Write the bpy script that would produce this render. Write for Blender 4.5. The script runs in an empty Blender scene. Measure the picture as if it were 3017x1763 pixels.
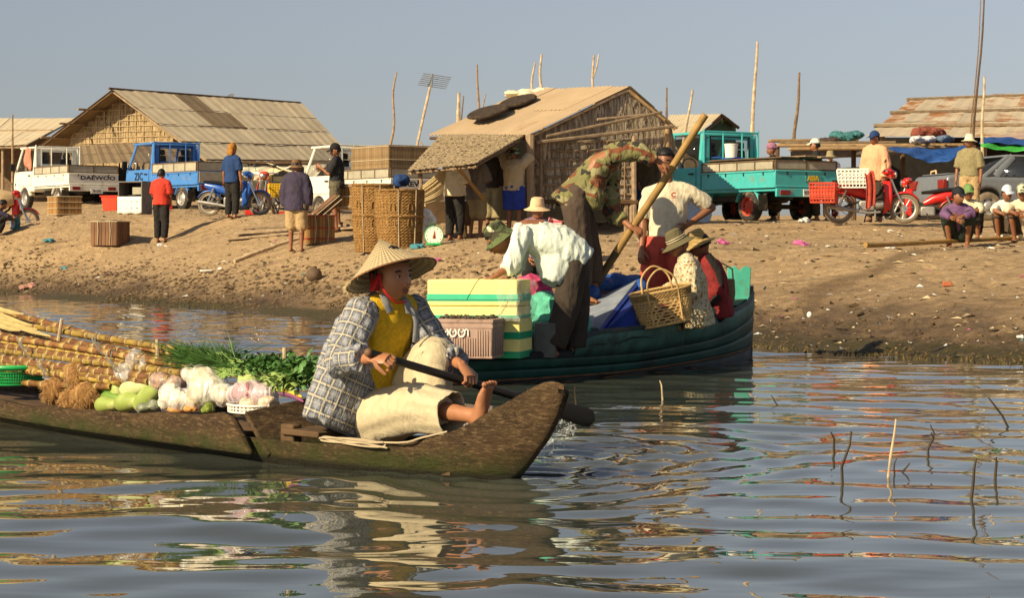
import bpy, math, random
import numpy as np
from mathutils import Vector, Matrix, noise
random.seed(7); np.random.seed(7)
R = math.radians
sc = bpy.context.scene
C = sc.collection
# ------------------------------------------------------------------ camera, sky, sun, exposure
F, CX, HY, CH = 6000.0, 1508.5, 724.0, 1.04      # focal length in photo pixels, centre column, horizon row, eye height
cam = bpy.data.cameras.new('camera'); camo = bpy.data.objects.new('camera', cam); C.objects.link(camo)
camo.location = (0, 0, CH); camo.rotation_euler = (R(90), 0, 0)
cam.sensor_width = 36; cam.lens = 36*F/3017; cam.shift_y = -(881.5-HY)/3017
cam.clip_start = .1; cam.clip_end = 6000
sc.camera = camo
SUN_EL = 31; SUN_AZ = (-.76, -.65)
S = Vector((SUN_AZ[0]*math.cos(R(SUN_EL)), SUN_AZ[1]*math.cos(R(SUN_EL)), math.sin(R(SUN_EL)))).normalized()
w = bpy.data.worlds.new('World'); sc.world = w; w.use_nodes = True
nt = w.node_tree; nt.nodes.clear()
sky = nt.nodes.new('ShaderNodeTexSky'); sky.sky_type = 'NISHITA'; sky.sun_disc = False
sky.sun_elevation = R(SUN_EL); sky.sun_rotation = math.atan2(S.x, S.y)
sky.air_density = 1.0; sky.dust_density = 1.0; sky.ozone_density = 1.0; sky.altitude = 0
hs = nt.nodes.new('ShaderNodeHueSaturation'); hs.inputs['Saturation'].default_value = .48
tint = nt.nodes.new('ShaderNodeMix'); tint.data_type = 'RGBA'; tint.blend_type = 'MULTIPLY'; tint.inputs[0].default_value = 1
tint.inputs[7].default_value = (.95, .965, 1.04, 1)
bg = nt.nodes.new('ShaderNodeBackground'); bg.inputs[1].default_value = .057
wo = nt.nodes.new('ShaderNodeOutputWorld')
nt.links.new(sky.outputs[0], hs.inputs['Color']); nt.links.new(hs.outputs[0], tint.inputs[6])
nt.links.new(tint.outputs[2], bg.inputs[0]); nt.links.new(bg.outputs[0], wo.inputs[0])
sl = bpy.data.lights.new('sun', 'SUN'); sl.energy = 5.0; sl.angle = R(.55); sl.color = (1.0, .815, .52)
so = bpy.data.objects.new('sun', sl); C.objects.link(so); so.rotation_euler = S.to_track_quat('Z', 'Y').to_euler()
so.location = S*50
vs = sc.view_settings; vs.view_transform = 'Standard'; vs.look = 'None'; vs.exposure = .56; vs.gamma = 1
sc.cycles.use_denoising = True
sc.cycles.max_bounces = 8; sc.cycles.transparent_max_bounces = 12
# ------------------------------------------------------------------ helpers
def at(px, py, d): return Vector(((px-CX)*d/F, d, CH+(HY-py)*d/F))
def V(*a): return Vector(a)
def lerp(a, b, t): return a+(b-a)*t
def rotm(rx=0, ry=0, rz=0): return (Matrix.Rotation(rz, 4, 'Z') @ Matrix.Rotation(ry, 4, 'Y') @ Matrix.Rotation(rx, 4, 'X'))
def frame(o, x, z):
    x = x.normalized(); y = z.cross(x).normalized(); z = x.cross(y)
    return Matrix(((x.x, y.x, z.x, o.x), (x.y, y.y, z.y, o.y), (x.z, y.z, z.z, o.z), (0, 0, 0, 1)))
class MB:
    def __init__(s, M=None): s.v = []; s.f = []; s.m = []; s.M = M
    def add(s, vs, fs, mi=0, M=None):
        b = len(s.v)
        if M is not None: vs = [M @ Vector(p) for p in vs]
        if s.M is not None: vs = [s.M @ Vector(p) for p in vs]
        s.v.extend(tuple(p) for p in vs)
        s.f.extend(tuple(i+b for i in f) for f in fs)
        if isinstance(mi, int): s.m.extend([mi]*len(fs))
        else: s.m.extend(mi)
        return s
    def box(s, c, z, M=None, mi=0, tp=(1, 1)):
        x, y, h = z[0]/2, z[1]/2, z[2]/2; tx, ty = tp
        vs = [V(c[0]+sx*x*(tx if sz > 0 else 1), c[1]+sy*y*(ty if sz > 0 else 1), c[2]+sz*h) for sz in (-1, 1) for sy in (-1, 1) for sx in (-1, 1)]
        return s.add(vs, [(0, 2, 3, 1), (4, 5, 7, 6), (0, 1, 5, 4), (2, 6, 7, 3), (0, 4, 6, 2), (1, 3, 7, 5)], mi, M)
    def tube(s, pts, rad, n=8, mi=0, cap=True, side=None, M=None, closed=False):
        pts = [Vector(p) for p in pts]; N = len(pts)
        if not isinstance(rad, (list, tuple)): rad = [rad]*N
        vs = []; ref = side
        for i, p in enumerate(pts):
            if closed: t = pts[(i+1) % N]-pts[i-1]
            else: t = pts[min(i+1, N-1)]-pts[max(i-1, 0)]
            t = t.normalized() if t.length > 1e-9 else V(0, 0, 1)
            if ref is None: ref = V(0, 0, 1) if abs(t.z) < .9 else V(1, 0, 0)
            sv = ref-t*ref.dot(t)
            if sv.length < 1e-6: sv = t.orthogonal()
            sv.normalize(); u = t.cross(sv)
            if side is None: ref = sv
            r = rad[i]; a, b = (r, r) if not isinstance(r, (tuple, list)) else r
            for k in range(n):
                q = 2*math.pi*k/n
                vs.append(p+sv*(a*math.cos(q))+u*(b*math.sin(q)))
        fs = []
        for i in range(N if closed else N-1):
            j = (i+1) % N
            for k in range(n):
                fs.append((i*n+k, i*n+(k+1) % n, j*n+(k+1) % n, j*n+k))
        if cap and not closed: fs.append(tuple(range(n-1, -1, -1))); fs.append(tuple((N-1)*n+k for k in range(n)))
        return s.add(vs, fs, mi, M)
    def lathe(s, prof, n=20, mi=0, M=None, wob=None, cap0=False, cap1=False, squash=1):
        vs = []; fs = []
        for i, (r, z) in enumerate(prof):
            for k in range(n):
                q = 2*math.pi*k/n; rr = r*(1+(wob(q, z) if wob else 0))
                vs.append(V(rr*math.cos(q), rr*math.sin(q)*squash, z))
        for i in range(len(prof)-1):
            for k in range(n): fs.append((i*n+k, i*n+(k+1) % n, (i+1)*n+(k+1) % n, (i+1)*n+k))
        if cap0: fs.append(tuple(range(n-1, -1, -1)))
        if cap1: fs.append(tuple((len(prof)-1)*n+k for k in range(n)))
        return s.add(vs, fs, mi, M)
    def ell(s, c, r, nu=14, nv=9, M=None, mi=0, fn=None):
        if not isinstance(r, (tuple, list)): r = (r, r, r)
        c = Vector(c); vs = []; fs = []
        for j in range(nv+1):
            t = math.pi*j/nv
            for k in range(nu):
                q = 2*math.pi*k/nu
                p = V(math.sin(t)*math.cos(q), math.sin(t)*math.sin(q), math.cos(t))
                f = fn(p) if fn else 1
                vs.append(V(p.x*r[0]*f, p.y*r[1]*f, p.z*r[2]*f)+c)
        for j in range(nv):
            for k in range(nu): fs.append((j*nu+k, (j+1)*nu+k, (j+1)*nu+(k+1) % nu, j*nu+(k+1) % nu))
        return s.add(vs, fs, mi, M)
    def prism(s, poly, y0, y1, M=None, mi=0, ax='y'):
        n = len(poly)
        f = {'y': lambda a, b, c: V(a, c, b), 'z': lambda a, b, c: V(a, b, c), 'x': lambda a, b, c: V(c, a, b)}[ax]
        vs = [f(a, b, y0) for a, b in poly]+[f(a, b, y1) for a, b in poly]
        fs = [tuple(range(n)), tuple(range(2*n-1, n-1, -1))]+[(k, k+n, (k+1) % n+n, (k+1) % n) for k in range(n)]
        return s.add(vs, fs, mi, M)
    def slab(s, A, B, Cc, D, th, mi=0):
        A, B, Cc, D = map(Vector, (A, B, Cc, D)); nn = (B-A).cross(D-A).normalized()*th
        return s.add([A, B, Cc, D, A-nn, B-nn, Cc-nn, D-nn], [(0, 1, 2, 3), (7, 6, 5, 4), (0, 4, 5, 1), (1, 5, 6, 2), (2, 6, 7, 3), (3, 7, 4, 0)], mi)
    def patch(s, fn, nu, nv, mi=0, th=0):
        vs = [fn(i/nu, j/nv) for j in range(nv+1) for i in range(nu+1)]
        fs = [(j*(nu+1)+i, j*(nu+1)+i+1, (j+1)*(nu+1)+i+1, (j+1)*(nu+1)+i) for j in range(nv) for i in range(nu)]
        return s.add(vs, fs, mi)
    def mesh(s, name):
        me = bpy.data.meshes.new(name); me.from_pydata(s.v, [], s.f)
        me.polygons.foreach_set('material_index', s.m); me.update(); return me
    def build(s, name, mats, parent=None, smooth='auto', bevel=0, fix=True, seg=2, solid=0, recenter=True):
        if not isinstance(mats, (list, tuple)): mats = [mats]
        loc = None
        if parent is None and recenter and s.v:
            a = np.array(s.v); loc = V((a[:, 0].min()+a[:, 0].max())/2, (a[:, 1].min()+a[:, 1].max())/2, a[:, 2].min())
            s.v = [tuple(p) for p in (a-np.array(loc))]
        me = s.mesh(name)
        for m in mats: me.materials.append(m)
        return link(name, me, parent, smooth, bevel, loc, fix, seg, solid)
def link(name, me, parent=None, smooth='auto', bevel=0, loc=None, fix=True, seg=2, solid=0):
    if fix:
        import bmesh
        bm = bmesh.new(); bm.from_mesh(me); bmesh.ops.recalc_face_normals(bm, faces=bm.faces[:]); bm.to_mesh(me); bm.free()
    if smooth:
        me.polygons.foreach_set('use_smooth', [True]*len(me.polygons))
        if smooth == 'auto':
            try: me.set_sharp_from_angle(angle=R(42))
            except Exception: pass
    o = bpy.data.objects.new(name, me); C.objects.link(o)
    if parent: o.parent = parent
    if loc is not None: o.location = loc
    if solid:
        m = o.modifiers.new('thickness', 'SOLIDIFY'); m.thickness = solid; m.offset = 0
    if bevel:
        b = o.modifiers.new('bevel', 'BEVEL'); b.width = bevel; b.segments = seg; b.limit_method = 'ANGLE'; b.angle_limit = R(40)
    return o
def tag(o, label, cat, group=None, kind=None):
    o['label'] = label; o['category'] = cat
    if group: o['group'] = group
    if kind: o['kind'] = kind
    return o
def thing(name, label, cat, loc=(0, 0, 0), rz=0, group=None):
    o = bpy.data.objects.new(name, None); C.objects.link(o); o.location = loc; o.rotation_euler = (0, 0, rz)
    o.empty_display_size = .1
    return tag(o, label, cat, group)
def part(name, mb, mats, parent, **k): return mb.build(name, mats, parent, **k)
def share(src, parent, M=None):
    o = src.copy(); C.objects.link(o); o.parent = parent
    if M is not None: o.matrix_local = M
    return o
TS = bpy.data.scenes.new('workshop')
def text_mb(body, size, M, depth=.003, bold=0, font_sx=1):
    cu = bpy.data.curves.new('t', 'FONT'); cu.body = body; cu.size = size; cu.extrude = depth; cu.align_x = 'CENTER'; cu.align_y = 'CENTER'
    cu.offset = bold; cu.resolution_u = 2
    ob = bpy.data.objects.new('t', cu); TS.collection.objects.link(ob); TS.view_layers[0].update()
    me = bpy.data.meshes.new_from_object(ob.evaluated_get(TS.view_layers[0].depsgraph))
    mb = MB(); mb.add([V(v.co.x*font_sx, v.co.y, v.co.z) for v in me.vertices], [tuple(p.vertices) for p in me.polygons], 0, M)
    bpy.data.objects.remove(ob); bpy.data.curves.remove(cu); bpy.data.meshes.remove(me)
    return mb
# ------------------------------------------------------------------ materials
MC = {}
class NT:
    def __init__(s, name):
        s.m = bpy.data.materials.new(name); s.m.use_nodes = True; s.t = s.m.node_tree; s.n = s.t.nodes
        s.p = s.n['Principled BSDF']; s.p.inputs['Specular IOR Level'].default_value = .3
        tc = s.n.new('ShaderNodeTexCoord'); s.obj = tc.outputs['Object']; s.uv = tc.outputs['UV']
    def l(s, a, b): s.t.links.new(a, b)
    def val(s, sock, x):
        if hasattr(x, 'is_linked') or hasattr(x, 'node'): s.l(x, sock)
        elif isinstance(x, (tuple, list)) and len(x) == 3 and sock.type == 'RGBA': sock.default_value = (*x, 1)
        else: sock.default_value = x
    def map(s, v=None, scale=(1, 1, 1), rot=(0, 0, 0)):
        m = s.n.new('ShaderNodeMapping'); m.inputs['Scale'].default_value = scale; m.inputs['Rotation'].default_value = rot
        s.l(v or s.obj, m.inputs[0]); return m.outputs[0]
    def noise(s, scale, v=None, detail=4, rough=.55, dist=0):
        m = s.n.new('ShaderNodeTexNoise'); m.inputs['Scale'].default_value = scale; m.inputs['Detail'].default_value = detail
        m.inputs['Roughness'].default_value = rough; m.inputs['Distortion'].default_value = dist
        s.l(v or s.obj, m.inputs['Vector']); return m.outputs['Fac']
    def vor(s, scale, v=None, feat='F1', out='Distance', rnd=1):
        m = s.n.new('ShaderNodeTexVoronoi'); m.feature = feat; m.inputs['Scale'].default_value = scale; m.inputs['Randomness'].default_value = rnd
        s.l(v or s.obj, m.inputs['Vector']); return m.outputs[out]
    def wave(s, scale, v=None, dirn='X', dist=0, prof='SIN', detail=2, dscale=1, typ='BANDS'):
        m = s.n.new('ShaderNodeTexWave'); m.wave_type = typ; m.wave_profile = prof
        if typ == 'BANDS': m.bands_direction = dirn
        else: m.rings_direction = dirn
        m.inputs['Scale'].default_value = scale; m.inputs['Distortion'].default_value = dist; m.inputs['Detail'].default_value = detail
        m.inputs['Detail Scale'].default_value = dscale
        s.l(v or s.obj, m.inputs['Vector']); return m.outputs['Fac']
    def ramp(s, fac, stops, const=False):
        m = s.n.new('ShaderNodeValToRGB'); e = m.color_ramp.elements
        if const: m.color_ramp.interpolation = 'CONSTANT'
        while len(e) < len(stops): e.new(.5)
        for q, (p, c) in zip(e, stops): q.position = p; q.color = (*c, 1) if len(c) == 3 else c
        s.l(fac, m.inputs[0]); return m.outputs[0]
    def mix(s, fac, a, b, mode='MIX'):
        m = s.n.new('ShaderNodeMix'); m.data_type = 'RGBA'; m.blend_type = mode
        s.val(m.inputs[0], fac); s.val(m.inputs[6], a); s.val(m.inputs[7], b); return m.outputs[2]
    def math(s, op, a, b=0, c=None, clamp=False):
        m = s.n.new('ShaderNodeMath'); m.operation = op; m.use_clamp = clamp
        s.val(m.inputs[0], a); s.val(m.inputs[1], b)
        if c is not None: s.val(m.inputs[2], c)
        return m.outputs[0]
    def sep(s, v):
        m = s.n.new('ShaderNodeSeparateXYZ'); s.l(v, m.inputs[0]); return m.outputs
    def pos(s): return s.n.new('ShaderNodeNewGeometry').outputs['Position']
    def rnd(s): return s.n.new('ShaderNodeObjectInfo').outputs['Random']
    def attr(s, name):
        m = s.n.new('ShaderNodeAttribute'); m.attribute_name = name; return m.outputs['Vector']
    def col(s, c): s.val(s.p.inputs['Base Color'], c)
    def rough(s, c): s.val(s.p.inputs['Roughness'], c)
    def bump(s, h, strength=.3, dist=.01, prev=None):
        m = s.n.new('ShaderNodeBump'); m.inputs['Strength'].default_value = strength; m.inputs['Distance'].default_value = dist
        s.l(h, m.inputs['Height'])
        if prev is not None: s.l(prev, m.inputs['Normal'])
        s.l(m.outputs[0], s.p.inputs['Normal']); return m.outputs[0]
def smooth_pts(pts, m=4):
    P_ = [Vector(p) for p in pts]; out = []
    for i in range(len(P_)-1):
        a, b, c, d = P_[max(i-1, 0)], P_[i], P_[i+1], P_[min(i+2, len(P_)-1)]
        for j in range(m):
            t = j/m; out.append(.5*((2*b)+(c-a)*t+(2*a-5*b+4*c-d)*t*t+(3*b-a-3*c+d)*t**3))
    return out+[P_[-1]]
def sc3(c, k): return tuple(max(0, min(1, x*k)) for x in c)
def mat(name, col=(.5, .5, .5), rough=.75, var=.18, scale=7., bump=.25, bscale=70., bdist=.004, metal=0., spec=.3, rand=0., col2=None,
        stretch=(1, 1, 1), dirt=None, dscale=3., trans=0., alpha=1., sss=0., emit=None):
    if name in MC: return MC[name]
    n = NT(name); MC[name] = n.m
    v = n.map(scale=stretch)
    c = n.mix(n.ramp(n.noise(scale, v, 5), [(.3, (0, 0, 0)), (.7, (1, 1, 1))]), sc3(col, 1-var), col2 or sc3(col, 1+var))
    if dirt: c = n.mix(n.ramp(n.noise(dscale, v, 7, .65), [(dirt[1], (0, 0, 0)), (min(.99, dirt[1]+.18), (1, 1, 1))]), c, dirt[0])
    if rand:
        h = n.n.new('ShaderNodeHueSaturation'); n.l(c, h.inputs['Color'])
        n.l(n.math('MULTIPLY_ADD', n.rnd(), rand*2, 1-rand), h.inputs['Value']); c = h.outputs[0]
    n.col(c); n.p.inputs['Metallic'].default_value = metal; n.p.inputs['Specular IOR Level'].default_value = spec
    n.rough(n.math('MULTIPLY_ADD', n.noise(scale*2, v, 3), .2, rough-.1, True))
    pv = None
    if any(q in name for q in ('cloth', 'shirt', 'linen', 'shorts', 'hat', 'sleeve')) and bump:
        pv = n.bump(n.noise(10, n.map(scale=(1, 1, .5), rot=(.3, .5, .2)), 3, .5, 1.2), .42, .035); pv = n.bump(n.noise(26, n.map(scale=(1, 1, .4), rot=(.9, .2, .6)), 3, .5, 1.0), .28, .012, pv)
    if bump: n.bump(n.noise(bscale, v, 4), bump, bdist, pv)
    if trans: n.p.inputs['Transmission Weight'].default_value = trans
    if alpha < 1: n.p.inputs['Alpha'].default_value = alpha
    if sss: n.p.inputs['Subsurface Weight'].default_value = sss; n.p.inputs['Subsurface Radius'].default_value = (.02, .01, .006); n.p.inputs['Subsurface Scale'].default_value = .5
    return n.m
# ------------------------------------------------------------------ terrain
def vnoise(x, y, seed=0):
    rs = np.random.RandomState(seed); T = rs.rand(256, 256)
    xi = np.floor(x).astype(int); yi = np.floor(y).astype(int); fx = x-xi; fy = y-yi
    fx = fx*fx*fx*(fx*(fx*6-15)+10); fy = fy*fy*fy*(fy*(fy*6-15)+10)
    a = T[xi & 255, yi & 255]; b = T[(xi+1) & 255, yi & 255]; c = T[xi & 255, (yi+1) & 255]; d = T[(xi+1) & 255, (yi+1) & 255]
    return (a*(1-fx)+b*fx)*(1-fy)+(c*(1-fx)+d*fx)*fy
def fbm(x, y, o=4, seed=0):
    r = 0; am = .5
    for i in range(o): r = r+am*(vnoise(x*2**i+i*17.3, y*2**i-i*9.1, seed+i)-.5); am *= .5
    return r
def shore_s(x, y): return (y-25.2+1.69*x)/1.964
GP = [(475, 722, 46), (875, 738, 36.5), (990, 678, 39.5), (685, 630, 46.5), (520, 615, 59), (150, 605, 64), (325, 708, 46), (190, 632, 53), (50, 672, 48),
      (1190, 724, 33), (1278, 724, 32.5), (1340, 725, 35.5), (1430, 722, 36), (1800, 690, 37.5), (1960, 655, 43), (2215, 652, 42.5), (2400, 655, 41), (2570, 656, 38.5),
      (2780, 652, 44), (2830, 728, 31.5), (2960, 706, 33), (2680, 738, 31), (2900, 690, 37), (400, 630, 52), (780, 635, 47), (1085, 700, 37), (700, 690, 42),
      (2300, 720, 30), (2100, 720, 29.5), (1700, 745, 27.5), (1500, 745, 29), (2500, 860, 23), (2900, 860, 22), (1050, 655, 50)]
pts = [tuple(at(*g)) for g in GP]
for X in (-40, -25, -16, -11, -7, -4, -1, 2, 4.5, 7, 10, 14): pts.append((X, 25.2-1.69*X, 0))
for X in (-40, -20, -8, 0, 6, 12): pts.append((X-2.6, 25.2-1.69*X-1.5, -.55))
pts += [(-14, 76, 2.5), (-8, 84, 2.4), (-2, 70, 2.0), (3, 60, 1.75), (9, 60, 1.75), (16, 58, 1.8), (-22, 80, 2.7), (14, 40, 1.5), (18, 25, 1.5), (-30, 92, 2.6), (0, 90, 2.3), (12, 90, 2.2), (26, 60, 1.9), (-45, 120, 2.7), (30, 20, 2.0)]
P = np.array(pts); N = len(P)
def tk(r2): return np.where(r2 > 1e-12, r2*np.log(np.maximum(r2, 1e-12)), 0)
D2 = ((P[:, None, :2]-P[None, :, :2])**2).sum(-1)
A = np.zeros((N+3, N+3)); A[:N, :N] = tk(D2)+np.eye(N)*1.5; A[:N, N] = 1; A[:N, N+1:] = P[:, :2]; A[N, :N] = 1; A[N+1:, :N] = P[:, :2].T
TW = np.linalg.solve(A, np.concatenate([P[:, 2], np.zeros(3)]))
def gz_arr(x, y):
    x = np.asarray(x, float); y = np.asarray(y, float); sh = x.shape; x = x.ravel(); y = y.ravel(); out = np.empty(len(x))
    for i in range(0, len(x), 20000):
        a, b = x[i:i+20000], y[i:i+20000]
        r2 = (a[:, None]-P[:, 0])**2+(b[:, None]-P[:, 1])**2
        out[i:i+20000] = tk(r2) @ TW[:N]+TW[N]+TW[N+1]*a+TW[N+2]*b
    s = shore_s(x, y); t = np.clip((np.hypot(x, y)-75)/30, 0, 1)
    out = out*(1-t)+np.where(s > 0, 2.4, -1.2)*t
    t = np.clip((np.abs(x)-20)/18, 0, 1); out = out*(1-t)+np.clip(s*.3, -1.2, 2.3)*t
    t = np.clip((-s-2)/3, 0, 1); out = out*(1-t)-1.1*t
    return np.clip(out, -1.2, 3.0).reshape(sh)
def gz(x, y): return float(gz_arr(np.array([x]), np.array([y]))[0])
def ground(px, d): x = (px-CX)*d/F; return V(x, d, gz(x, d))
def relief(x, y):
    s = shore_s(x, y)
    mud = np.clip(1-np.abs(s-.9)/1.1, 0, 1)
    cl = np.abs(fbm(x*3.1, y*3.1, 4, 5))*2
    fp = np.clip(vnoise(x*2.3, y*2.3, 31)-.62, 0, 1)*np.clip((s-1)/3, 0, 1)
    return fbm(x*.9, y*.9, 3, 1)*.07+fbm(x*5, y*5, 3, 2)*.032*np.clip(s*.6, 0, 1)+mud*cl*.15-mud*.04-fp*.05-np.clip(vnoise(x*6.5, y*6.5, 41)-.66, 0, 1)*.11*np.clip((s-1.5)/2, 0, 1)*np.clip((16-s)/5, 0, 1)+fbm(x*.35+3, y*.35, 2, 9)*.12*np.clip(s*.3, 0, 1)
def ang_grid(rows, inner=.31, ni=330, no=26):
    o = inner+(np.linspace(0, 1, no+1)[1:]**2)*2.2
    a = np.concatenate([-o[::-1], np.linspace(-inner, inner, ni), o])
    Y = np.repeat(rows[:, None], len(a), 1); X = Y*a[None, :]
    return X, Y
def grid_obj(name, X, Y, Z, m):
    nr, ncl = X.shape; co = np.stack([X, Y, Z], -1).reshape(-1, 3).astype(np.float32)
    idx = np.arange(nr*ncl).reshape(nr, ncl)
    q = np.stack([idx[:-1, :-1], idx[:-1, 1:], idx[1:, 1:], idx[1:, :-1]], -1).reshape(-1, 4)
    me = bpy.data.meshes.new(name); me.vertices.add(len(co)); me.vertices.foreach_set('co', co.ravel())
    me.loops.add(q.size); me.loops.foreach_set('vertex_index', q.ravel().astype(np.int32))
    me.polygons.add(len(q)); me.polygons.foreach_set('loop_start', np.arange(0, q.size, 4, dtype=np.int32))
    me.update(calc_edges=True); me.polygons.foreach_set('use_smooth', [True]*len(q)); me.materials.append(m)
    o = bpy.data.objects.new(name, me); C.objects.link(o); o['kind'] = 'structure'; return o
def steps(lst):
    r = [lst[0][0]]
    for (a, sa), (b, sb) in zip(lst, lst[1:]):
        x = a
        while x < b-1e-6:
            x += sa+(sb-sa)*(x-a)/(b-a); r.append(x)
    return np.array(r)
rows = steps([(6, .8), (15, .3), (17, .06), (26, .07), (40, .10), (60, .3), (120, 6), (600, 60), (3500, 400)])
X, Y = ang_grid(rows)
far = np.clip(1-(Y-70)/20, 0, 1)
Z = gz_arr(X, Y)+relief(X, Y)*far
n = NT('bank_soil'); po = n.pos(); z = n.sep(po)[2]
big = n.noise(.45, po, 6, .6); fine = n.noise(9, po, 7, .7); mid = n.noise(2.2, po, 6, .65, .4)
base = n.mix(n.ramp(mid, [(.32, (0, 0, 0)), (.68, (1, 1, 1))]), (.40, .272, .148), (.54, .385, .215))
base = n.mix(n.ramp(fine, [(.34, (1, 1, 1)), (.56, (0, 0, 0))]), base, (.29, .195, .10))
base = n.mix(n.ramp(n.noise(26, po, 3, .6), [(.62, (0, 0, 0)), (.72, (1, 1, 1))]), base, (.58, .44, .27))
trk = n.noise(1.0, n.map(po, scale=(.35, 2.4, 1), rot=(0, 0, .35)), 5, .6, .3)
px_, py_, _ = n.sep(po)
dl = n.math('ABSOLUTE', n.math('ADD', n.math('ADD', n.math('MULTIPLY_ADD', px_, -.838, 2.85), n.math('MULTIPLY_ADD', py_, .545, -12.535)), n.math('MULTIPLY_ADD', n.noise(.9, po, 5, .6), 1.1, -.55)))
tm = n.math('MULTIPLY', n.ramp(dl, [(.08, (.8, .8, .8)), (.34, (0, 0, 0))]), n.math('GREATER_THAN', px_, 3.2))
base = n.mix(tm, base, (.175, .115, .06))
base = n.mix(n.ramp(trk, [(.56, (0, 0, 0)), (.66, (.75, .75, .75))]), base, (.21, .14, .075))
zz = n.math('ADD', z, n.math('MULTIPLY_ADD', big, .9, -.45))
zz = n.math('ADD', zz, n.math('MULTIPLY_ADD', fine, .22, -.11))
wetf = n.ramp(zz, [(.06, (1, 1, 1)), (.22, (.8, .8, .8)), (.42, (.35, .35, .35)), (.75, (0, 0, 0))])
wetc = n.mix(n.ramp(mid, [(.35, (0, 0, 0)), (.65, (1, 1, 1))]), (.052, .038, .022), (.135, .085, .05))
base = n.mix(wetf, base, wetc)
alg = n.ramp(n.math('ADD', z, n.math('MULTIPLY_ADD', fine, .16, -.08)), [(.0, (1, 1, 1)), (.085, (1, 1, 1)), (.13, (0, 0, 0))])
base = n.mix(n.math('MULTIPLY', alg, n.ramp(big, [(.3, (.3, .3, .3)), (.55, (1, 1, 1))])), base, (.062, .050, .020))
n.col(base); n.rough(n.math('MULTIPLY_ADD', wetf, -.3, .92)); n.p.inputs['Specular IOR Level'].default_value = .25
b1 = n.bump(n.noise(8, po, 8, .72), 1., .06); n.bump(n.noise(45, po, 5, .7), .7, .02, b1)
grid_obj('riverbank', X, Y, Z, n.m)
# ------------------------------------------------------------------ water
rows = steps([(2.5, .3), (4.8, .04), (5.5, .022), (12, .026), (22, .045), (48, .1), (60, 1.5), (200, 20), (800, 100)])
X, Y = ang_grid(rows, .30, 300, 24)
rs = np.random.RandomState(12)
Z = np.zeros_like(X)
def sw(lam, slope, n_, spread):
    global Z
    for i in range(n_):
        L = lam*rs.uniform(.75, 1.35); th = rs.normal(0, spread)+R(-8); k = 2*math.pi/L
        ph = rs.uniform(0, 6.28)
        wx = X+.35*np.sin(Y*.7+ph)*lam; wy = Y+.22*np.sin(X*1.1+ph*2)*lam
        Z += slope/k/math.sqrt(n_)*np.sin(k*(wx*math.sin(th)+wy*math.cos(th))+ph)
sw(2.6, .013, 5, .45); sw(1.15, .028, 6, .42); sw(.58, .042, 8, .42); sw(.31, .027, 8, .5)
amp = .5+.9*np.clip(vnoise(X*.45+50, Y*.28, 77), 0, 1)
Z *= amp
def ring(cx, cy, lam, a, rad):
    global Z
    r = np.hypot(X-cx, Y-cy); Z += a*np.sin(2*math.pi*r/lam)*np.exp(-((r-.25)/rad)**2)
ring(.22, 10.0, .24, .0075, .9); ring(.05, 9.0, .20, .005, .6); ring(.75, 10.6, .42, .006, 1.2)
Z *= np.clip((60-Y)/15, 0, 1)
n = NT('river_water'); po = n.pos()
n.col(n.mix(n.noise(.6, po, 3), (.046, .054, .045), (.058, .064, .052)))
n.rough(.012); n.p.inputs['IOR'].default_value = 1.6; n.p.inputs['Specular IOR Level'].default_value = .5
v = n.map(po, scale=(1.0, 2.2, 1))
n.bump(n.noise(3.2, v, 1, .5), .05, .04)
grid_obj('river', X, Y, Z, n.m)
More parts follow.
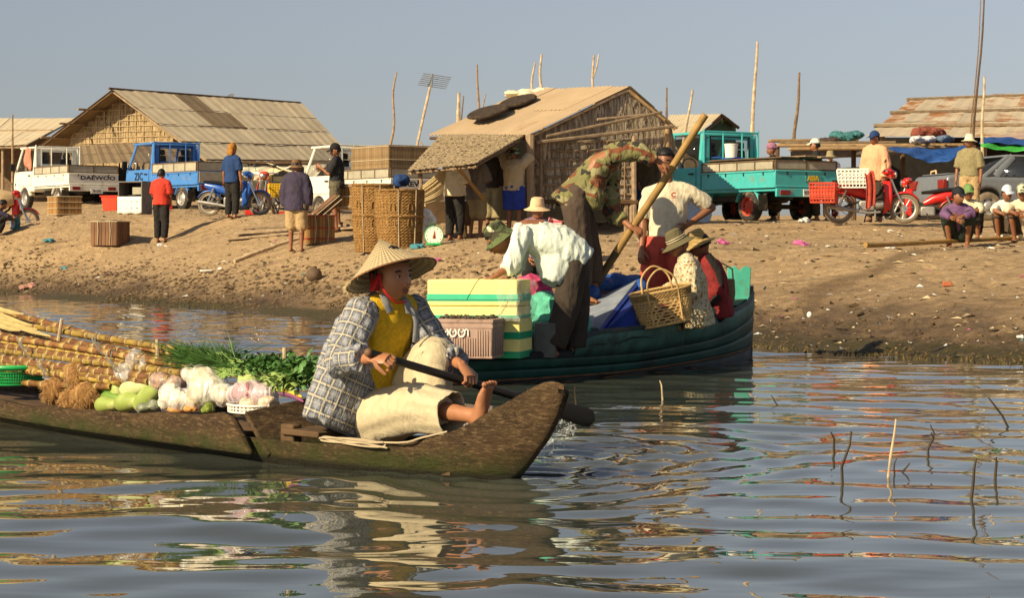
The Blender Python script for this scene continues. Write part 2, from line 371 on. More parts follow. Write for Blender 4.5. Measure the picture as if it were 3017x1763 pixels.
# ------------------------------------------------------------------ material library
def M_(k):
    L = {
     'skin': dict(col=(.30, .125, .055), rough=.48, var=.12, scale=14, bump=.15, bscale=180, bdist=.002, spec=.45),
     'skin_dark': dict(col=(.24, .098, .046), rough=.48, var=.12, scale=14, bump=.15, bscale=180, bdist=.002, spec=.45),
     'skin_woman': dict(col=(.36, .158, .075), rough=.45, var=.10, scale=14, bump=.12, bscale=200, bdist=.0015, spec=.45, sss=.15),
     'lip': dict(col=(.27, .09, .055), rough=.45, var=.05, bump=0), 'eye_white': dict(col=(.6, .55, .5), rough=.2, var=.02, bump=0),
     'eye_dark': dict(col=(.012, .008, .006), rough=.25, var=.05, bump=0),
     'hair': dict(col=(.012, .010, .009), rough=.5, var=.4, scale=60, stretch=(1, 1, .15), bump=.6, bscale=160, bdist=.004),
     'black_cloth': dict(col=(.018, .016, .015), rough=.9, var=.3), 'charcoal_cloth': dict(col=(.045, .034, .026), rough=.88, var=.2),
     'brown_cloth': dict(col=(.075, .052, .038), rough=.88, var=.2),
     'white_cloth': dict(col=(.66, .66, .56), rough=.85, var=.10, dirt=((.42, .38, .26), .60), dscale=9), 'mint_cloth': dict(col=(.60, .66, .58), rough=.85, var=.08, dirt=((.5, .47, .36), .6), dscale=8),
     'tan_cloth': dict(col=(.40, .28, .14), rough=.9, var=.15), 'khaki_cloth': dict(col=(.30, .25, .14), rough=.9, var=.15), 'olive_cloth': dict(col=(.12, .105, .05), rough=.9, var=.15),
     'cream_cloth': dict(col=(.62, .54, .37), rough=.88, var=.10, scale=20), 'grey_cloth': dict(col=(.17, .15, .13), rough=.9, var=.15),
     'red_cloth': dict(col=(.52, .042, .022), rough=.85, var=.15), 'faded_red': dict(col=(.47, .075, .05), rough=.88, var=.2), 'maroon_cloth': dict(col=(.20, .02, .02), rough=.88, var=.25),
     'blue_cloth': dict(col=(.016, .045, .14), rough=.88, var=.2), 'royal_blue': dict(col=(.02, .05, .33), rough=.8, var=.2), 'purple_cloth': dict(col=(.14, .07, .16), rough=.88, var=.2),
     'navy_cloth': dict(col=(.045, .036, .065), rough=.9, var=.25, dirt=((.10, .065, .05), .58)), 'pink_cloth': dict(col=(.72, .36, .20), rough=.85, var=.1), 'orange_scarf': dict(col=(.34, .145, .025), rough=.85, var=.3, scale=30),
     'lilac_cloth': dict(col=(.30, .13, .20), rough=.85, var=.35, scale=25), 'green_cloth': dict(col=(.14, .24, .08), rough=.85, var=.3), 'pale_blue_cloth': dict(col=(.50, .56, .62), rough=.85, var=.1),
     'yellow_knit': dict(col=(.72, .45, .02), rough=.9, var=.22, scale=60, bump=.9, bscale=260, bdist=.006),
     'straw': dict(col=(.58, .45, .24), rough=.85, var=.25, scale=60, bump=.5, bscale=160), 'felt_cream': dict(col=(.66, .46, .27), rough=.9, var=.1, bump=.5, bscale=200),
     'wood_dark': dict(col=(.105, .062, .030), rough=.8, var=.35, scale=5, stretch=(1, 1, 1), bump=.6, bscale=30, bdist=.008),
     'wood_grey': dict(col=(.26, .19, .12), rough=.88, var=.3, scale=8, bump=.5, bscale=50, rand=.25), 'wood_tan': dict(col=(.36, .24, .12), rough=.85, var=.25, scale=8, bump=.5, bscale=50, rand=.2),
     'bamboo': dict(col=(.31, .185, .055), rough=.55, var=.25, scale=9, bump=.3, bscale=40, rand=.1), 'stick': dict(col=(.25, .17, .10), rough=.9, var=.35, scale=12, bump=.6, bscale=40, rand=.3),
     'stick_pale': dict(col=(.50, .38, .24), rough=.9, var=.4, scale=9, bump=.6, bscale=40), 'rust_dark': dict(col=(.05, .032, .022), rough=.85, var=.4),
     'tyre': dict(col=(.035, .032, .029), rough=.9, var=.3, dirt=((.20, .145, .09), .52), dscale=6), 'tyre_dusty': dict(col=(.19, .15, .10), rough=.95, var=.3), 'chrome': dict(col=(.62, .60, .56), rough=.25, var=.1, metal=.9, bump=0),
     'steel': dict(col=(.32, .31, .29), rough=.45, var=.2, metal=.6), 'dark_metal': dict(col=(.035, .032, .03), rough=.6, var=.3, metal=.2), 'black_plastic': dict(col=(.015, .015, .016), rough=.5, var=.2),
     'white_paint': dict(col=(.74, .72, .62), rough=.4, var=.06, bump=.05, dirt=((.40, .30, .18), .55), spec=.5), 'blue_paint': dict(col=(.055, .20, .52), rough=.38, var=.10, bump=.05, dirt=((.20, .22, .24), .56), spec=.5),
     'teal_paint': dict(col=(.06, .42, .42), rough=.4, var=.08, bump=.05, dirt=((.22, .24, .16), .56), spec=.5), 'car_grey': dict(col=(.15, .165, .18), rough=.3, var=.08, bump=0, spec=.6, dirt=((.20, .16, .11), .60), dscale=1.5),
     'red_plastic': dict(col=(.75, .055, .02), rough=.42, var=.08, bump=.05, spec=.45), 'brick_red_plastic': dict(col=(.55, .07, .035), rough=.55, var=.15, dirt=((.35, .16, .08), .6)), 'green_plastic': dict(col=(.02, .38, .10), rough=.35, var=.08, bump=0, spec=.5),
     'white_plastic': dict(col=(.78, .76, .68), rough=.4, var=.05, bump=.05), 'yellow_plastic': dict(col=(.66, .42, .02), rough=.5, var=.1), 'red_paint': dict(col=(.55, .02, .016), rough=.3, var=.1, bump=0, spec=.55), 'moto_blue': dict(col=(.02, .10, .42), rough=.3, var=.1, bump=0, spec=.55),
     'orange_lens': dict(col=(.5, .10, .02), rough=.3, var=.1, bump=0), 'red_lens': dict(col=(.22, .02, .014), rough=.3, var=.15, bump=0), 'rim_silver': dict(col=(.48, .46, .42), rough=.4, var=.2, metal=.5, bump=0), 'rim_red': dict(col=(.50, .07, .04), rough=.6, var=.25),
     'board_grey': dict(col=(.36, .33, .25), rough=.85, var=.15, rand=.12), 'board_brown': dict(col=(.13, .085, .05), rough=.9, var=.3), 'slat_brown': dict(col=(.28, .155, .055), rough=.85, var=.3, scale=10, stretch=(1, 1, .2), rand=.25), 'slat_dark': dict(col=(.16, .085, .045), rough=.88, var=.35, scale=10, stretch=(1, 1, .2), rand=.25),
     'rope_pale': dict(col=(.42, .34, .22), rough=.9, var=.2, bump=.8, bscale=200), 'foam_white': dict(col=(.80, .79, .70), rough=.8, var=.05), 'painted_shade': dict(col=(.02, .017, .014), rough=.95, var=.3),  # last entry is near-black colour painted in for shade inside huts and stalls
     'blue_tarp': dict(col=(.02, .075, .27), rough=.5, var=.3, scale=4, bump=.8, bscale=8, bdist=.05), 'green_tarp': dict(col=(.05, .36, .05), rough=.5, var=.2, bump=.6, bscale=8, bdist=.03), 'teal_net': dict(col=(.10, .42, .31), rough=.8, var=.3, scale=12, bump=1., bscale=60, bdist=.01),
     'white_tarp': dict(col=(.68, .62, .44), rough=.75, var=.12, bump=.5, bscale=9, bdist=.03), 'rag_maroon': dict(col=(.24, .07, .045), rough=.95, var=.4, scale=10, bump=1, bscale=30, bdist=.03), 'rag_blue': dict(col=(.09, .13, .20), rough=.95, var=.6, scale=10, bump=1, bscale=30, bdist=.03), 'rag_teal': dict(col=(.05, .17, .18), rough=.9, var=.5, scale=8, bump=1, bscale=30, bdist=.03),
     'plastic_scrap': dict(col=(.55, .55, .55), rough=.5, var=.25, scale=20), 'pink_scrap': dict(col=(.50, .11, .28), rough=.6, var=.3), 'blue_scrap': dict(col=(.07, .25, .30), rough=.6, var=.3),
     'magenta_cloth': dict(col=(.55, .06, .16), rough=.8, var=.3), 'deck_blue': dict(col=(.22, .25, .30), rough=.6, var=.25, dirt=((.10, .10, .12), .55)), 'panel_blue': dict(col=(.02, .05, .28), rough=.5, var=.2),
     'boat_teal': dict(col=(.055, .15, .125), rough=.6, var=.3, scale=5, dirt=((.03, .035, .03), .55), dscale=3, bump=.5, bscale=25, bdist=.008), 'boat_green': dict(col=(.014, .075, .055), rough=.55, var=.3, scale=4, dirt=((.02, .03, .025), .5), bump=.4, bscale=25), 'boat_slate': dict(col=(.04, .055, .058), rough=.65, var=.3, scale=4, dirt=((.11, .085, .06), .52), bump=.5, bscale=25, bdist=.006), 'boat_black': dict(col=(.012, .014, .013), rough=.7, var=.4), 'stern_teal': dict(col=(.05, .34, .25), rough=.6, var=.15, dirt=((.10, .16, .11), .58), dscale=8),
    }
    return mat(k, **L[k])
def mk(name):
    def deco(f): f._n = name; return f
    return deco
def glass():
    if 'glass' in MC: return MC['glass']
    n = NT('window_glass'); MC['glass'] = n.m
    n.col((.03, .035, .04)); n.rough(.05); n.p.inputs['Specular IOR Level'].default_value = .6; n.p.inputs['Alpha'].default_value = .12
    return n.m
def film(name='clear_film', col=(.75, .75, .72), alpha=.3):
    if name in MC: return MC[name]
    n = NT(name); MC[name] = n.m; n.col(col); n.rough(.18); n.p.inputs['Specular IOR Level'].default_value = .7
    h = n.ramp(n.noise(7, n.map(scale=(1.6, 1.6, .6)), 4, .6, 1.2), [(.4, (alpha*.5,)*3), (.58, (alpha,)*3), (.66, (min(1, alpha*2.2),)*3)])
    n.l(h, n.p.inputs['Alpha']); n.bump(n.noise(10, n.map(scale=(1.8, 1.8, .5)), 3, .5, 1.5), .55, .03); return n.m
def camo(name, cols, scale=9):
    if name in MC: return MC[name]
    n = NT(name); MC[name] = n.m; v = n.map(scale=(.6, .6, 1.25))
    a = n.noise(scale, v, 2, .45, .3); b = n.noise(scale*1.15, n.map(scale=(.6, .7, 1.2), rot=(.4, .8, 1.9)), 2, .45, .3); c_ = n.noise(scale*1.3, n.map(scale=(.8, .5, 1.1), rot=(1.4, .2, .9)), 2, .45, .4)
    K = ((0, 0, 0), (1, 1, 1))
    c = n.mix(n.ramp(a, [(0, K[0]), (.52, K[1])], True), cols[0], cols[1])
    c = n.mix(n.ramp(b, [(0, K[0]), (.56, K[1])], True), c, cols[2])
    c = n.mix(n.ramp(c_, [(0, K[0]), (.60, K[1])], True), c, cols[3])
    n.col(c); n.rough(.9); pv = n.bump(n.noise(10, n.map(scale=(1, 1, .5), rot=(.3, .5, .2)), 3, .55, 1.6), .75, .035); n.bump(n.noise(90, None, 3), .3, .003, pv); return n.m
def plaid(name, base, line, dark, u=11., attr='puv', thin=.16):
    if name in MC: return MC[name]
    n = NT(name); MC[name] = n.m; x, y, _ = n.sep(n.attr(attr))
    def bands(c, w, off=0): 
        fr = n.math('FRACT', n.math('MULTIPLY_ADD', c, u, off)); return n.math('LESS_THAN', fr, w)
    sq = n.math('MULTIPLY', bands(x, .62, .2), bands(y, .62, .2))
    c = n.mix(sq, dark, base)
    sq2 = n.math('MULTIPLY', bands(x, .36, .07), bands(y, .36, .07))
    c = n.mix(sq2, c, sc3(base, 1.25))
    ln = n.math('MAXIMUM', bands(x, thin, .45), bands(y, thin, .45)); ln2 = n.math('MAXIMUM', bands(x, .05, .86), bands(y, .05, .86))
    c = n.mix(n.math('MULTIPLY', ln, .8), c, line); c = n.mix(n.math('MULTIPLY', ln2, .55), c, line)
    c = n.mix(n.math('MULTIPLY', n.noise(60, None, 3), .25), c, (.30, .28, .25))
    n.col(c); n.rough(.9); pv = n.bump(n.noise(10, n.map(scale=(1, 1, .5), rot=(.3, .5, .2)), 3, .55, 1.6), .8, .035); pv = n.bump(n.noise(24, n.map(scale=(1, 1, .4), rot=(.9, .2, .6)), 3, .55, 1.2), .5, .012, pv); n.bump(n.noise(140, None, 3), .25, .003, pv); return n.m
def floral(name, base, cols, scale=26):
    if name in MC: return MC[name]
    n = NT(name); MC[name] = n.m
    f = n.vor(scale, None); c = n.mix(n.math('LESS_THAN', f, .36), base, cols[0]); f2 = n.vor(scale*1.4, n.map(rot=(.5, .9, .3)))
    c = n.mix(n.math('LESS_THAN', f2, .30), c, cols[1]); f3 = n.vor(scale*1.9, n.map(rot=(1.5, .2, .7)))
    c = n.mix(n.math('LESS_THAN', f3, .24), c, cols[2]); n.col(c); n.rough(.9); n.bump(n.noise(10, n.map(scale=(1, 1, .5)), 3, .55, 1.6), .7, .035); return n.m
def checks(name, a, b, scale=30):
    if name in MC: return MC[name]
    n = NT(name); MC[name] = n.m; x, y, _ = n.sep(n.attr('puv'))
    s = n.math('LESS_THAN', n.math('FRACT', n.math('MULTIPLY', x, scale)), .45); t = n.math('LESS_THAN', n.math('FRACT', n.math('MULTIPLY', y, scale)), .45)
    n.col(n.mix(n.math('MAXIMUM', s, t), b, a)); n.rough(.9); return n.m
def weave(name, a, b, su, sv, attr=None, bd=.01):
    """interlaced strips on lathe-like objects: angle and height bands"""
    if name in MC: return MC[name]
    n = NT(name); MC[name] = n.m; x, y, z = n.sep(n.obj)
    th = n.math('ARCTAN2', y, x); u = n.math('MULTIPLY', th, su); vv = n.math('MULTIPLY', z, sv)
    row = n.math('FLOOR', vv); ph = n.math('MULTIPLY', row, math.pi)
    h = n.math('SINE', n.math('ADD', u, ph)); fv = n.math('ABSOLUTE', n.math('SINE', n.math('MULTIPLY', vv, math.pi)))
    hh = n.math('MULTIPLY', n.math('MULTIPLY_ADD', h, .5, .5), fv)
    c = n.mix(hh, a, b); c = n.mix(n.math('MULTIPLY', n.noise(9, None, 5), .6), c, sc3(a, .8)); n.col(c); n.rough(.75)
    n.bump(hh, .9, bd); return n.m
# ------------------------------------------------------------------ people
def remesh(mb, voxel, it=3):
    me = mb.mesh('tmp'); ob = bpy.data.objects.new('tmp', me); TS.collection.objects.link(ob)
    m = ob.modifiers.new('r', 'REMESH'); m.mode = 'VOXEL'; m.voxel_size = voxel
    s = ob.modifiers.new('s', 'SMOOTH'); s.iterations = it; s.factor = .5
    TS.view_layers[0].update()
    out = bpy.data.meshes.new_from_object(ob.evaluated_get(TS.view_layers[0].depsgraph))
    bpy.data.objects.remove(ob); bpy.data.meshes.remove(me); return out
def folds(me, amp, fr=9., sx=(1, 1, 1), seed=0):
    n = len(me.vertices); co = np.empty(n*3, np.float32); no = np.empty(n*3, np.float32)
    me.vertices.foreach_get('co', co); me.vertex_normals.foreach_get('vector', no)
    co = co.reshape(-1, 3); no = no.reshape(-1, 3); off = Vector((seed*3.7, seed*1.3, seed*2.1))
    d = np.empty(n, np.float32)
    for i in range(n):
        p = Vector((co[i, 0]*fr*sx[0], co[i, 1]*fr*sx[1], co[i, 2]*fr*sx[2]))+off
        a = noise.noise(p+Vector((noise.noise(p*.7), 0, 0))); b = noise.noise(p*2.3)
        d[i] = (1-abs(a)*3.0)*.7+b*.5
    co += no*(d*amp)[:, None]; me.vertices.foreach_set('co', co.ravel()); me.update()
def hand(mb, w, hd, pn, k=1., curl=.5, thumb=1, mi=0):
    hd = hd.normalized(); pn = (pn-hd*pn.dot(hd)).normalized(); sd = hd.cross(pn)*thumb
    pe = w+hd*.085*k
    mb.tube([w-hd*.02*k, w+hd*.03*k, w+hd*.065*k, pe], [(.024*k, .02*k), (.037*k, .018*k), (.041*k, .016*k), (.037*k, .012*k)], 8, mi, side=sd)
    for i in range(4):
        L = (.068, .078, .072, .056)[i]*k; b = pe+sd*(1.5-i)*.0195*k-hd*.008*k; pts = [b]; a = 0; p = b
        for j in range(3):
            a += curl*(.55 if j == 0 else .9); dr = hd*math.cos(a)+pn*math.sin(a)+sd*(1.5-i)*.03; p = p+dr.normalized()*L*(.45, .32, .23)[j]; pts.append(p)
        mb.tube(pts, [.0095*k, .009*k, .008*k, .006*k], 6, mi)
    b = w+hd*.03*k+sd*.028*k; d1 = (hd*.7+sd*.75+pn*.25).normalized(); d2 = (hd*.85+sd*.1+pn*(.3+curl*.5)).normalized()
    mb.tube([b, b+d1*.038*k, b+d1*.038*k+d2*.032*k, b+d1*.038*k+d2*.052*k], [.013*k, .0115*k, .0095*k, .007*k], 6, mi)
def head_mb(mb, M, near=False, jaw=.30):
    def fn(): pass
    nu, nv = (30, 22) if near else (18, 13); vs = []; fs = []
    for j in range(nv+1):
        t = math.pi*j/nv
        for q_ in range(nu):
            q = 2*math.pi*q_/nu; x, y, z = math.sin(t)*math.cos(q), math.sin(t)*math.sin(q), math.cos(t)
            tt = max(0, -z); X = .097*x; Yy = .077*y; Zz = .116*z
            Yy *= 1-jaw*tt**1.6
            X *= (1-.02*tt) if x > 0 else (1-.42*tt)
            if x > 0:
                X += .008*math.exp(-((Yy/.035)**2+((Zz+.062)/.03)**2))
                X += .020*math.exp(-((Yy/.016)**2+((Zz+.026)/.02)**2))+.010*math.exp(-((Yy/.010)**2+((Zz+.006)/.022)**2))
                for sg in (-1, 1): X -= .008*math.exp(-(((Yy-sg*.032)/.016)**2+((Zz-.008)/.013)**2)); X += .006*math.exp(-(((Yy-sg*.042)/.022)**2+((Zz+.03)/.025)**2))
            vs.append(V(X, Yy, Zz))
    for j in range(nv):
        for k in range(nu): fs.append((j*nu+k, (j+1)*nu+k, (j+1)*nu+(k+1) % nu, j*nu+(k+1) % nu))
    mb.add(vs, fs, 0, M)
    for sg in (-1, 1):
        mb.ell((.079, sg*.032, .006), (.0102, .0125, .0038), 8, 6, M, 1); mb.ell((.087, sg*.032, .006), (.0042, .0062, .0046), 6, 5, M, 2)
        mb.tube([(.086, sg*.016, .026), (.089, sg*.034, .031), (.079, sg*.05, .025)], .0035, 5, 2, M=M)
        mb.tube([(.083, sg*.018, .011), (.087, sg*.032, .0145), (.078, sg*.045, .010)], .003, 5, 0, M=M)
        mb.ell((-.002, sg*.077, .0), (.016, .006, .028), 8, 6, M, 0)
        mb.ell((.107, sg*.011, -.030), (.009, .007, .006), 6, 5, M, 0)
    mb.ell((.098, 0, -.056), (.007, .022, .005), 8, 5, M, 3); mb.ell((.097, 0, -.065), (.007, .018, .006), 8, 5, M, 3)
def cap_shell(mb, M, r, cut, M2=None, nu=20, nv=12, off=(0, 0, 0)):
    vs = []; fs = []; keep = []
    for j in range(nv+1):
        t = math.pi*j/nv
        for k in range(nu):
            q = 2*math.pi*k/nu; p = V(math.sin(t)*math.cos(q), math.sin(t)*math.sin(q), math.cos(t))
            keep.append(cut(p)); jj = 1+.02*math.sin(q*9+t*5); vs.append(V(p.x*r[0]*jj+off[0], p.y*r[1]*jj+off[1], p.z*r[2]*jj+off[2]))
    for j in range(nv):
        for k in range(nu):
            f = (j*nu+k, (j+1)*nu+k, (j+1)*nu+(k+1) % nu, j*nu+(k+1) % nu)
            if sum(keep[i] for i in f) >= 3: fs.append(f)
    mb.add(vs, fs, 0, M)
HATS = {}
def hat_mesh(kind, M):
    mb = MB(M)
    if kind == 'bucket': mb.lathe([(.001, .105), (.06, .102), (.088, .085), (.098, .03), (.102, .0), (.125, -.03), (.155, -.055), (.15, -.058), (.12, -.036), (.097, -.006)], 22, squash=.92)
    elif kind == 'sun': mb.lathe([(.001, .125), (.05, .124), (.078, .11), (.09, .07), (.098, .01), (.125, -.01), (.175, -.03), (.17, -.036), (.12, -.018), (.095, .002)], 24, squash=.93, wob=lambda q, z: .03*math.sin(3*q+1) if z < 0 else 0)
    elif kind == 'straw': mb.lathe([(.001, .13), (.045, .128), (.07, .115), (.085, .06), (.097, .015), (.13, .0), (.165, -.012), (.16, -.018), (.12, -.006), (.094, .008)], 22, squash=.92, wob=lambda q, z: .05*math.sin(2*q+.6) if z < .01 else 0)
    elif kind == 'cap':
        cap_shell(mb, None, (.108, .092, .105), lambda p: p.z > -.02, off=(-.005, 0, .025))
        mb.patch(lambda u, v: V(.085+.10*v*math.cos((u-.5)*1.9)+.012*0, (u-.5)*(.155-.02*v), .035-.028*v-.35*(u-.5)**2*.12*(1+v)), 8, 4); mb.patch(lambda u, v: V(.085+.10*v*math.cos((u-.5)*1.9), (u-.5)*(.155-.02*v), .030-.028*v-.35*(u-.5)**2*.12*(1+v)), 8, 4)
    elif kind == 'scarf':
        mb.ell((-.012, 0, .03), (.118, .098, .115), 18, 12, fn=lambda p: 1+.03*math.sin(p.z*22+p.x*7)); mb.tube([(-.09, .0, .0), (-.105, .01, -.07), (-.09, .015, -.14)], [(.07, .03), (.085, .03), (.06, .015)], 10, side=V(0, 1, 0))
    elif kind == 'turban':
        mb.ell((-.005, 0, .045), (.118, .105, .095), 18, 12, fn=lambda p: 1+.05*math.sin(p.z*14+p.y*6)); mb.ell((-.08, .03, .03), (.06, .06, .05), 10, 7)
    return mb
CLO = dict(bucket='olive_cloth', sun='felt_cream', straw='straw', cap='blue_cloth', scarf='orange_scarf', turban='lilac_cloth')
def nearest_uv(co, segs):
    best = np.full(len(co), 1e9); U = np.zeros((len(co), 2))
    for a, b, r, sd, o in segs:
        a = np.array(a); b = np.array(b); d = b-a; L = np.linalg.norm(d); d = d/L; q = co-a; t = np.clip(q @ d, 0, L); pr = q-np.outer(t, d)
        s = np.array(sd)-np.dot(sd, d)*d; s /= np.linalg.norm(s); u2 = np.cross(d, s)
        dist = np.linalg.norm(pr, axis=1)-r; ang = np.arctan2(pr @ u2, pr @ s)
        mk_ = dist < best; best[mk_] = dist[mk_]; U[mk_, 0] = (ang*max(r, .05)*1.15)[mk_]; U[mk_, 1] = ((q @ d)+o)[mk_]
    return U
def person(label, J, k=1., near=False, skin='skin', shirt=None, sleeve=1.9, tail=.1, pants=None, leg=1.9, hat=None, hat_mat=None, hair=True, face=None, up=None,
           group=None, grip=(.5, .5), palm=None, hdir=None, foot=None, shirt_e=.022, pants_e=.018, skirt=None, hat_up=None, hat_fwd=None, name='person', bare=True, seed=1, belly=0, sandals=None, hat_off=(0, 0, .035), jaw=.30, hk=1.):
    lv = (J['sL']-J['sR']).normalized(); upv = (J['nek']-J['pel']).normalized(); fv = lv.cross(upv).normalized()
    lo = min(J['aL'].z, J['aR'].z)-.07*k
    loc = V((J['aL'].x+J['aR'].x)/2, (J['aL'].y+J['aR'].y)/2, lo)
    J = {a: (b-loc) for a, b in J.items()}
    root = thing(name, label, 'person', loc, 0, group)
    hL = (J['hL'], J['kL'], J['aL']); hR = (J['hR'], J['kR'], J['aR'])
    vox = .0115 if near else .02
    wa = lerp(J['pel'], J['che'], .42); hv = (J['hL']-J['hR']).normalized()
    mb = MB()
    mb.tube([lerp(J['pel'], wa, -.3), J['pel'], wa, J['che'], lerp(J['che'], J['nek'], .62), lerp(J['che'], J['nek'], .9)], [(.13*k, .09*k), (.155*k, .11*k), (.128*k, .095*k), (.155*k, .108*k), (.15*k, .085*k), (.07*k, .06*k)], 16, side=lv)
    def limb(a, b, r0, r1, n=10):
        mb.tube([a, lerp(a, b, .35), lerp(a, b, .7), b], [r0, lerp(r0, r1, .22), lerp(r0, r1, .72), r1], n); mb.ell(a, r0, 10, 7); mb.ell(b, r1, 10, 7)
    hd = face.normalized() if face else fv
    hu = (up or V(0, 0, 1)); hu = (hu-hd*hu.dot(hd)).normalized(); hl = hu.cross(hd)
    limb(lerp(J['che'], J['nek'], .8), J['hed']-hu*.04*k-hd*.012*k, .055*k, .05*k)
    feet = []
    for s_, (h, kn, an) in (('L', hL), ('R', hR)):
        limb(h, kn, .082*k, .054*k); limb(kn, an, .054*k, .036*k); mb.ell(lerp(kn, an, .3)-(fv if abs(fv.z) < .5 else V(0, 0, 0))*.012*k, (.05*k, .05*k, .07*k), 10, 7)
        sh, el, wr = J['s'+s_], J['e'+s_], J['w'+s_]
        limb(lerp(J['che'], J['nek'], .9), sh, .055*k, .046*k); limb(sh, el, .046*k, .037*k); limb(el, wr, .038*k, .026*k)
        fd = None
        if foot and foot.get(s_): fd = foot[s_]
        else: fd = V(fv.x, fv.y, 0).normalized() if V(fv.x, fv.y, 0).length > .2 else V(1, 0, 0)
        dn = V(0, 0, -1) if abs(fd.z) < .5 else (an-kn).normalized()
        base = an+dn*.042*k
        tp = base+fd*.155*k+dn*.012*k
        ssd = dn.cross(fd).normalized()
        mb.tube([base-fd*.055*k, base-fd*.03*k, base+fd*.03*k, base+fd*.1*k, tp], [(.02*k, .018*k), (.032*k, .034*k), (.034*k, .036*k), (.043*k, .024*k), (.036*k, .013*k)], 10, side=ssd)
        feet.append((base, fd, dn, ssd, tp))
    me = remesh(mb, vox, 2 if near else 1)
    fm = MB(); cs = np.empty(len(me.vertices)*3, np.float32); me.vertices.foreach_get('co', cs)
    fm.add([tuple(c) for c in cs.reshape(-1, 3).tolist()], [tuple(p.vertices) for p in me.polygons], 0); bpy.data.meshes.remove(me)
    HM = frame(J['hed'], hd, hu) @ Matrix.Scale(k*hk, 4)
    head_mb(fm, HM, near, jaw)
    for i, s_ in enumerate('LR'):
        d = (J['w'+s_]-J['e'+s_]).normalized()
        if hdir and hdir.get(s_): d = hdir[s_]
        pn = palm[s_] if palm and palm.get(s_) else (lv*(-1 if s_ == 'L' else 1))
        th = 1
        fw = d.cross(pn)
        if fw.dot(fv+V(0, 0, .3)) < 0: th = -1
        hand(fm, J['w'+s_], d, pn, k, grip[i], th)
    for base, fd, dn, ssd, tp in feet:
        for i in range(5): fm.ell(tp+ssd*(i-2)*.0165*k+fd*(.012-.005*abs(i-1.5))*k, (.013*k if i in (0, 4) else .010*k,)*3, 7, 5)
    fm.build('body', [M_(skin), M_('eye_white'), M_('eye_dark'), M_('lip')], root, fix=False)
    if sandals:
        for base, fd, dn, ssd, tp in feet:
            sm = MB(); sm.tube([base-fd*.07*k+dn*.036*k, base+dn*.036*k, tp+fd*.03*k+dn*.02*k], [(.036*k, .007), (.042*k, .007), (.04*k, .007)], 10, side=ssd); sm.build('sandal', M_(sandals), root)
    if pants:
        pm = MB(); e = pants_e*k
        pm.tube([lerp(J['pel'], wa, .55), lerp(J['pel'], wa, .1), J['pel']-(wa-J['pel']).normalized()*.07*k], [(.145*k+e, .105*k+e), (.158*k+e, .12*k+e), (.13*k+e, .10*k+e)], 16, side=hv)
        segs = []
        for (h, kn, an) in (hL, hR):
            pts = [lerp(h, J['pel'], .25), h]; rr = [.09*k+e, .092*k+e]
            f1 = min(1, leg); pts += [lerp(h, kn, .5*f1), lerp(h, kn, f1)]; rr += [.08*k+e, .064*k+e*1.3]
            if leg > 1: pts += [lerp(kn, an, (leg-1)*.5), lerp(kn, an, leg-1)]; rr += [.06*k+e*1.3, .05*k+e*1.4]
            pm.tube(pts, rr, 12); pm.ell(h, .09*k+e, 12, 8); segs.append((pts[0], pts[-1], .08, hv, 0))
            if leg > 1: pm.ell(kn, .062*k+e*1.3, 12, 8)
        me = remesh(pm, vox, 2); folds(me, .0045 if near else .007, 7 if near else 9, (1.2, 1.2, 1.0), seed)
        if near: folds(me, .0032, 15, (1.5, 1.5, .6), seed+9)
        me.materials.append(pants); link('trousers', me, root, fix=False)
    if skirt:
        pm = MB(); a, b = hL[1]*.5+hR[1]*.5, hL[2]*.5+hR[2]*.5
        pm.tube([lerp(J['pel'], wa, .4), J['pel'], lerp(J['pel'], a, .55), a, lerp(a, b, .75)], [(.155*k, .125*k), (.19*k, .16*k), (.20*k, .16*k), (.21*k, .14*k), (.19*k, .12*k)], 16, side=hv)
        me = remesh(pm, vox, 2); folds(me, .012, 9, (1, 1, .6), seed); me.materials.append(skirt); link('skirt', me, root, fix=False)
    if shirt:
        e = shirt_e*k; sm = MB(); tdir = (J['pel']-wa).normalized()
        nb = lerp(J['che'], J['nek'], .62)
        sm.tube([J['pel']+tdir*tail*k, J['pel'], wa, J['che'], nb, lerp(J['che'], J['nek'], .95)], [(.168*k+e, .128*k+e+belly), (.160*k+e, .118*k+e+belly), (.14*k+e, .108*k+e+belly), (.160*k+e, .112*k+e), (.155*k+e, .09*k+e), (.075*k, .07*k)], 18, side=lv)
        segs = [(J['pel']+tdir*tail*k, J['nek'], .15, fv*-1, 0)]
        for s_ in 'LR':
            sh, el, wr = J['s'+s_], J['e'+s_], J['w'+s_]
            pts = [lerp(sh, J['che'], .35), sh]; rr = [.066*k+e*.5, .050*k+e*.8]
            f1 = min(1, sleeve); pts += [lerp(sh, el, .5*f1), lerp(sh, el, f1)]; rr += [.054*k+e, .050*k+e*1.1]
            segs.append((sh, el, .05, lv, .03))
            if sleeve > 1: pts += [lerp(el, wr, (sleeve-1)*.5), lerp(el, wr, sleeve-1)]; rr += [.044*k+e, .036*k+e*1.1]; segs.append((el, wr, .045, lv, .33))
            sm.tube([lerp(J['che'], J['nek'], .92), lerp(lerp(J['che'], J['nek'], .92), sh, .5)+(J['nek']-J['che']).normalized()*.012*k, sh], [.062*k+e*.3, .058*k+e*.5, .050*k+e*.8], 12)
            sm.tube(pts, rr, 12); sm.ell(sh, .050*k+e*.8, 12, 8)
            if sleeve > 1: sm.ell(el, .047*k+e, 12, 8)
        me = remesh(sm, vox, 2); folds(me, .008 if near else .009, 8, (1.2, 1.2, .7), seed+5)
        if near: folds(me, .0035, 17, (1.5, 1.5, .55), seed+2)
        co = np.empty(len(me.vertices)*3, np.float32); me.vertices.foreach_get('co', co); uv = nearest_uv(co.reshape(-1, 3).astype(float), segs)
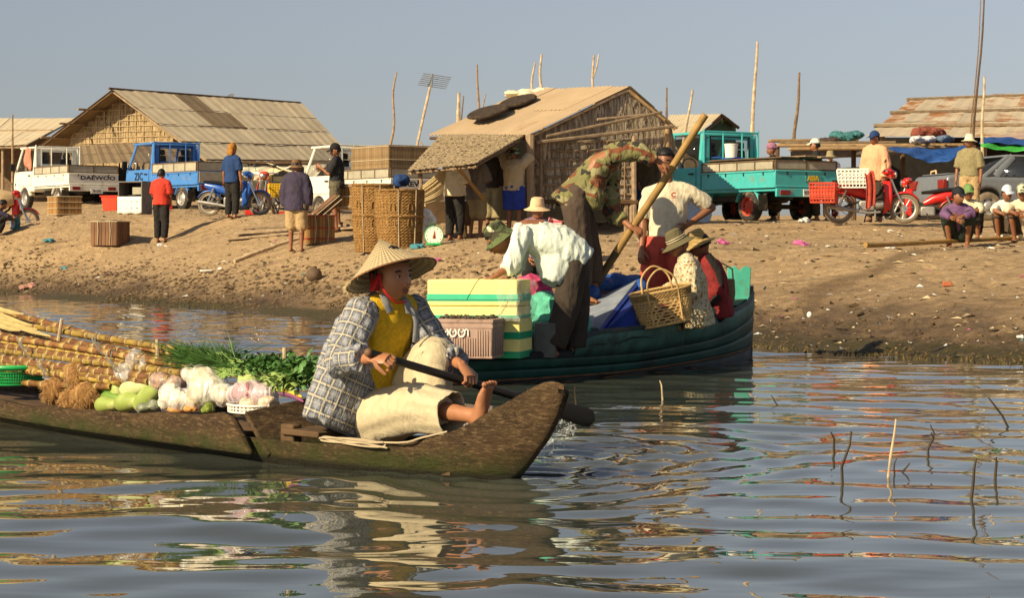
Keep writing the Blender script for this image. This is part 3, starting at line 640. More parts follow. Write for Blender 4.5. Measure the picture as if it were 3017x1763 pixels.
        at_ = me.attributes.new('puv', 'FLOAT_VECTOR', 'POINT'); at_.data.foreach_set('vector', np.concatenate([uv, np.zeros((len(uv), 1))], 1).astype(np.float32).ravel())
        me.materials.append(shirt); link('shirt', me, root, fix=False)
    if hair:
        hm = MB(); cap_shell(hm, HM, (.106, .087, .124), lambda p: (p.z > .42 or p.x < .12) and not (p.z < -.45) and not (p.z < -.1 and p.x > -.25), off=(-.006, 0, .008)); hm.build('hair', M_('hair'), root, solid=.006)
    if hat:
        up2 = (hat_up or hu); fw2 = (hat_fwd or hd)
        HMh = frame(J['hed']+hd*hat_off[0]*k+hl*hat_off[1]*k+hu*hat_off[2]*k, (fw2-up2*fw2.dot(up2)).normalized(), up2.normalized()) @ Matrix.Scale(k, 4)
        hat_mesh(hat, HMh).build({'cap': 'cap', 'scarf': 'head_scarf', 'turban': 'head_scarf'}.get(hat, 'hat'), hat_mat or M_(CLO[hat]), root)
    return root
def stand(loc, yaw, k=1., armL=None, armR=None, lean=0., stance=.0, twist=0., head=0.):
    f = V(math.cos(R(yaw)), math.sin(R(yaw)), 0); l = V(-f.y, f.x, 0); u = V(0, 0, 1)
    def b(x, y, z): return loc+(f*x+l*y+u*z)*k
    J = {}
    ln = math.radians(lean); px = lambda h: .50*0+math.sin(ln)*h; pz = lambda h: .91+math.cos(ln)*h
    J['pel'] = b(0, 0, .91); J['che'] = b(px(.30), 0, pz(.30)); J['nek'] = b(px(.50), 0, pz(.50)); J['hed'] = b(px(.62)+.02, 0, pz(.63))
    for s, g in (('L', 1), ('R', -1)):
        J['s'+s] = b(px(.42), .165*g, pz(.42)); sh = J['s'+s]
        a = (armL if s == 'L' else armR) or ((.0, .03, -.28), (.06, .03, -.53))
        J['e'+s] = sh+(f*a[0][0]+l*a[0][1]*g+u*a[0][2])*k; J['w'+s] = sh+(f*a[1][0]+l*a[1][1]*g+u*a[1][2])*k
        J['h'+s] = b(0, .09*g, .87); J['k'+s] = b(.02+stance*g*.5, (.10)*g, .47); J['a'+s] = b(-.02+stance*g, .10*g, .075)
    return J
def squat(loc, yaw, k=1., arms=0, lean=0.):
    f = V(math.cos(R(yaw)), math.sin(R(yaw)), 0); l = V(-f.y, f.x, 0); u = V(0, 0, 1)
    def b(x, y, z): return loc+(f*x+l*y+u*z)*k
    J = dict(pel=b(-.20, 0, .20), che=b(-.03+lean, 0, .45), nek=b(.06+lean*1.5, 0, .64), hed=b(.12+lean*1.7, 0, .76))
    for s, g in (('L', 1), ('R', -1)):
        J['h'+s] = b(-.17, .09*g, .20); J['k'+s] = b(.16, .17*g, .47); J['a'+s] = b(0, .13*g, .075); J['s'+s] = b(.02+lean, .17*g, .57)
        J['e'+s] = b(.20, .21*g, .50); J['w'+s] = b(.33, (.03 if arms == 0 else .12)*g, .44+.02*g)
    return J
def pxj(d, **p): return {a: at(b[0], b[1], d+(b[2] if len(b) > 2 else 0)) for a, b in p.items()}
# ------------------------------------------------------------------ huts and stalls
def sheetmat(name, a, b, rust, amt, rand=.18):
    if name in MC: return MC[name]
    n = NT(name); MC[name] = n.m
    v = n.map(scale=(1, 1, .35)); c = n.mix(n.ramp(n.noise(2.2, v, 6, .6), [(.3, (0, 0, 0)), (.7, (1, 1, 1))]), a, b)
    c = n.mix(n.ramp(n.math('ADD', n.noise(1.1, v, 6, .65), n.math('MULTIPLY_ADD', n.rnd(), .3, -.15)), [(amt, (0, 0, 0)), (amt+.12, (1, 1, 1))]), c, rust)
    h = n.n.new('ShaderNodeHueSaturation'); n.l(c, h.inputs['Color']); n.l(n.math('MULTIPLY_ADD', n.rnd(), rand*2, 1-rand), h.inputs['Value'])
    n.col(h.outputs[0]); n.rough(.7); n.p.inputs['Metallic'].default_value = .1; n.bump(n.noise(30, None, 4), .3, .01); return n.m
def bil(A, B, Cc, D, u, v): return lerp(lerp(A, B, u), lerp(D, Cc, u), v)
def sheet_roof(root, A, B, Cc, D, nc, nr, m, lam=.16, amp=.014, over=.02, name='roof_sheet', dark=None, dm=None):
    nn = (B-A).cross(D-A).normalized()
    if nn.z < 0: nn = -nn
    wd = (B-A).length
    for j in range(nr):
        for i in range(nc):
            u0, u1 = i/nc-.004, (i+1)/nc+.008; v0, v1 = j/nr-(.012 if j else 0), (j+1)/nr+.015
            lift = nn*(.012*(nr-j)+.01*(i % 2)+random.uniform(0, .012)); tilt = random.uniform(-.012, .012)
            nu = max(6, int((u1-u0)*wd/lam*4)); mb = MB(root.matrix_basis.inverted() if False else Matrix.Translation(-root.location))
            def fn(u, v): return bil(A, B, Cc, D, lerp(u0, u1, u)+tilt*v*.3, lerp(v0, v1, v))+nn*(amp*math.sin(u*nu*math.pi/2))+lift
            mb.patch(fn, nu, 1); mm = m
            if dark and (i, j) in dark: mm = dm
            elif dark and i in dark: mm = dm
            mb.build(name, mm, root, fix=False, solid=.004, smooth=False)
def bar(root, name, a, b, r, m, n=6, rel=True, bend=0):
    mb = MB(Matrix.Translation(-root.location) if (root and rel) else None); a = Vector(a); b = Vector(b); L = (b-a).length; k = max(2, min(7, int(L/.35)))
    pts = [lerp(a, b, i/k)+V(random.uniform(-1, 1), random.uniform(-1, 1), random.uniform(-1, 1))*bend*L*.01 for i in range(k+1)]
    rr = [r*random.uniform(.88, 1.12) for _ in pts]
    mb.tube(pts, rr, n); return mb.build(name, m, root, fix=False)
def leafwall(root, name, fn, nn, count, ln, wd, m, rows=None, seed=3, jag=.25):
    """many narrow hanging leaves over a wall surface; fn(u,v)->point, v down"""
    rg = random.Random(seed); mb = MB(Matrix.Translation(-root.location))
    for i in range(count):
        u = rg.random(); v = rg.random() if not rows else (rg.randrange(rows)+rg.uniform(-.05, .1))/rows
        p = fn(u, v); q = fn(min(1.02, u+.01), v); sd = (q-p).normalized(); dn = V(0, 0, -1)+sd*rg.uniform(-jag, jag); o = nn*rg.uniform(.004, .03); L = ln*rg.uniform(.6, 1.3); w_ = wd*rg.uniform(.6, 1.4)
        a = p-sd*w_/2+o*.4; b = p+sd*w_/2+o*.4; m_ = p+dn*L*.5+o*1.2
        mb.add([a, b, m_+sd*w_/2, m_-sd*w_/2, p+dn*L+sd*w_*.2+o, p+dn*L-sd*w_*.3+o], [(0, 1, 2, 3), (3, 2, 4, 5)])
    o = mb.build(name, m, root, fix=False, smooth=False); o['kind'] = 'stuff'; return o
def leafmat(name, cols, sc_=22, st=(1, 1, .12)):
    if name in MC: return MC[name]
    n = NT(name); MC[name] = n.m
    c = n.ramp(n.noise(sc_, n.map(scale=st), 3, .6), [(.25, cols[0]), (.45, cols[1]), (.62, cols[2]), (.75, cols[3])]); n.col(c); n.rough(.9); n.bump(n.noise(60, n.map(scale=st), 3), .5, .01); return n.m
LEAF = leafmat('dry_palm_leaf', [(.09, .068, .046), (.25, .20, .14), (.48, .40, .29), (.66, .58, .46)])
MATT = leafmat('woven_palm', [(.16, .11, .055), (.30, .22, .115), (.42, .31, .165), (.50, .38, .21)], 14, (1, 1, .3))
TIN = sheetmat('tan_tin', (.42, .31, .19), (.48, .36, .23), (.34, .23, .13), .70, .05)
TIN2 = sheetmat('dusty_tin', (.50, .41, .27), (.62, .52, .36), (.30, .21, .12), .66, .10)
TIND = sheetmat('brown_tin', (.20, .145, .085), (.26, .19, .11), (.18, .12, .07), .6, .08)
TINR = sheetmat('rusty_tin', (.48, .40, .28), (.56, .47, .34), (.33, .145, .055), .50, .12)
WG = M_('wood_grey'); ST = M_('stick'); DK = M_('painted_shade')
# --- big shed with the gable wall (left)
A, B, Cc, D = at(333, 267, 75), at(885, 308, 83), at(1045, 478, 80.5), at(612, 474, 72.5)
root = thing('market_shed', 'large shed with long tan sheet-metal roof and woven palm gable wall behind the blue truck', 'shed', ground(520, 76))
rb = (A-B).normalized()
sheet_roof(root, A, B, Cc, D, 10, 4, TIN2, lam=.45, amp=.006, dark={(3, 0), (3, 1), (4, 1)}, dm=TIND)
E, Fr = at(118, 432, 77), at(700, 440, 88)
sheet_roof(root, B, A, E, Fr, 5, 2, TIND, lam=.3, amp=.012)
for v in (.25, .5, .75, 1.0):
    bar(root, 'roof_batten', bil(A, B, Cc, D, -.01, v)+V(0, 0, .04), bil(A, B, Cc, D, 1.0, v)+V(0, 0, .04), .026, M_('wood_dark'))
bar(root, 'ridge_pole', A+V(0, 0, .07)+rb*.2, B+V(0, 0, .07), .045, M_('wood_dark'))
for v in (.3, .55, .8): bar(root, 'purlin', bil(B, A, E, Fr, 1.06, v)-V(0, 0, .08), bil(B, A, E, Fr, .8, v)-V(0, 0, .08), .04, WG)
bar(root, 'rafter', A-V(0, 0, .05), E-V(0, 0, .05), .05, M_('wood_dark')); bar(root, 'rafter', A-V(0, 0, .05), D-V(0, 0, .05), .04, WG)
ap, gl, gr_, bl, br = at(357, 288, 76), at(208, 402, 77), at(508, 405, 75), at(208, 470, 77), at(508, 470, 75)
def gab(u, v):
    bot = lerp(bl, br, u); t = abs(u-.497)/.5; top = lerp(ap, gl if u < .497 else gr_, min(1, t)); return lerp(Vector((bot.x, bot.y, top.z)), bot, v)
gn = (br-bl).cross(V(0, 0, 1)).normalized()
if gn.y > 0: gn = -gn
mb = MB(Matrix.Translation(-root.location)); mb.patch(lambda u, v: gab(u, v)-gn*.03, 24, 4); mb.build('gable_wall', MATT, root, fix=False, solid=.03)
leafwall(root, 'palm_strips', lambda u, v: gab(u, v), gn, 900, .5, .09, MATT, seed=4, jag=.06)
for i in range(13):
    u = .04+.92*i/12; bar(root, 'lattice_lath', gab(u, .0)+gn*.05, gab(u, .97)+gn*.05, .012, M_('stick_pale'), 4)
for i in range(9):
    z = lerp(gl.z-.5, ap.z-.25, i/8.); us = [u/60 for u in range(61) if gab(u/60, 0).z > z]
    if us: 
        a = gab(min(us), 0); b = gab(max(us), 0); bar(root, 'lattice_lath', V(a.x, a.y, z)+gn*.06, V(b.x, b.y, z)+gn*.06, .012, M_('stick_pale'), 4)
la, lb, lc, ld = at(225, 432, 74), at(500, 420, 73), at(560, 478, 70), at(232, 484, 70.5)
sheet_roof(root, la, lb, lc, ld, 5, 2, TIND, lam=.3)
for px in (240, 420, 615, 700, 800, 900, 1000): bar(root, 'post', ground(px, 72+px*.007), at(px, 474, 72+px*.007), .06, WG)
# shade inside the shed painted as near-black: back wall and side wall
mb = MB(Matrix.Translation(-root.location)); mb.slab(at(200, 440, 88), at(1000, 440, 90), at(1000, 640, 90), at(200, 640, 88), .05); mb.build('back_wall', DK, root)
# --- shed at the far left
root = thing('market_shed', 'low shed with pale striped sheet-metal roof beyond the truck with DAEWOO lettering', 'shed', ground(40, 84))
A, B, Cc, D = at(-160, 352, 90), at(222, 350, 86), at(80, 428, 79), at(-200, 432, 82)
sheet_roof(root, A, B, Cc, D, 8, 2, TIN2, lam=.45, amp=.007)
bar(root, 'eave_beam', Cc-V(0, 0, .08), D-V(0, 0, .08), .06, WG); bar(root, 'rafter', B, Cc, .05, M_('wood_dark')); bar(root, 'batten', bil(A, B, Cc, D, 0, .5)+V(0, 0, .05), bil(A, B, Cc, D, 1, .5)+V(0, 0, .05), .04, WG)
for px in (8, 78, 150): bar(root, 'post', ground(px, 80), at(px, 428, 80), .06, WG)
mb = MB(Matrix.Translation(-root.location)); mb.slab(at(-200, 430, 89), at(215, 400, 87), at(215, 660, 87), at(-200, 660, 89), .05); mb.build('back_wall', M_('board_brown'), root)
# --- palm hut in the centre
root = thing('palm_hut', 'palm-leaf hut on short stilts with tan sheet-metal roof and thatch awning', 'hut', ground(1740, 39))
A, B, Cc, D = at(1556, 268, 41), at(1853, 258, 38.2), at(1556, 398, 37), at(1268, 398, 39.3)
sheet_roof(root, A, B, Cc, D, 7, 2, TIN, lam=.13, amp=.012)
A2, D2_ = at(1640, 268, 43.5), at(1992, 380, 38.6); B2 = at(1940, 372, 43.5)
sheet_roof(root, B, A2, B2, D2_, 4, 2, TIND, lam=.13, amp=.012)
ap, gl, gr_, bl, br = at(1846, 272, 38.4), at(1570, 404, 37.4), at(1978, 378, 38.6), at(1570, 428, 37.4), at(1978, 394, 38.6)
def gab2(u, v):
    bot = lerp(bl, br, u); um = .675; top = lerp(gl, ap, u/um) if u < um else lerp(ap, gr_, (u-um)/(1-um)); return lerp(Vector((bot.x, bot.y, top.z)), bot, v)
gn = V(.1, -1, 0).normalized()
mb = MB(Matrix.Translation(-root.location)); mb.patch(lambda u, v: gab2(u, v)-gn*.02, 24, 3); mb.build('gable_wall', LEAF, root, fix=False, solid=.02)
leafwall(root, 'gable_leaves', lambda u, v: gab2(u, v*.92), gn, 950, .34, .05, LEAF, seed=8, jag=.5)
wl, wr_, wl2, wr2 = at(1578, 416, 37.5), at(1868, 412, 38.0), at(1578, 588, 37.5), at(1868, 590, 38.0)
wall = lambda u, v: bil(wl, wr_, wr2, wl2, u, v)
mb = MB(Matrix.Translation(-root.location)); mb.patch(lambda u, v: wall(u, v)-gn*.02, 12, 6); mb.build('wall', LEAF, root, fix=False, solid=.02)
leafwall(root, 'wall_leaves', wall, gn, 1500, .26, .045, LEAF, rows=7, seed=9, jag=.25)
for v in (.02, .17, .32, .46, .61, .75, .9): bar(root, 'batten', wall(-.02, v)+gn*.055, wall(1.0, v)+gn*.055, .019, WG, 5, bend=.5)
for u in (.06, .3, .52, .72, .90, .985): bar(root, 'lath', wall(u, .03)+gn*.07, wall(u, .99)+gn*.07, .016, ST, 5, bend=.6)
bar(root, 'gable_beam', at(1610, 402, 37.2), at(1950, 330, 38.2), .028, WG, 6); bar(root, 'gable_beam', at(1580, 420, 37.1), at(1985, 372, 38.2), .032, WG, 6); bar(root, 'gable_beam', at(1760, 352, 37.7), at(1900, 338, 38.1), .022, WG, 6)
bar(root, 'rafter', at(1561, 402, 37.1), at(1850, 264, 38.2), .03, M_('stick_pale'), 6, bend=.4); bar(root, 'rafter', at(1852, 266, 38.2), at(1990, 380, 38.4), .035, M_('wood_tan'), 6); bar(root, 'eave_beam', Cc-V(0, 0, .06), D-V(0, 0, .06), .03, M_('wood_dark'))
for (px, y0, d, r) in ((1562, 398, 37.0, .075), (1594, 412, 37.3, .03), (1868, 400, 37.9, .05), (1966, 352, 38.5, .045)): bar(root, 'post', ground(px, d)-V(0, 0, .05), at(px, y0, d), r, M_('wood_tan') if px > 1900 else WG, 8, bend=.3)
for px in (1700, 1845, 1862): bar(root, 'stilt', ground(px, 37.9)-V(0, 0, .05), at(px, 592, 37.9), .05, WG, 7)
bar(root, 'floor_beam', at(1566, 594, 37.5), at(1878, 596, 37.9), .05, M_('wood_dark'), 6)
mb = MB(Matrix.Translation(-root.location)); mb.slab(at(1560, 598, 37.6), at(1872, 598, 38), at(1900, 590, 41), at(1480, 590, 41), .05); mb.build('floor', M_('wood_dark'), root)
mb = MB(Matrix.Translation(-root.location)); mb.slab(at(1375, 400, 41.4), at(1960, 390, 43), at(1960, 700, 43), at(1375, 720, 41.4), .05); mb.build('back_wall', DK, root)  # wall coloured near-black to paint in the shade under awning and roof
# awning: overlapping thatch courses
TL, TR, BR, BL = at(1300, 404, 38.6), at(1556, 400, 37.3), at(1404, 488, 34.2), at(1204, 508, 35.4)
THA = leafmat('thatch', [(.12, .085, .048), (.26, .195, .115), (.40, .32, .20), (.50, .41, .27)], 30, (1, 1, 1))
nn = (TR-TL).cross(BL-TL).normalized(); nn = -nn if nn.z < 0 else nn
for j in range(15):
    v0, v1 = j/15-.03, (j+1)/15+.02; rg = random.Random(j); jag = [rg.uniform(-.012, .018) for _ in range(41)]; wob = [rg.uniform(0, .018) for _ in range(41)]
    mb = MB(Matrix.Translation(-root.location))
    def fn(u, v): 
        i = int(round(u*40)); sag = -V(0, 0, 1)*.10*math.sin(math.pi*u)*0
        return bil(TL, TR, BR, BL, u, lerp(v0, v1, v)+(jag[i] if v > .9 else 0))+nn*(.02+.028*v+wob[i]*.5)+sag
    mb.patch(fn, 40, 2); mb.build('thatch_course', THA, root, fix=False, solid=.015, smooth=False)
for u in (.04, .35, .68, .97): bar(root, 'awning_pole', bil(TL, TR, BR, BL, u, 0)-nn*.02, bil(TL, TR, BR, BL, u, 1.02)-nn*.02, .02, ST)
bar(root, 'awning_prop', at(1340, 484, 34.9), at(1426, 588, 36.2), .03, M_('bamboo'), 8)
bar(root, 'awning_edge_pole', BL-nn*.02, BR-nn*.02, .022, ST); bar(root, 'awning_post', ground(1240, 35.4), at(1240, 500, 35.4), .03, ST)
# two old winnowing baskets and a rag heap lying on the roof
for (px, py, d, sx, lab) in ((1440, 335, 39.0, .44, 'dark shallow round tray lying on tan hut roof, lower of the pair'), (1528, 303, 39.5, .40, 'dark shallow round tray lying on tan hut roof, upper of the pair')):
    p = at(px, py, d); zz = (Cc-D).cross(A-D).normalized(); zz = zz if zz.z > 0 else -zz
    mb = MB(); Mx = frame(p, (Cc-D).normalized(), zz); mb.lathe([(.001, .06), (sx*.7, .07), (sx*.93, .075), (sx, .05), (sx*.99, .02), (sx*.9, .0), (.001, 0)], 26, M=Mx, squash=.92, wob=lambda q, z: .015*math.sin(5*q))
    tag(mb.build('winnowing_tray', mat('old_tray', (.045, .030, .020), .9, .5, 12, bump=.8, bscale=40, dirt=((.16, .11, .07), .6))), lab, 'tray', 'trays drying on the hut roof')
mb = MB(); p = at(1560, 276, 40.5)
for i in range(9): mb.ell(p+V(random.uniform(-.55, .35), random.uniform(-.1, .3), random.uniform(-.05, .03)), (random.uniform(.15, .3), .2, random.uniform(.05, .11)), 10, 7, fn=lambda q: 1+.12*math.sin(9*q.x+5*q.y))
tag(mb.build('tarpaulin_heap', M_('white_tarp')), 'pale crumpled cloth heap draped over the hut roof ridge', 'cloth')
mb = MB(); p = at(1610, 276, 40.8); mb.ell(p, (.25, .15, .07), 12, 8, fn=lambda q: 1+.2*math.sin(8*q.x+6*q.y)); tag(mb.build('cloth_bundle', M_('lilac_cloth')), 'small purple cloth bundle on the hut roof ridge', 'cloth')
# --- small hut between hut and teal truck
root = thing('small_hut', 'small sheet-metal hut with green gable standing behind the teal truck', 'hut', ground(2080, 62))
A, B, Cc, D = at(1975, 340, 64), at(2126, 338, 60), at(2060, 398, 57.5), at(1940, 402, 60)
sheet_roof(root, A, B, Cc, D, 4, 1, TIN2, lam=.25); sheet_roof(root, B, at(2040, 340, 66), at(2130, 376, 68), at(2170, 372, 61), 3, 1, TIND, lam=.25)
mb = MB(Matrix.Translation(-root.location)); mb.add([at(2062, 400, 58.4), at(2128, 346, 60.5), at(2166, 374, 61.2), at(2166, 560, 61.2), at(2062, 560, 58.4)], [(0, 1, 2, 3, 4)]); mb.build('gable_wall', mat('green_board', (.075, .12, .05), .8, .3), root, solid=.05)
bar(root, 'rafter', B-V(0, 0, .1), at(2056, 402, 57.6), .05, M_('board_brown')); bar(root, 'rafter', B, at(2175, 376, 61), .05, M_('wood_dark'))
mb = MB(Matrix.Translation(-root.location)); mb.slab(at(1890, 420, 60), at(2062, 405, 60), at(2062, 640, 60), at(1890, 640, 60), .05); mb.build('wall', M_('board_brown'), root)
# --- right shed with rusty roof
root = thing('market_shed', 'shed with rust-streaked sheet-metal roof behind the grey car', 'shed', ground(2850, 62))
A, B, Cc, D = at(2692, 292, 64), at(3200, 272, 66), at(3180, 405, 55), at(2556, 402, 55.5)
sheet_roof(root, A, B, Cc, D, 11, 3, TINR, lam=.45, amp=.007)
for v in (.08, .46, .80): bar(root, 'roof_batten', bil(A, B, Cc, D, -.02, v)+V(0, 0, .07), bil(A, B, Cc, D, 1, v)+V(0, 0, .07), .055, WG)
for px in (2600, 2750, 2900, 3050): bar(root, 'post', ground(px, 56), at(px, 402, 56), .07, WG)
mb = MB(Matrix.Translation(-root.location)); mb.slab(at(2580, 405, 60), at(3200, 405, 60), at(3200, 660, 60), at(2580, 660, 60), .05); mb.build('back_wall', DK, root)  # near-black colour paints in the shade below this roof
# --- long open stall behind teal truck and car
root = thing('market_stall', 'long dark open stall with junk on its plank roof behind the motorcycle', 'stall', ground(2560, 50))
for i, (x0, x1, y, d) in enumerate(((2270, 2530, 410, 50.5), (2300, 2640, 417, 49.5), (2290, 2840, 424, 48.6), (2420, 2860, 430, 48), (2330, 2600, 434, 47.6))):
    mb = MB(Matrix.Translation(-root.location)); a, b = at(x0, y, d), at(x1, y-2, d+.4); mb.slab(a, b, b+V(0, .5, 0), a+V(0, .5, 0), .06); mb.build('roof_plank', M_('wood_grey') if i % 2 else M_('wood_tan'), root, bevel=.01)
for px, d in ((2290, 49), (2515, 48.5), (2660, 49), (2870, 49.5)): bar(root, 'post', ground(px, d), at(px, 428, d), .06, M_('wood_dark'))
mb = MB(Matrix.Translation(-root.location)); mb.slab(at(2590, 432, 51.5), at(2900, 432, 52), at(2900, 660, 52), at(2590, 660, 51.5), .05); mb.build('back_wall', DK, root)  # shade at the back of the stall is put into the colour
bar(root, 'counter_rail', at(2470, 503, 48.6), at(2600, 500, 48.6), .07, M_('wood_dark'))
mb = MB(Matrix.Translation(-root.location)); mb.tube([at(2330, 450, 49.4), at(2450, 446, 49.2), at(2560, 444, 49), at(2660, 438, 49)], [.13, .16, .15, .12], 10); mb.build('rolled_awning', mat('grey_canvas', (.17, .16, .15), .9, .25, bump=.8, bscale=20, bdist=.02), root)
def sag(name, lab, c4, m, dip, cat='tarpaulin', wr=.05, nu=20, nv=8, seed=0):
    A, B, Cc, D = c4; rg = random.Random(seed); ph = [rg.uniform(0, 6) for _ in range(4)]
    mb = MB(); mb.patch(lambda u, v: bil(A, B, Cc, D, u, v)-V(0, 0, dip*4*u*(1-u)*(.4+.6*v))+V(0, -1, .4)*wr*(math.sin(u*9+ph[0])+.6*math.sin(u*23+v*4+ph[1])+.4*math.sin(v*11+ph[2]+u*5)), nu, nv)
    return tag(mb.build(name, m, fix=False, solid=.01), lab, cat)
sag('tarpaulin', 'blue plastic tarpaulin hanging under the plank stall roof beside the grey car', [at(2600, 432, 48.2), at(2860, 430, 48.2), at(2800, 476, 47.0), at(2625, 438, 47.2)], M_('blue_tarp'), .1)
sag('tarpaulin', 'blue tarpaulin strip folded above the green one over the grey car', [at(2890, 408, 47), at(3120, 404, 47), at(3120, 428, 46), at(2886, 420, 46)], M_('blue_tarp'), .02, seed=2)
sag('tarpaulin', 'bright green tarpaulin strip stretched under the blue one over the grey car', [at(2886, 418, 46.4), at(3120, 425, 46.4), at(3120, 446, 45.5), at(2890, 438, 45.5)], M_('green_tarp'), .02, seed=3)
sag('tarpaulin', 'pale pink canvas sheet stretched over the far stall roof beside the pale pole', [at(2915, 398, 50), at(3150, 385, 50), at(3150, 412, 48), at(2890, 412, 48)], mat('pink_canvas', (.42, .30, .24), .9, .15), .0, seed=5)
def heap(name, lab, px, py, d, sx, sz, m, n=7, cat='cloth', seed=0, group=None):
    rg = random.Random(seed); mb = MB(); p = at(px, py, d)
    for i in range(n):
        mb.ell(p+V(rg.uniform(-.7, .7)*sx, rg.uniform(-.15, .25), rg.uniform(-.2, .5)*sz), (sx*rg.uniform(.3, .55), .22, sz*rg.uniform(.5, .9)), 12, 8, fn=lambda q: 1+.16*math.sin(8*q.x+5*q.z+i)+.1*math.sin(13*q.y+i))
    me = remesh(mb, .035, 2); folds(me, .03, 5, seed=seed); o = link(name, me, None, fix=False); me.materials.append(m); return tag(o, lab, cat, group)
heap('cloth_bundle', 'teal tarpaulin bundle on the stall roof beside the white-capped man', 2500, 404, 50.5, .45, .14, M_('rag_teal'), seed=1)
heap('cloth_bundle', 'rusty maroon net heap on the stall roof', 2735, 394, 50.5, .45, .17, M_('rag_maroon'), seed=2)
heap('cloth_bundle', 'pale plastic sack slumped below the maroon net heap', 2722, 414, 48.4, .28, .10, M_('plastic_scrap'), seed=3)
heap('cloth_bundle', 'dark blue cloth bundle beside the pale sack on the stall roof', 2785, 414, 48.4, .25, .10, M_('rag_blue'), seed=4)
heap('cloth_bundle', 'flat dark net heap at the near end of the stall roof', 2445, 416, 50, .35, .08, M_('rust_dark'), seed=6)
# dark stalls with white awnings behind the motorbikes on the left
root = thing('market_stall', 'low dark stall under sagging cream awnings behind the motorbikes', 'stall', ground(850, 58))
for px in (735, 800, 880, 960): bar(root, 'post', ground(px, 58), at(px, 478, 58), .05, M_('wood_dark'))
bar(root, 'beam', at(715, 480, 58), at(980, 480, 58), .05, M_('wood_dark'))
mb = MB(Matrix.Translation(-root.location)); mb.slab(at(720, 520, 59), at(985, 520, 59), at(985, 600, 59), at(720, 600, 59), .05); mb.build('front_board', mat('stall_board', (.10, .085, .055), .9, .3), root)
mb = MB(Matrix.Translation(-root.location)); mb.slab(at(720, 478, 60), at(985, 478, 60), at(985, 496, 60), at(720, 496, 60), .05); mb.build('valance', DK, root)  # strip coloured near-black to stand for shade inside the stall
sag('awning_cloth', 'cream cloth awning sagging behind the red motorbike', [at(715, 488, 57.5), at(882, 484, 57.5), at(790, 520, 55), at(712, 512, 55)], M_('white_tarp'), .15, 'awning', seed=6)
sag('awning_cloth', 'cream cloth awning hanging beside the man in the dark purple shirt', [at(785, 482, 57.5), at(965, 480, 57.5), at(930, 520, 55), at(860, 506, 55)], M_('white_tarp'), .22, 'awning', seed=7)
# --- poles against the sky
def pole(lab, a, b, d, r, m, crook=0, fork=None, name='wooden_pole'):
    g = ground(a[0], d); p0 = at(a[0], a[1], d); p1 = at(b[0], b[1], d); k = 8; pts = [V(p0.x, p0.y, g.z-.1)]
    for i in range(k+1):
        t = i/k; pts.append(lerp(p0, p1, t)+V(math.sin(t*7+d)*crook, 0, 0))
    mb = MB(); mb.tube(pts, [r*1.2]+[r*(1.1-.5*i/k)*random.uniform(.9, 1.1) for i in range(k+1)], 7)
    if fork: mb.tube([pts[-4], lerp(pts[-4], at(*fork, d), .5)+V(.03, 0, 0), at(*fork, d)], [r*.6, r*.5, r*.4], 6)
    return tag(mb.build(name, m, fix=False), lab, 'pole', 'bare poles standing against the sky')
pole('crooked dark pole beside the television aerial', (1150, 440), (1168, 212), 56, .036, ST, .05)
pole('short pale stake against the sky beside the palm hut roof end', (1348, 420), (1352, 273), 52, .06, M_('stick_pale'))
pole('slender leaning twig beside the short pale stake', (1352, 420), (1366, 282), 54, .025, ST)
pole('tall thin pole rising beside the dark roof trays', (1416, 420), (1405, 190), 50, .035, ST, .01)
pole('faint slanting twig beside the tall thin pole', (1416, 340), (1432, 275), 50, .02, ST)
pole('crooked stick above the cloth heap on the hut ridge, shorter of two', (1564, 350), (1574, 184), 44, .03, M_('stick_pale'), .03)
pole('crooked stick above the cloth heap on the hut ridge, taller of two', (1598, 350), (1593, 160), 44, .035, M_('stick_pale'), .03)
pole('forked branch pole rising above the hut ridge', (1750, 350), (1747, 162), 44.5, .035, M_('stick_pale'), .02, (1764, 160))
pole('dark pole beside the hut eave and small hut roof', (1963, 430), (1964, 258), 50, .035, ST)
pole('leaning pale pole in front of the small hut roof', (2008, 460), (2040, 265), 46, .04, M_('stick_pale'), .01)
pole('tall pale notched pole rising behind the teal truck cab', (2213, 440), (2231, 122), 52, .05, M_('stick_pale'), .01)
pole('dark leaning pole between the teal truck and the white-capped man', (2338, 440), (2357, 213), 54, .05, ST, .02)
pole('very tall dark bamboo mast above the man in the straw hat', (2864, 470), (2902, -30), 47, .030, M_('wood_dark'), .02)
pole('thin dark cane leaning close beside the tall bamboo mast', (2856, 470), (2893, -30), 47.5, .018, ST, .02)
pole('pale peeled pole beside the rusty shed roof', (2893, 450), (2899, 225), 46, .036, M_('stick_pale'), .015)
pole('thin post in front of the shed with striped roof beside the white truck', (37, 600), (37, 338), 72, .05, ST)
root = thing('television_aerial', 'television aerial of many rods on a leaning bamboo mast', 'aerial', ground(1186, 55))
bar(root, 'mast', ground(1180, 55), at(1268, 252, 55), .035, M_('stick_pale')); c = at(1272, 238, 55)
bar(root, 'boom', c+V(-.1, 0, -.15), c+V(.02, 0, .2), .025, M_('steel'))
for i in range(7):
    z = -.18+.06*i; y = (i-3)*.12; bar(root, 'rod', c+V(-.36+.02*i, y, z+.05), c+V(.40+.02*i, y, z-.06), .010, M_('steel'), 4)
for s in (-1, 1): bar(root, 'support_rod', c+V(.02, 0, 0), c+V(.02+.0*s, .4*s, .18*s), .012, M_('steel'), 4)
bar(root, 'guy_stick', at(1240, 420, 55), at(1268, 470, 54), .02, ST)
root = thing('television_aerial', 'small faint aerial above the ridge of the large shed', 'aerial', ground(677, 84)); c = at(677, 283, 84)
bar(root, 'mast', ground(677, 84), c, .03, M_('steel'))
for i in range(4): bar(root, 'rod', c+V(-.16+.04*i, (i-1.5)*.1, -.06+.05*i), c+V(.16, (i-1.5)*.1, -.02+.04*i), .012, M_('steel'), 4)
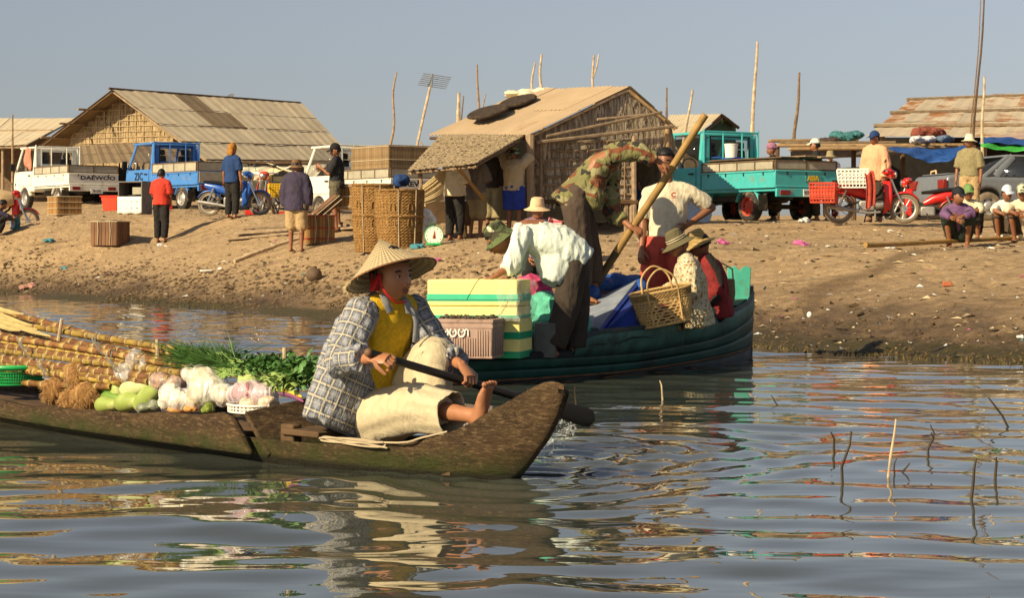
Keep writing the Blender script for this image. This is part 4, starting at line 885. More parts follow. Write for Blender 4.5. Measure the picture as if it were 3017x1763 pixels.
# ------------------------------------------------------------------ vehicles
def wheel(root, c, r, w, tm, rm, axis=V(0, 1, 0), name='wheel', rim_r=.62, holes=6, out=1):
    mb = MB(); Mx = frame(Vector(c), V(1, 0, 0), axis)
    mb.lathe([(r*rim_r, -w/2), (r*.86, -w*.52), (r*.97, -w*.4), (r, -w*.2), (r, w*.2), (r*.97, w*.4), (r*.86, w*.52), (r*rim_r, w/2), (r*rim_r*.95, 0), (r*rim_r, -w/2)], 28, M=Mx)
    t = mb.build('tyre', tm, root)
    mb = MB(); s = out; mb.lathe([(r*rim_r, .48*w*s), (r*rim_r*.9, .40*w*s), (r*rim_r*.85, .18*w*s), (r*.36, .22*w*s), (r*.26, .42*w*s), (r*.14, .45*w*s), (.001, .46*w*s)], 24, M=Mx)
    for i in range(holes):
        a = 6.283*i/holes; mb.ell((r*.47*math.cos(a), r*.47*math.sin(a), .20*w*s), (r*.07, r*.07, .012), 8, 5, M=Mx, mi=1)
    mb.build('rim', [rm, M_('dark_metal')], t)
    return t
def small_truck(label, px, d, head, paint, opt):
    g = ground(px, d); rz = math.atan2(head[1], head[0]); root = thing('pickup_truck', label, 'truck', g, rz, None)
    P_ = M_(paint); W = 1.62; L = opt.get('L', 2.55); x1 = L+.08
    Bz0, Bz1 = .70, 1.05
    # bed
    mb = MB(); mb.box((L/2, -W/2, .67), (L, W-.04, .07)); mb.build('bed_floor', P_, root)
    mb = MB(); mb.box((L/2, 0, .88), (L-.02, .045, .36)); mb.box((L/2, .026, 1.045), (L, .03, .035)); mb.box((L/2, .024, .715), (L, .02, .03)); mb.build('side_panel', P_, root, bevel=.008)
    mb = MB(); mb.box((L/2, -W, .88), (L-.02, .045, .36)); mb.build('side_panel', P_, root, bevel=.008)
    mb = MB(); mb.box((0, -W/2, .88), (.045, W+.03, .36)); mb.box((-.026, -W/2, 1.045), (.03, W+.03, .035)); mb.box((-.024, -W/2, .73), (.02, W, .03)); tg = mb.build('tailgate', P_, root, bevel=.008)
    for y in (-.3, -.8, -1.3):
        mb = MB(); mb.box((-.03, y, 1.0), (.02, .03, .07)); mb.build('hinge', M_('dark_metal'), tg)
    for x in (.35, 1.0, 1.6, 2.2):
        mb = MB(); mb.box((x, .03, 1.0), (.03, .02, .07)); mb.build('latch', M_('dark_metal'), root)
    mb = MB(); mb.box((-.02, -W/2, .60), (.06, W, .17)); mb.build('rear_bumper', P_, root, bevel=.01)
    for y in (-.22, -W+.22):
        mb = MB(); mb.box((-.055, y, .60), (.03, .26, .10)); mb.build('tail_light', M_('red_lens'), root, bevel=.006)
    # licence plate with characters
    mb = MB(); mb.box((-.065, -W*.55, opt.get('pz', .53)), (.012, .40, .15)); pl = mb.build('licence_plate', M_('white_plastic'), root)
    rgt = Matrix(((0, 0, -1, -.074), (-1, 0, 0, -W*.55), (0, 1, 0, opt.get('pz', .53)), (0, 0, 0, 1)))
    if opt.get('plate'): text_mb(opt['plate'], .105, rgt, font_sx=.82).build('plate_lettering', M_('black_plastic'), pl, fix=False)
    # chassis
    for y in (-.42, -W+.42):
        mb = MB(); mb.box((2.0, y, .52), (4.0, .10, .12)); mb.build('chassis_rail', M_('dark_metal'), root)
    mb = MB(); mb.tube([(.95, -.1, .33), (.95, -W+.1, .33)], .05, 8); mb.ell((.95, -W/2, .33), .13); mb.build('rear_axle', M_('rust_dark'), root)
    mb = MB(); mb.tube([(.3, -.55, .45), (1.4, -.6, .42), (1.8, -.6, .42)], [.05, .09, .09], 8); mb.build('exhaust', M_('rust_dark'), root)
    r = .33
    for x in (.95, x1+.75):
        wheel(root, (x, -.12, r), r, .19, M_('tyre'), M_(opt.get('rim', 'rim_silver')), out=1)
        wheel(root, (x, -W+.12, r), r, .19, M_('tyre'), M_(opt.get('rim', 'rim_silver')), out=-1)
        mb = MB(); mb.patch(lambda u, v: V(x+math.cos(math.pi*(.08+.84*u))*(r+.06), -.02-.2*v, r+math.sin(math.pi*(.08+.84*u))*(r+.05)), 12, 1); mb.build('mudguard', P_, root, fix=False, solid=.012)
    mb = MB(); mb.box((.56, -.13, .40), (.02, .24, .34)); mb.build('mud_flap', M_('tyre'), root)
    # cab
    z0, zb, zt = .42, 1.20, 1.93
    xb, xf = x1, x1+1.55
    mb = MB(); poly = [(xb, z0+.12), (xb+.42, z0+.12), (xb+.46, .58), (xb+.62, .70), (xb+.88, .70), (xb+1.05, .58), (xb+1.1, z0), (xf, z0), (xf+.04, .75), (xf-.03, zb), (xb, zb)]
    mb.prism(poly, -.02, -W+.02); mb.build('cab', P_, root, bevel=.03)
    mb = MB(); mb.box(((xb+xf)/2-.12, -W/2, zt+.015), (1.10, W-.14, .07)); mb.build('roof', P_, root, bevel=.03, seg=3)
    ins = .07
    def pil(a, b, w=.05, nm='pillar'):
        mb = MB(); mb.tube([a, lerp(Vector(a), Vector(b), .5), b], [(w, w*.75)]*3, 8, side=V(1, 0, 0)); mb.build(nm, P_, root)
    for y, yt in ((-.05, -ins-.05), (-W+.05, -W+ins+.05)):
        pil((xb+.05, y, zb-.05), (xb+.05, yt, zt), .06); pil((xf-.08, y, zb-.05), (xb+1.05, yt, zt), .045)
    # rear wall frame round the rear window
    mb = MB(); mb.box((xb+.03, -W/2, zb+.10), (.05, W-.16, .26)); mb.box((xb+.03, -W/2, zt-.055), (.05, W-.26, .13))
    for y in (-.22, -W+.22): mb.box((xb+.03, y, 1.55), (.05, .16, .66))
    mb.build('rear_wall', P_, root, bevel=.02)
    mb = MB(); mb.box((xb+.03, -W/2, 1.60), (.012, W-.5, .58)); mb.build('rear_window', glass(), root)
    mb = MB()
    for zz in (1.33, 1.875): mb.box((xb-.002, -W/2, zz), (.02, W-.52, .025))
    for y in (-.28, -W+.28): mb.box((xb-.002, y, 1.60), (.02, .025, .55))
    mb.build('window_seal', M_('black_plastic') if paint != 'white_paint' else M_('white_paint'), root)
    mb = MB(); mb.add([(xf-.05, -.1, zb), (xf-.05, -W+.1, zb), (xb+1.05, -W+.15, zt-.02), (xb+1.05, -.15, zt-.02)], [(0, 1, 2, 3)]); mb.build('windscreen', glass(), root, solid=.01)
    for y, yt in ((-.045, -ins-.045), (-W+.045, -W+ins+.045)):
        mb = MB(); mb.add([(xb+.1, y, zb), (xf-.1, y, zb), (xb+1.02, yt, zt-.03), (xb+.1, yt, zt-.03)], [(0, 1, 2, 3)]); mb.build('side_window', glass(), root, solid=.008)
    mb = MB(); mb.prism([(xb+.16, .74), (xf-.32, .74), (xf-.18, .9), (xf-.12, zb-.01), (xb+.16, zb-.01)], -.019, .0); dr = mb.build('door', P_, root, bevel=.012)
    mb = MB(); mb.box((xb+.30, .012, 1.06), (.16, .03, .035)); mb.build('door_handle', M_('black_plastic'), dr)
    mb = MB(); mb.box((xf-.16, .10, 1.34), (.05, .15, .24)); mb.tube([(xf-.14, -.02, 1.25), (xf-.16, .08, 1.27)], .012, 6); mb.build('wing_mirror', M_('black_plastic'), root, bevel=.02)
    for y in (-.42, -W+.42):
        mb = MB(); mb.box((xb+.22, y, 1.28), (.14, .42, .66), M=None, tp=(.7, .85)); mb.box((xb+.17, y, 1.70), (.10, .24, .16)); mb.box((xb+.45, y, 1.0), (.45, .42, .14)); mb.build('seat', M_('charcoal_cloth'), root, bevel=.04)
    mb = MB(); mb.tube([(xb+.95, -.43+.19*math.cos(a), 1.28+.19*math.sin(a)*.8) for a in [6.283*i/14 for i in range(14)]], .014, 6, closed=True); mb.build('steering_wheel', M_('black_plastic'), root)
    mb = MB(); mb.box((xf-.02, -W/2, .5), (.12, W, .18)); mb.build('front_bumper', M_('dark_metal'), root)
    # guard frame behind the cab
    mb = MB(); X = xb-.05
    for y in (-.07, -W+.07): mb.tube([(X, y, .9), (X, y, zt+.09)], .024, 6)
    for y in (-W*.36, -W*.68): mb.tube([(X-.01, y, zb+.12), (X-.01, y, zt+.03)], .018, 6)
    for z in (zt+.04, zb+.12): mb.tube([(X, -.07, z), (X, -W+.07, z)], .022, 6)
    mb.build('guard_frame', P_, root)
    # extension boards above the bed sides
    eb = opt.get('boards')
    if eb:
        h, m, lowrear = eb
        nb = 4
        for i in range(nb):
            mb = MB(); mb.box((.04+(i+.5)*(L-.08)/nb, .01, 1.07+h/2), ((L-.08)/nb-.035, .022, h-.03)); mb.build('side_board', M_(m), root)
        for i in range(2):
            mb = MB(); mb.box((-.01, -(i+.5)*W/2, 1.07+h/2), (.022, W/2-.04, h-.03)); mb.build('rear_board', M_(m), root)
            if lowrear:
                mb = MB(); mb.box((-.052, -(i+.5)*W/2, .90), (.02, W/2-.04, .30)); mb.build('rear_board', M_(m), root)
        fr = MB()
        for i in range(nb+1): fr.box((.04+i*(L-.08)/nb, .012, 1.06+h/2), (.03, .035, h))
        for i in range(3): fr.box((-.012, -i*W/2, 1.06+h/2), (.035, .035, h))
        for z in (1.075, 1.06+h): fr.box((L/2, .012, z), (L, .04, .03)); fr.box((-.012, -W/2, z), (.04, W, .03))
        fr.build('board_frame', M_('board_brown'), root)
    if opt.get('text'):
        t, y, z, s, fs = opt['text']; Mx = Matrix(((0, 0, -1, -.0275), (-1, 0, 0, y), (0, 1, 0, z), (0, 0, 0, 1)))
        text_mb(t, s, Mx, bold=.004, font_sx=fs).build('lettering', M_('black_plastic'), tg, fix=False)
    if opt.get('door_text'):
        Mx = Matrix(((-1, 0, 0, xb+.72), (0, 0, 1, .006), (0, 1, 0, .99), (0, 0, 0, 1))); text_mb(opt['door_text'], .30, Mx, bold=.006, font_sx=1.05).build('door_lettering', M_('black_plastic'), dr, fix=False)
    return root
tw = small_truck('white pickup truck with DAEWOO tailgate lettering and coral cloth in its door window', 203, 62, (-.60, .80), 'white_paint', dict(boards=(.24, 'board_grey', False), text=('DAEWOO', -.95, .92, .17, 1.5), plate='2B-3502', pz=.52))
mb = MB(); mb.patch(lambda u, v: V(2.72+.5*u+.06*v, .02+.025*math.sin(v*6+u*4)+.012*math.sin(u*13), 1.93-.70*v*(1-.25*u)-.03*math.sin(u*9)), 12, 10); mb.build('door_cloth', mat('coral_cloth', (.52, .19, .12), .9, .2), tw, fix=False, solid=.01)
tb = small_truck('blue pickup truck with painted characters on its door beside the young man in red', 582, 56.5, (-.63, .78), 'blue_paint', dict(boards=(.27, 'board_grey', True), door_text='ZIC', plate=None, pz=.5))
t3 = small_truck('white pickup truck with a tall slatted crate in its bed behind the big baskets', 1150, 49.5, (-.6, .8), 'white_paint', dict(boards=(.24, 'board_grey', False), text=('DAEWOO', -.78, .92, .17, 1.5), plate='2A-7714'))
tt = small_truck('teal pickup truck with rusty red wheels and a yellow badge on its tailgate', 2284, 41.6, (-.53, .848), 'teal_paint', dict(boards=(.20, 'board_grey', False), plate='9776-6588', rim='rim_red', pz=.60, L=2.45))
mb = MB(); mb.box((-.031, -.98, .90), (.012, .42, .13)); bd = mb.build('badge', mat('teal_badge', (.06, .30, .28), .5, .1), tt)
text_mb('ASIA', .14, Matrix(((0, 0, -1, -.040), (-1, 0, 0, -.98), (0, 1, 0, .90), (0, 0, 0, 1))), bold=.008, font_sx=1.05).build('badge_lettering', M_('yellow_plastic'), bd, fix=False)
# load boards and things on the teal truck
root = thing('plank_stack', 'thin plank sheets laid across the top of the teal truck bed', 'planks', tt.location, tt.rotation_euler.z)
for i, (x, y, z, a) in enumerate(((1.3, -.5, 1.335, .02), (1.1, -.95, 1.36, -.03), (.9, -1.25, 1.34, .05))):
    mb = MB(); mb.box((x, y, z), (2.4, .5, .025), M=rotm(0, 0, a)); mb.build('plank', M_('wood_grey') if i else M_('board_brown'), root)
Tt = Matrix.Translation(tt.location) @ Matrix.Rotation(tt.rotation_euler.z, 4, 'Z')
mb = MB(Tt); mb.lathe([(.001, .0), (.125, .0), (.145, .27), (.152, .275), (.152, .30), (.14, .30), (.12, .02), (.001, .02)], 22, M=Matrix.Translation((2.15, -.55, 1.40))); bk = tag(mb.build('bucket', M_('white_plastic')), 'white plastic bucket standing behind the cab of the teal truck', 'bucket')
mb = MB(Tt); mb.patch(lambda u, v: V(2.45-.5*v, -.25-1.0*u, 1.40+.03*math.sin(u*11+v*3)-.05*v), 16, 4); tag(mb.build('cloth', M_('royal_blue'), fix=False, solid=.02), 'dark blue cloth spread under the white bucket on the teal truck', 'cloth')
# tall slatted crate in the bed of the third truck
T3 = Matrix.Translation(t3.location) @ Matrix.Rotation(t3.rotation_euler.z, 4, 'Z')
def slat_crate(label, M, w, dp, h, sm, straps, ns=9, nd=6, red=False, lid=False, tilt=None, name='slatted_crate', group=None):
    loc = M.to_translation(); root = thing(name, label, 'crate', loc, 0, group); root.matrix_basis = M
    base = None
    def sl(c, sz, nm='slat', mm=sm):
        nonlocal base
        key = tuple(round(v, 3) for v in sz)
        if key in cache: o = share(cache[key], root); o.location = c; return o
        mb = MB(); mb.box((0, 0, 0), sz); o = mb.build(nm, mm, root, bevel=.004, seg=1); o.location = c; cache[key] = o; return o
    cache = {}
    for i in range(ns):
        x = -w/2+(i+.5)*w/ns
        for y in (-dp/2, dp/2): sl((x, y, h/2), (w/ns*.93, .016, h*.97))
    for i in range(nd):
        y = -dp/2+(i+.5)*dp/nd
        for x in (-w/2, w/2): sl((x, y, h/2), (.016, dp/nd*.93, h*.97))
    mb = MB(); mb.box((0, 0, .02), (w*.96, dp*.96, .02)); mb.box((0, 0, h*.96), (w*.96, dp*.96, .015)); mb.build('panel', M_('slat_dark'), root)
    def band(z, m, r=.012):
        a, b = w/2+.014, dp/2+.014; mb = MB(); mb.tube([(-a, -b, z), (a, -b, z), (a, b, z), (-a, b, z)], r, 5, closed=True); mb.build('strap', m, root)
    for z in straps: band(z*h, M_('rope_pale') if not red else mat('red_cord', (.38, .05, .03), .8))
    if lid:
        for x in (-w*.22, w*.25):
            mb = MB(); mb.tube([(x, -dp/2-.02, .03), (x+.02, -dp/2-.025, h*.6), (x, -dp/2-.02, h), (x, 0, h+.02)], .012, 5); mb.build('cord', M_('rope_pale'), root)
    return root
slat_crate('tall slatted crate with pale laths standing in the third truck bed', T3 @ Matrix.Translation((1.0, -.78, .9)), 1.7, 1.45, 1.0, mat('slat_tall', (.24, .16, .08), .88, .3, rand=.2), (.3, .62, .95), 20, 18)
# --- car
def car():
    g = ground(2690, 44.3); root = thing('car', 'dusty grey saloon car parked behind the man in the straw hat', 'car', g, math.atan2(.22, .975))
    P_ = M_('car_grey'); W = 1.68
    def arc(cx, r, n=9): return [(cx+r*math.cos(math.pi*i/n), .30+r*math.sin(math.pi*i/n)) for i in range(n+1)][::-1]
    poly = [(-.02, .38), (.05, .28)]+[(x, max(.24, z)) for x, z in arc(.98, .38)]+[(1.5, .22), (3.05, .22)]+[(x, max(.24, z)) for x, z in arc(3.5, .37)]+[(4.3, .26), (4.42, .5), (4.35, .72), (3.3, .88), (3.15, .90), (.95, .92), (.25, .97), (.05, .95), (-.03, .75), (-.06, .55)]
    mb = MB(); mb.prism(poly, 0, -W); mb.build('body', P_, root, bevel=.07, seg=4, smooth='auto')
    mb = MB(); y0, y1 = -.06, -W+.06; t0, t1 = -.20, -W+.20
    lo = [(.95, .90), (3.25, .88)]; hi = [(1.55, 1.36), (2.55, 1.36)]
    def q(a, b, c, d_, nm, m, so=.01): mbq = MB(); mbq.add([a, b, c, d_], [(0, 1, 2, 3)]); return mbq.build(nm, m, root, solid=so)
    G = mat('dark_glass', (.018, .02, .024), .06, .1, bump=0, spec=.7)
    q((.98, y0, .91), (3.22, y0, .89), (2.58, t0, 1.35), (1.55, t0, 1.35), 'side_window', G); q((.98, y1, .91), (3.22, y1, .89), (2.58, t1, 1.35), (1.55, t1, 1.35), 'side_window', G)
    q((.92, y0-.05, .93), (.92, y1+.05, .93), (1.52, t1+.03, 1.36), (1.52, t0-.03, 1.36), 'rear_window', G); q((3.28, y0-.05, .89), (3.28, y1+.05, .89), (2.6, t1+.03, 1.36), (2.6, t0-.03, 1.36), 'windscreen', glass())
    mb = MB(); mb.box((2.06, -W/2, 1.375), (1.22, W-.38, .05)); mb.build('roof', P_, root, bevel=.03, seg=3)
    for y, t in ((y0+.01, t0), (y1-.01, t1)):
        for a, b, w_ in (((.86, y, .9), (1.52, t, 1.37), .05), ((1.15, y, .93), (1.62, t, 1.37), .075), ((2.02, y, .88), (2.02, t, 1.37), .032), ((3.28, y, .87), (2.6, t, 1.37), .032)):
            mb = MB(); mb.tube([a, b], [(w_, .02)]*2, 6, side=V(1, 0, 0)); mb.build('pillar', P_, root)
    mb = MB(); mb.prism([(.96, .93), (1.25, .93), (1.66, 1.35), (1.54, 1.36)], y0+.004, y0-.16); mb.build('rear_quarter', P_, root, bevel=.015)
    for x in (.98, 3.5):
        wheel(root, (x, -.10, .30), .30, .18, M_('tyre_dusty'), M_('rim_silver'), out=1); wheel(root, (x, -W+.10, .30), .30, .18, M_('tyre_dusty'), M_('rim_silver'), out=-1)
    for x0, x1_ in ((1.22, 2.02), (2.04, 3.05)):
        mb = MB(); mb.prism([(x0+.02, .30), (x1_-.02, .30), (x1_-.02, .87), (x0+.02, .88)], .0015, -.01); dr = mb.build('door', P_, root, bevel=.01); mb = MB(); mb.box((x0+.16, .012, .74), (.15, .03, .03)); mb.build('door_handle', M_('black_plastic'), dr)
    mb = MB(); mb.box((2.1, .006, .52), (4.1, .02, .035)); mb.build('trim_strip', M_('steel'), root)
    for y in (-.12, -W+.12): mb = MB(); mb.box((-.03, y, .76), (.10, .30, .20)); mb.build('tail_light', M_('red_lens'), root, bevel=.02)
    mb = MB(); mb.box((-.05, -W/2, .45), (.14, W+.02, .20)); mb.build('rear_bumper', P_, root, bevel=.05, seg=3)
    mb = MB(); mb.box((.35, -W/2, .985), (.45, W-.4, .025)); mb.build('boot_lid', P_, root, bevel=.01)
    mb = MB(); mb.tube([(.35, -.15, .985), (.35, -.17, 1.07), (.38, -.35, 1.09), (.38, -.37, .985)], .02, 6); mb.build('boot_handle', M_('felt_cream'), root)
    mb = MB(); mb.box((3.0, .07, .95), (.10, .13, .10)); mb.build('wing_mirror', P_, root, bevel=.025)
    for y in (-.45, -W+.45): mb = MB(); mb.box((2.2, y, .95), (.12, .40, .50), tp=(.8, .8)); mb.build('seat', M_('grey_cloth'), root, bevel=.04)
car()
# --- motorcycles
def motorcycle(label, px, d, yaw, paint, seat='black_plastic', name='motorcycle', shift=0, z=0):
    g = ground(px, d); root = thing(name, label, 'motorcycle', g+V(0, 0, z), R(yaw), None); P_ = M_(paint)
    r = .285
    def moto_wheel(x):
        mb = MB(); Mx = frame(V(x, 0, r), V(1, 0, 0), V(0, 1, 0)); n_ = 26
        mb.tube([Mx @ V((r-.035)*math.cos(6.283*i/n_), (r-.035)*math.sin(6.283*i/n_), 0) for i in range(n_)], .036, 8, closed=True, side=V(0, 1, 0)); t = mb.build('wheel', M_('tyre_dusty'), root)
        mb = MB(); mb.tube([Mx @ V((r-.075)*math.cos(6.283*i/n_), (r-.075)*math.sin(6.283*i/n_), 0) for i in range(n_)], (.022), 6, closed=True, side=V(0, 1, 0)); mb.build('rim', M_('rim_silver'), t)
        mb = MB(); mb.tube([(x, -.05, r), (x, .05, r)], .06, 10)
        for i in range(14):
            a = 6.283*i/14; mb.tube([(x, .03*(-1)**i, r), (x+(r-.08)*math.cos(a+.3*(-1)**i), 0, r+(r-.08)*math.sin(a+.3*(-1)**i))], .004, 4)
        mb.build('spokes', M_('chrome'), t)
    moto_wheel(-.60); moto_wheel(.62)
    mb = MB(); mb.tube([(.28, 0, .78), (.15, 0, .55), (-.05, 0, .42), (-.25, 0, .50), (-.62, 0, .66)], .028, 8); mb.tube([(-.2, .09, .42), (-.60, .09, r)], .02, 6); mb.tube([(-.2, -.09, .42), (-.60, -.09, r)], .02, 6); mb.build('frame', M_('dark_metal'), root)
    mb = MB(); mb.tube([(.05, 0, .34), (.25, 0, .36)], [.085, .07], 10); mb.box((-.08, 0, .34), (.30, .22, .20)); mb.build('engine', M_('steel'), root, bevel=.03)
    mb = MB(); mb.tube([(.18, -.13, .22), (-.05, -.14, .20), (-.30, -.15, .25), (-.82, -.16, .33)], [.02, .022, .04, .045], 8); mb.build('exhaust', M_('steel'), root)
    for s in (-1, 1): 
        mb = MB(); mb.tube([(.62, .075*s, r), (.44, .07*s, .66)], [.022, .02], 7); mb.tube([(.44, .07*s, .66), (.34, .06*s, .92)], .02, 7); mb.build('fork', M_('chrome'), root)
        mb = MB(); mb.tube([(-.60, .12*s, r+.02), (-.46, .12*s, .64)], [.026, .022], 7); mb.build('shock_absorber', M_('chrome'), root)
        mb = MB(); mb.patch(lambda u, v: V(.36-.14*v+.03*math.sin(u*3), s*(.07+.10*math.sin(math.pi*(.15+.7*u))), .80-.52*u-.1*v*u), 8, 4); mb.build('leg_shield', P_, root, fix=False, solid=.015)
    for x, a0, a1 in ((.62, .18, .95), (-.60, .15, .85)):
        mb = MB(); mb.patch(lambda u, v: V(x+(r+.035)*math.cos(math.pi*lerp(a0, a1, u)), (v-.5)*.13, r+(r+.035)*math.sin(math.pi*lerp(a0, a1, u))-.03*(2*v-1)**2), 12, 4); mb.build('mudguard', P_, root, fix=False, solid=.008)
    mb = MB(); mb.tube([(-.70, 0, .72), (-.45, 0, .66), (-.18, 0, .58), (.0, 0, .50)], [(.06, .06), (.10, .11), (.09, .10), (.05, .05)], 12, side=V(0, 1, 0)); mb.build('tail_fairing', P_, root)
    mb = MB(); mb.tube([(-.72, 0, .80), (-.5, 0, .78), (-.2, 0, .74), (.05, 0, .72)], [(.09, .03), (.12, .045), (.115, .045), (.06, .03)], 12, side=V(0, 1, 0)); mb.build('seat', M_(seat), root)
    mb = MB(); mb.tube([(.26, .34, .98), (.30, .18, 1.0), (.33, 0, .96), (.30, -.18, 1.0), (.26, -.34, .98)], .014, 7); mb.build('handlebar', M_('chrome'), root)
    for s in (-1, 1): mb = MB(); mb.tube([(.25, .26*s, .985), (.23, .36*s, .975)], .02, 7); mb.build('grip', M_('black_plastic'), root); mb = MB(); mb.tube([(.29, .2*s, 1.0), (.27, .24*s, 1.15)], .006, 5); mb.ell((.27, .25*s, 1.18), (.012, .05, .035), 8, 6); mb.build('mirror', M_('black_plastic'), root)
    mb = MB(); mb.ell((.38, 0, .92), (.09, .10, .09), 12, 8); mb.ell((.32, 0, .97), (.11, .13, .07), 12, 8); mb.build('headlight_cowl', P_, root)
    mb = MB(); mb.ell((.45, 0, .92), (.035, .07, .07), 12, 8); mb.build('headlight', M_('chrome'), root)
    mb = MB(); mb.ell((-.78, 0, .70), (.03, .06, .04), 8, 6); mb.build('tail_light', M_('red_lens'), root)
    for s in (-1, 1): mb = MB(); mb.ell((.40, .13*s, .86), (.03, .03, .025), 8, 6); mb.build('indicator', M_('orange_lens'), root)
    mb = MB(); mb.tube([(-.05, .12, .30), (-.12, .22, .03)], .012, 6); mb.build('side_stand', M_('dark_metal'), root)
    return root
motorcycle('red motorcycle carrying a white basket beside the man in the pink shirt', 2566, 38.3, -8, 'red_paint')
motorcycle('red motorcycle loaded with a tan sack beside the truck with DAEWOO lettering', 8, 50.5, 4, 'red_paint')
motorcycle('blue motorcycle beside the man in the blue shirt and headscarf', 690, 46.9, -12, 'moto_blue')
motorcycle('red motorcycle with a bare headlight parked behind the blue one', 790, 48.2, -100, 'brick_red_plastic')
motorcycle('red motorcycle lying low behind the front wheel of the basket motorcycle', 2722, 42.0, 170, 'red_paint', z=-.12)
# ------------------------------------------------------------------ things on the bank
def sq_(*a, **k):
    k.setdefault('shirt_e', .013); return person(*a, **k)
def GM(px, d, yaw=0, dz=0): return Matrix.Translation(ground(px, d)+V(0, 0, dz)) @ Matrix.Rotation(R(yaw), 4, 'Z')
slat_crate('brown slatted crate with slanting pale cords standing left of the young man in red', GM(325, 45.8, -20, -.03), .66, .56, .56, M_('slat_dark'), (.98,), 7, 6, lid=True)
slat_crate('brown slatted crate bound with white cords below the DAEWOO lettering', GM(190, 53, 35, -.02), .66, .66, .52, M_('slat_brown'), (.06, .38, .68, .96), 7, 7)
slat_crate('slatted crate with red cords beside the barefoot man in the purple shirt', GM(938, 37.1, 18, -.02), .50, .42, .54, M_('slat_brown'), (.2, .55, .97), 9, 7, red=True, lid=True)
slat_crate('narrow dark slatted box tipped up on the red-corded crate', GM(965, 37.4, 30, .52) @ Matrix.Rotation(R(-38), 4, 'Y'), .62, .26, .16, M_('slat_dark'), (.3, .8), 10, 4)
# open foam-lined box, red tub
root = thing('foam_box', 'open grey box with white foam front leaning beside the young man in red', 'box', ground(398, 50), R(-16))
for c, z, m in (((0, .27, .40), (.62, .03, .80), 'dark_metal'), ((.31, 0, .40), (.03, .55, .80), 'grey_cloth'), ((-.31, 0, .40), (.03, .55, .80), 'grey_cloth'), ((0, 0, .78), (.62, .55, .03), 'grey_cloth'), ((0, .1, .45), (.58, .3, .03), 'dark_metal')):
    mb = MB(); mb.box(c, z); mb.build('panel', M_(m), root, bevel=.008)
mb = MB(); mb.patch(lambda u, v: V(-.32+.64*u, -.29-.01*math.sin(u*5), .42-.42*v+.015*math.sin(u*14)*v), 14, 6); mb.build('foam_sheet', M_('foam_white'), root, fix=False, solid=.03)
for i in range(8): mb = MB(); mb.ell((-.22+.14*(i % 4), -.31, .30-.16*(i//4)), (.014, .008, .016), 8, 5); mb.build('hole', M_('board_brown'), root)
mb = MB(); mb.box((.14, -.02, .56), (.26, .3, .18)); mb.build('foam_block', M_('board_grey'), root, bevel=.01)
mb = MB(GM(336, 54.5, -20)); t = [(.21, 0), (.25, .37), (.275, .375), (.275, .41), (.245, .41), (.20, .03)]
mb.box((0, 0, .20), (.42, .42, .40), tp=(1.22, 1.22)); mb.box((0, 0, .40), (.57, .57, .035))
tag(mb.build('plastic_tub', M_('red_plastic'), bevel=.02), 'bright red plastic tub standing behind the tailgate of the DAEWOO truck', 'tub')
# dial scales
def scale(label, px, d, yaw, bm, fm, k=1.):
    root = thing('weighing_scale', label, 'scale', ground(px, d), R(yaw))
    mb = MB(); mb.box((0, 0, .02), (.24*k, .20*k, .04)); mb.box((0, .02, .16*k), (.22*k, .12*k, .28*k), tp=(.8, .8)); mb.build('body', M_(bm), root, bevel=.015)
    Mx = frame(V(0, -.055*k, .16*k), V(1, 0, 0), V(0, -1, 0)); 
    mb = MB(); mb.lathe([(.001, 0), (.148*k, 0), (.155*k, .008), (.155*k, .025), (.145*k, .027)], 28, M=Mx); mb.build('dial_ring', M_(bm), root)
    mb = MB(); mb.lathe([(.001, .022), (.146*k, .022)], 28, M=Mx); dl = mb.build('dial', M_(fm), root)
    for i in range(12):
        a = 6.283*i/12; mb = MB(); mb.box((.118*k*math.cos(a), .118*k*math.sin(a), .025), (.012, .012, .003), M=Mx); mb.build('tick', M_('olive_cloth'), dl)
    mb = MB(); mb.add([Mx @ V(-.022*k, -.045*k, .028), Mx @ V(.025*k, -.05*k, .028), Mx @ V(.012*k, .085*k, .028)], [(0, 1, 2)]); mb.build('pointer', mat('pointer_red', (.42, .06, .02), .5, .1), dl, solid=.003)
    mb = MB(); mb.tube([(0, 0, .30*k), (0, 0, .34*k)], .03*k, 8); mb.lathe([(.001, .34*k), (.10*k, .34*k), (.13*k, .36*k)], 20); mb.build('pan', M_('steel'), root)
scale('dial weighing scale with large white face and red pointer beside the big baskets', 1278, 32.5, 3, 'green_plastic', 'white_plastic')
scale('small dark green weighing scale with a bluish dial beside the sack motorcycle', 46, 48, -50, 'rag_teal', 'pale_blue_cloth', .95)
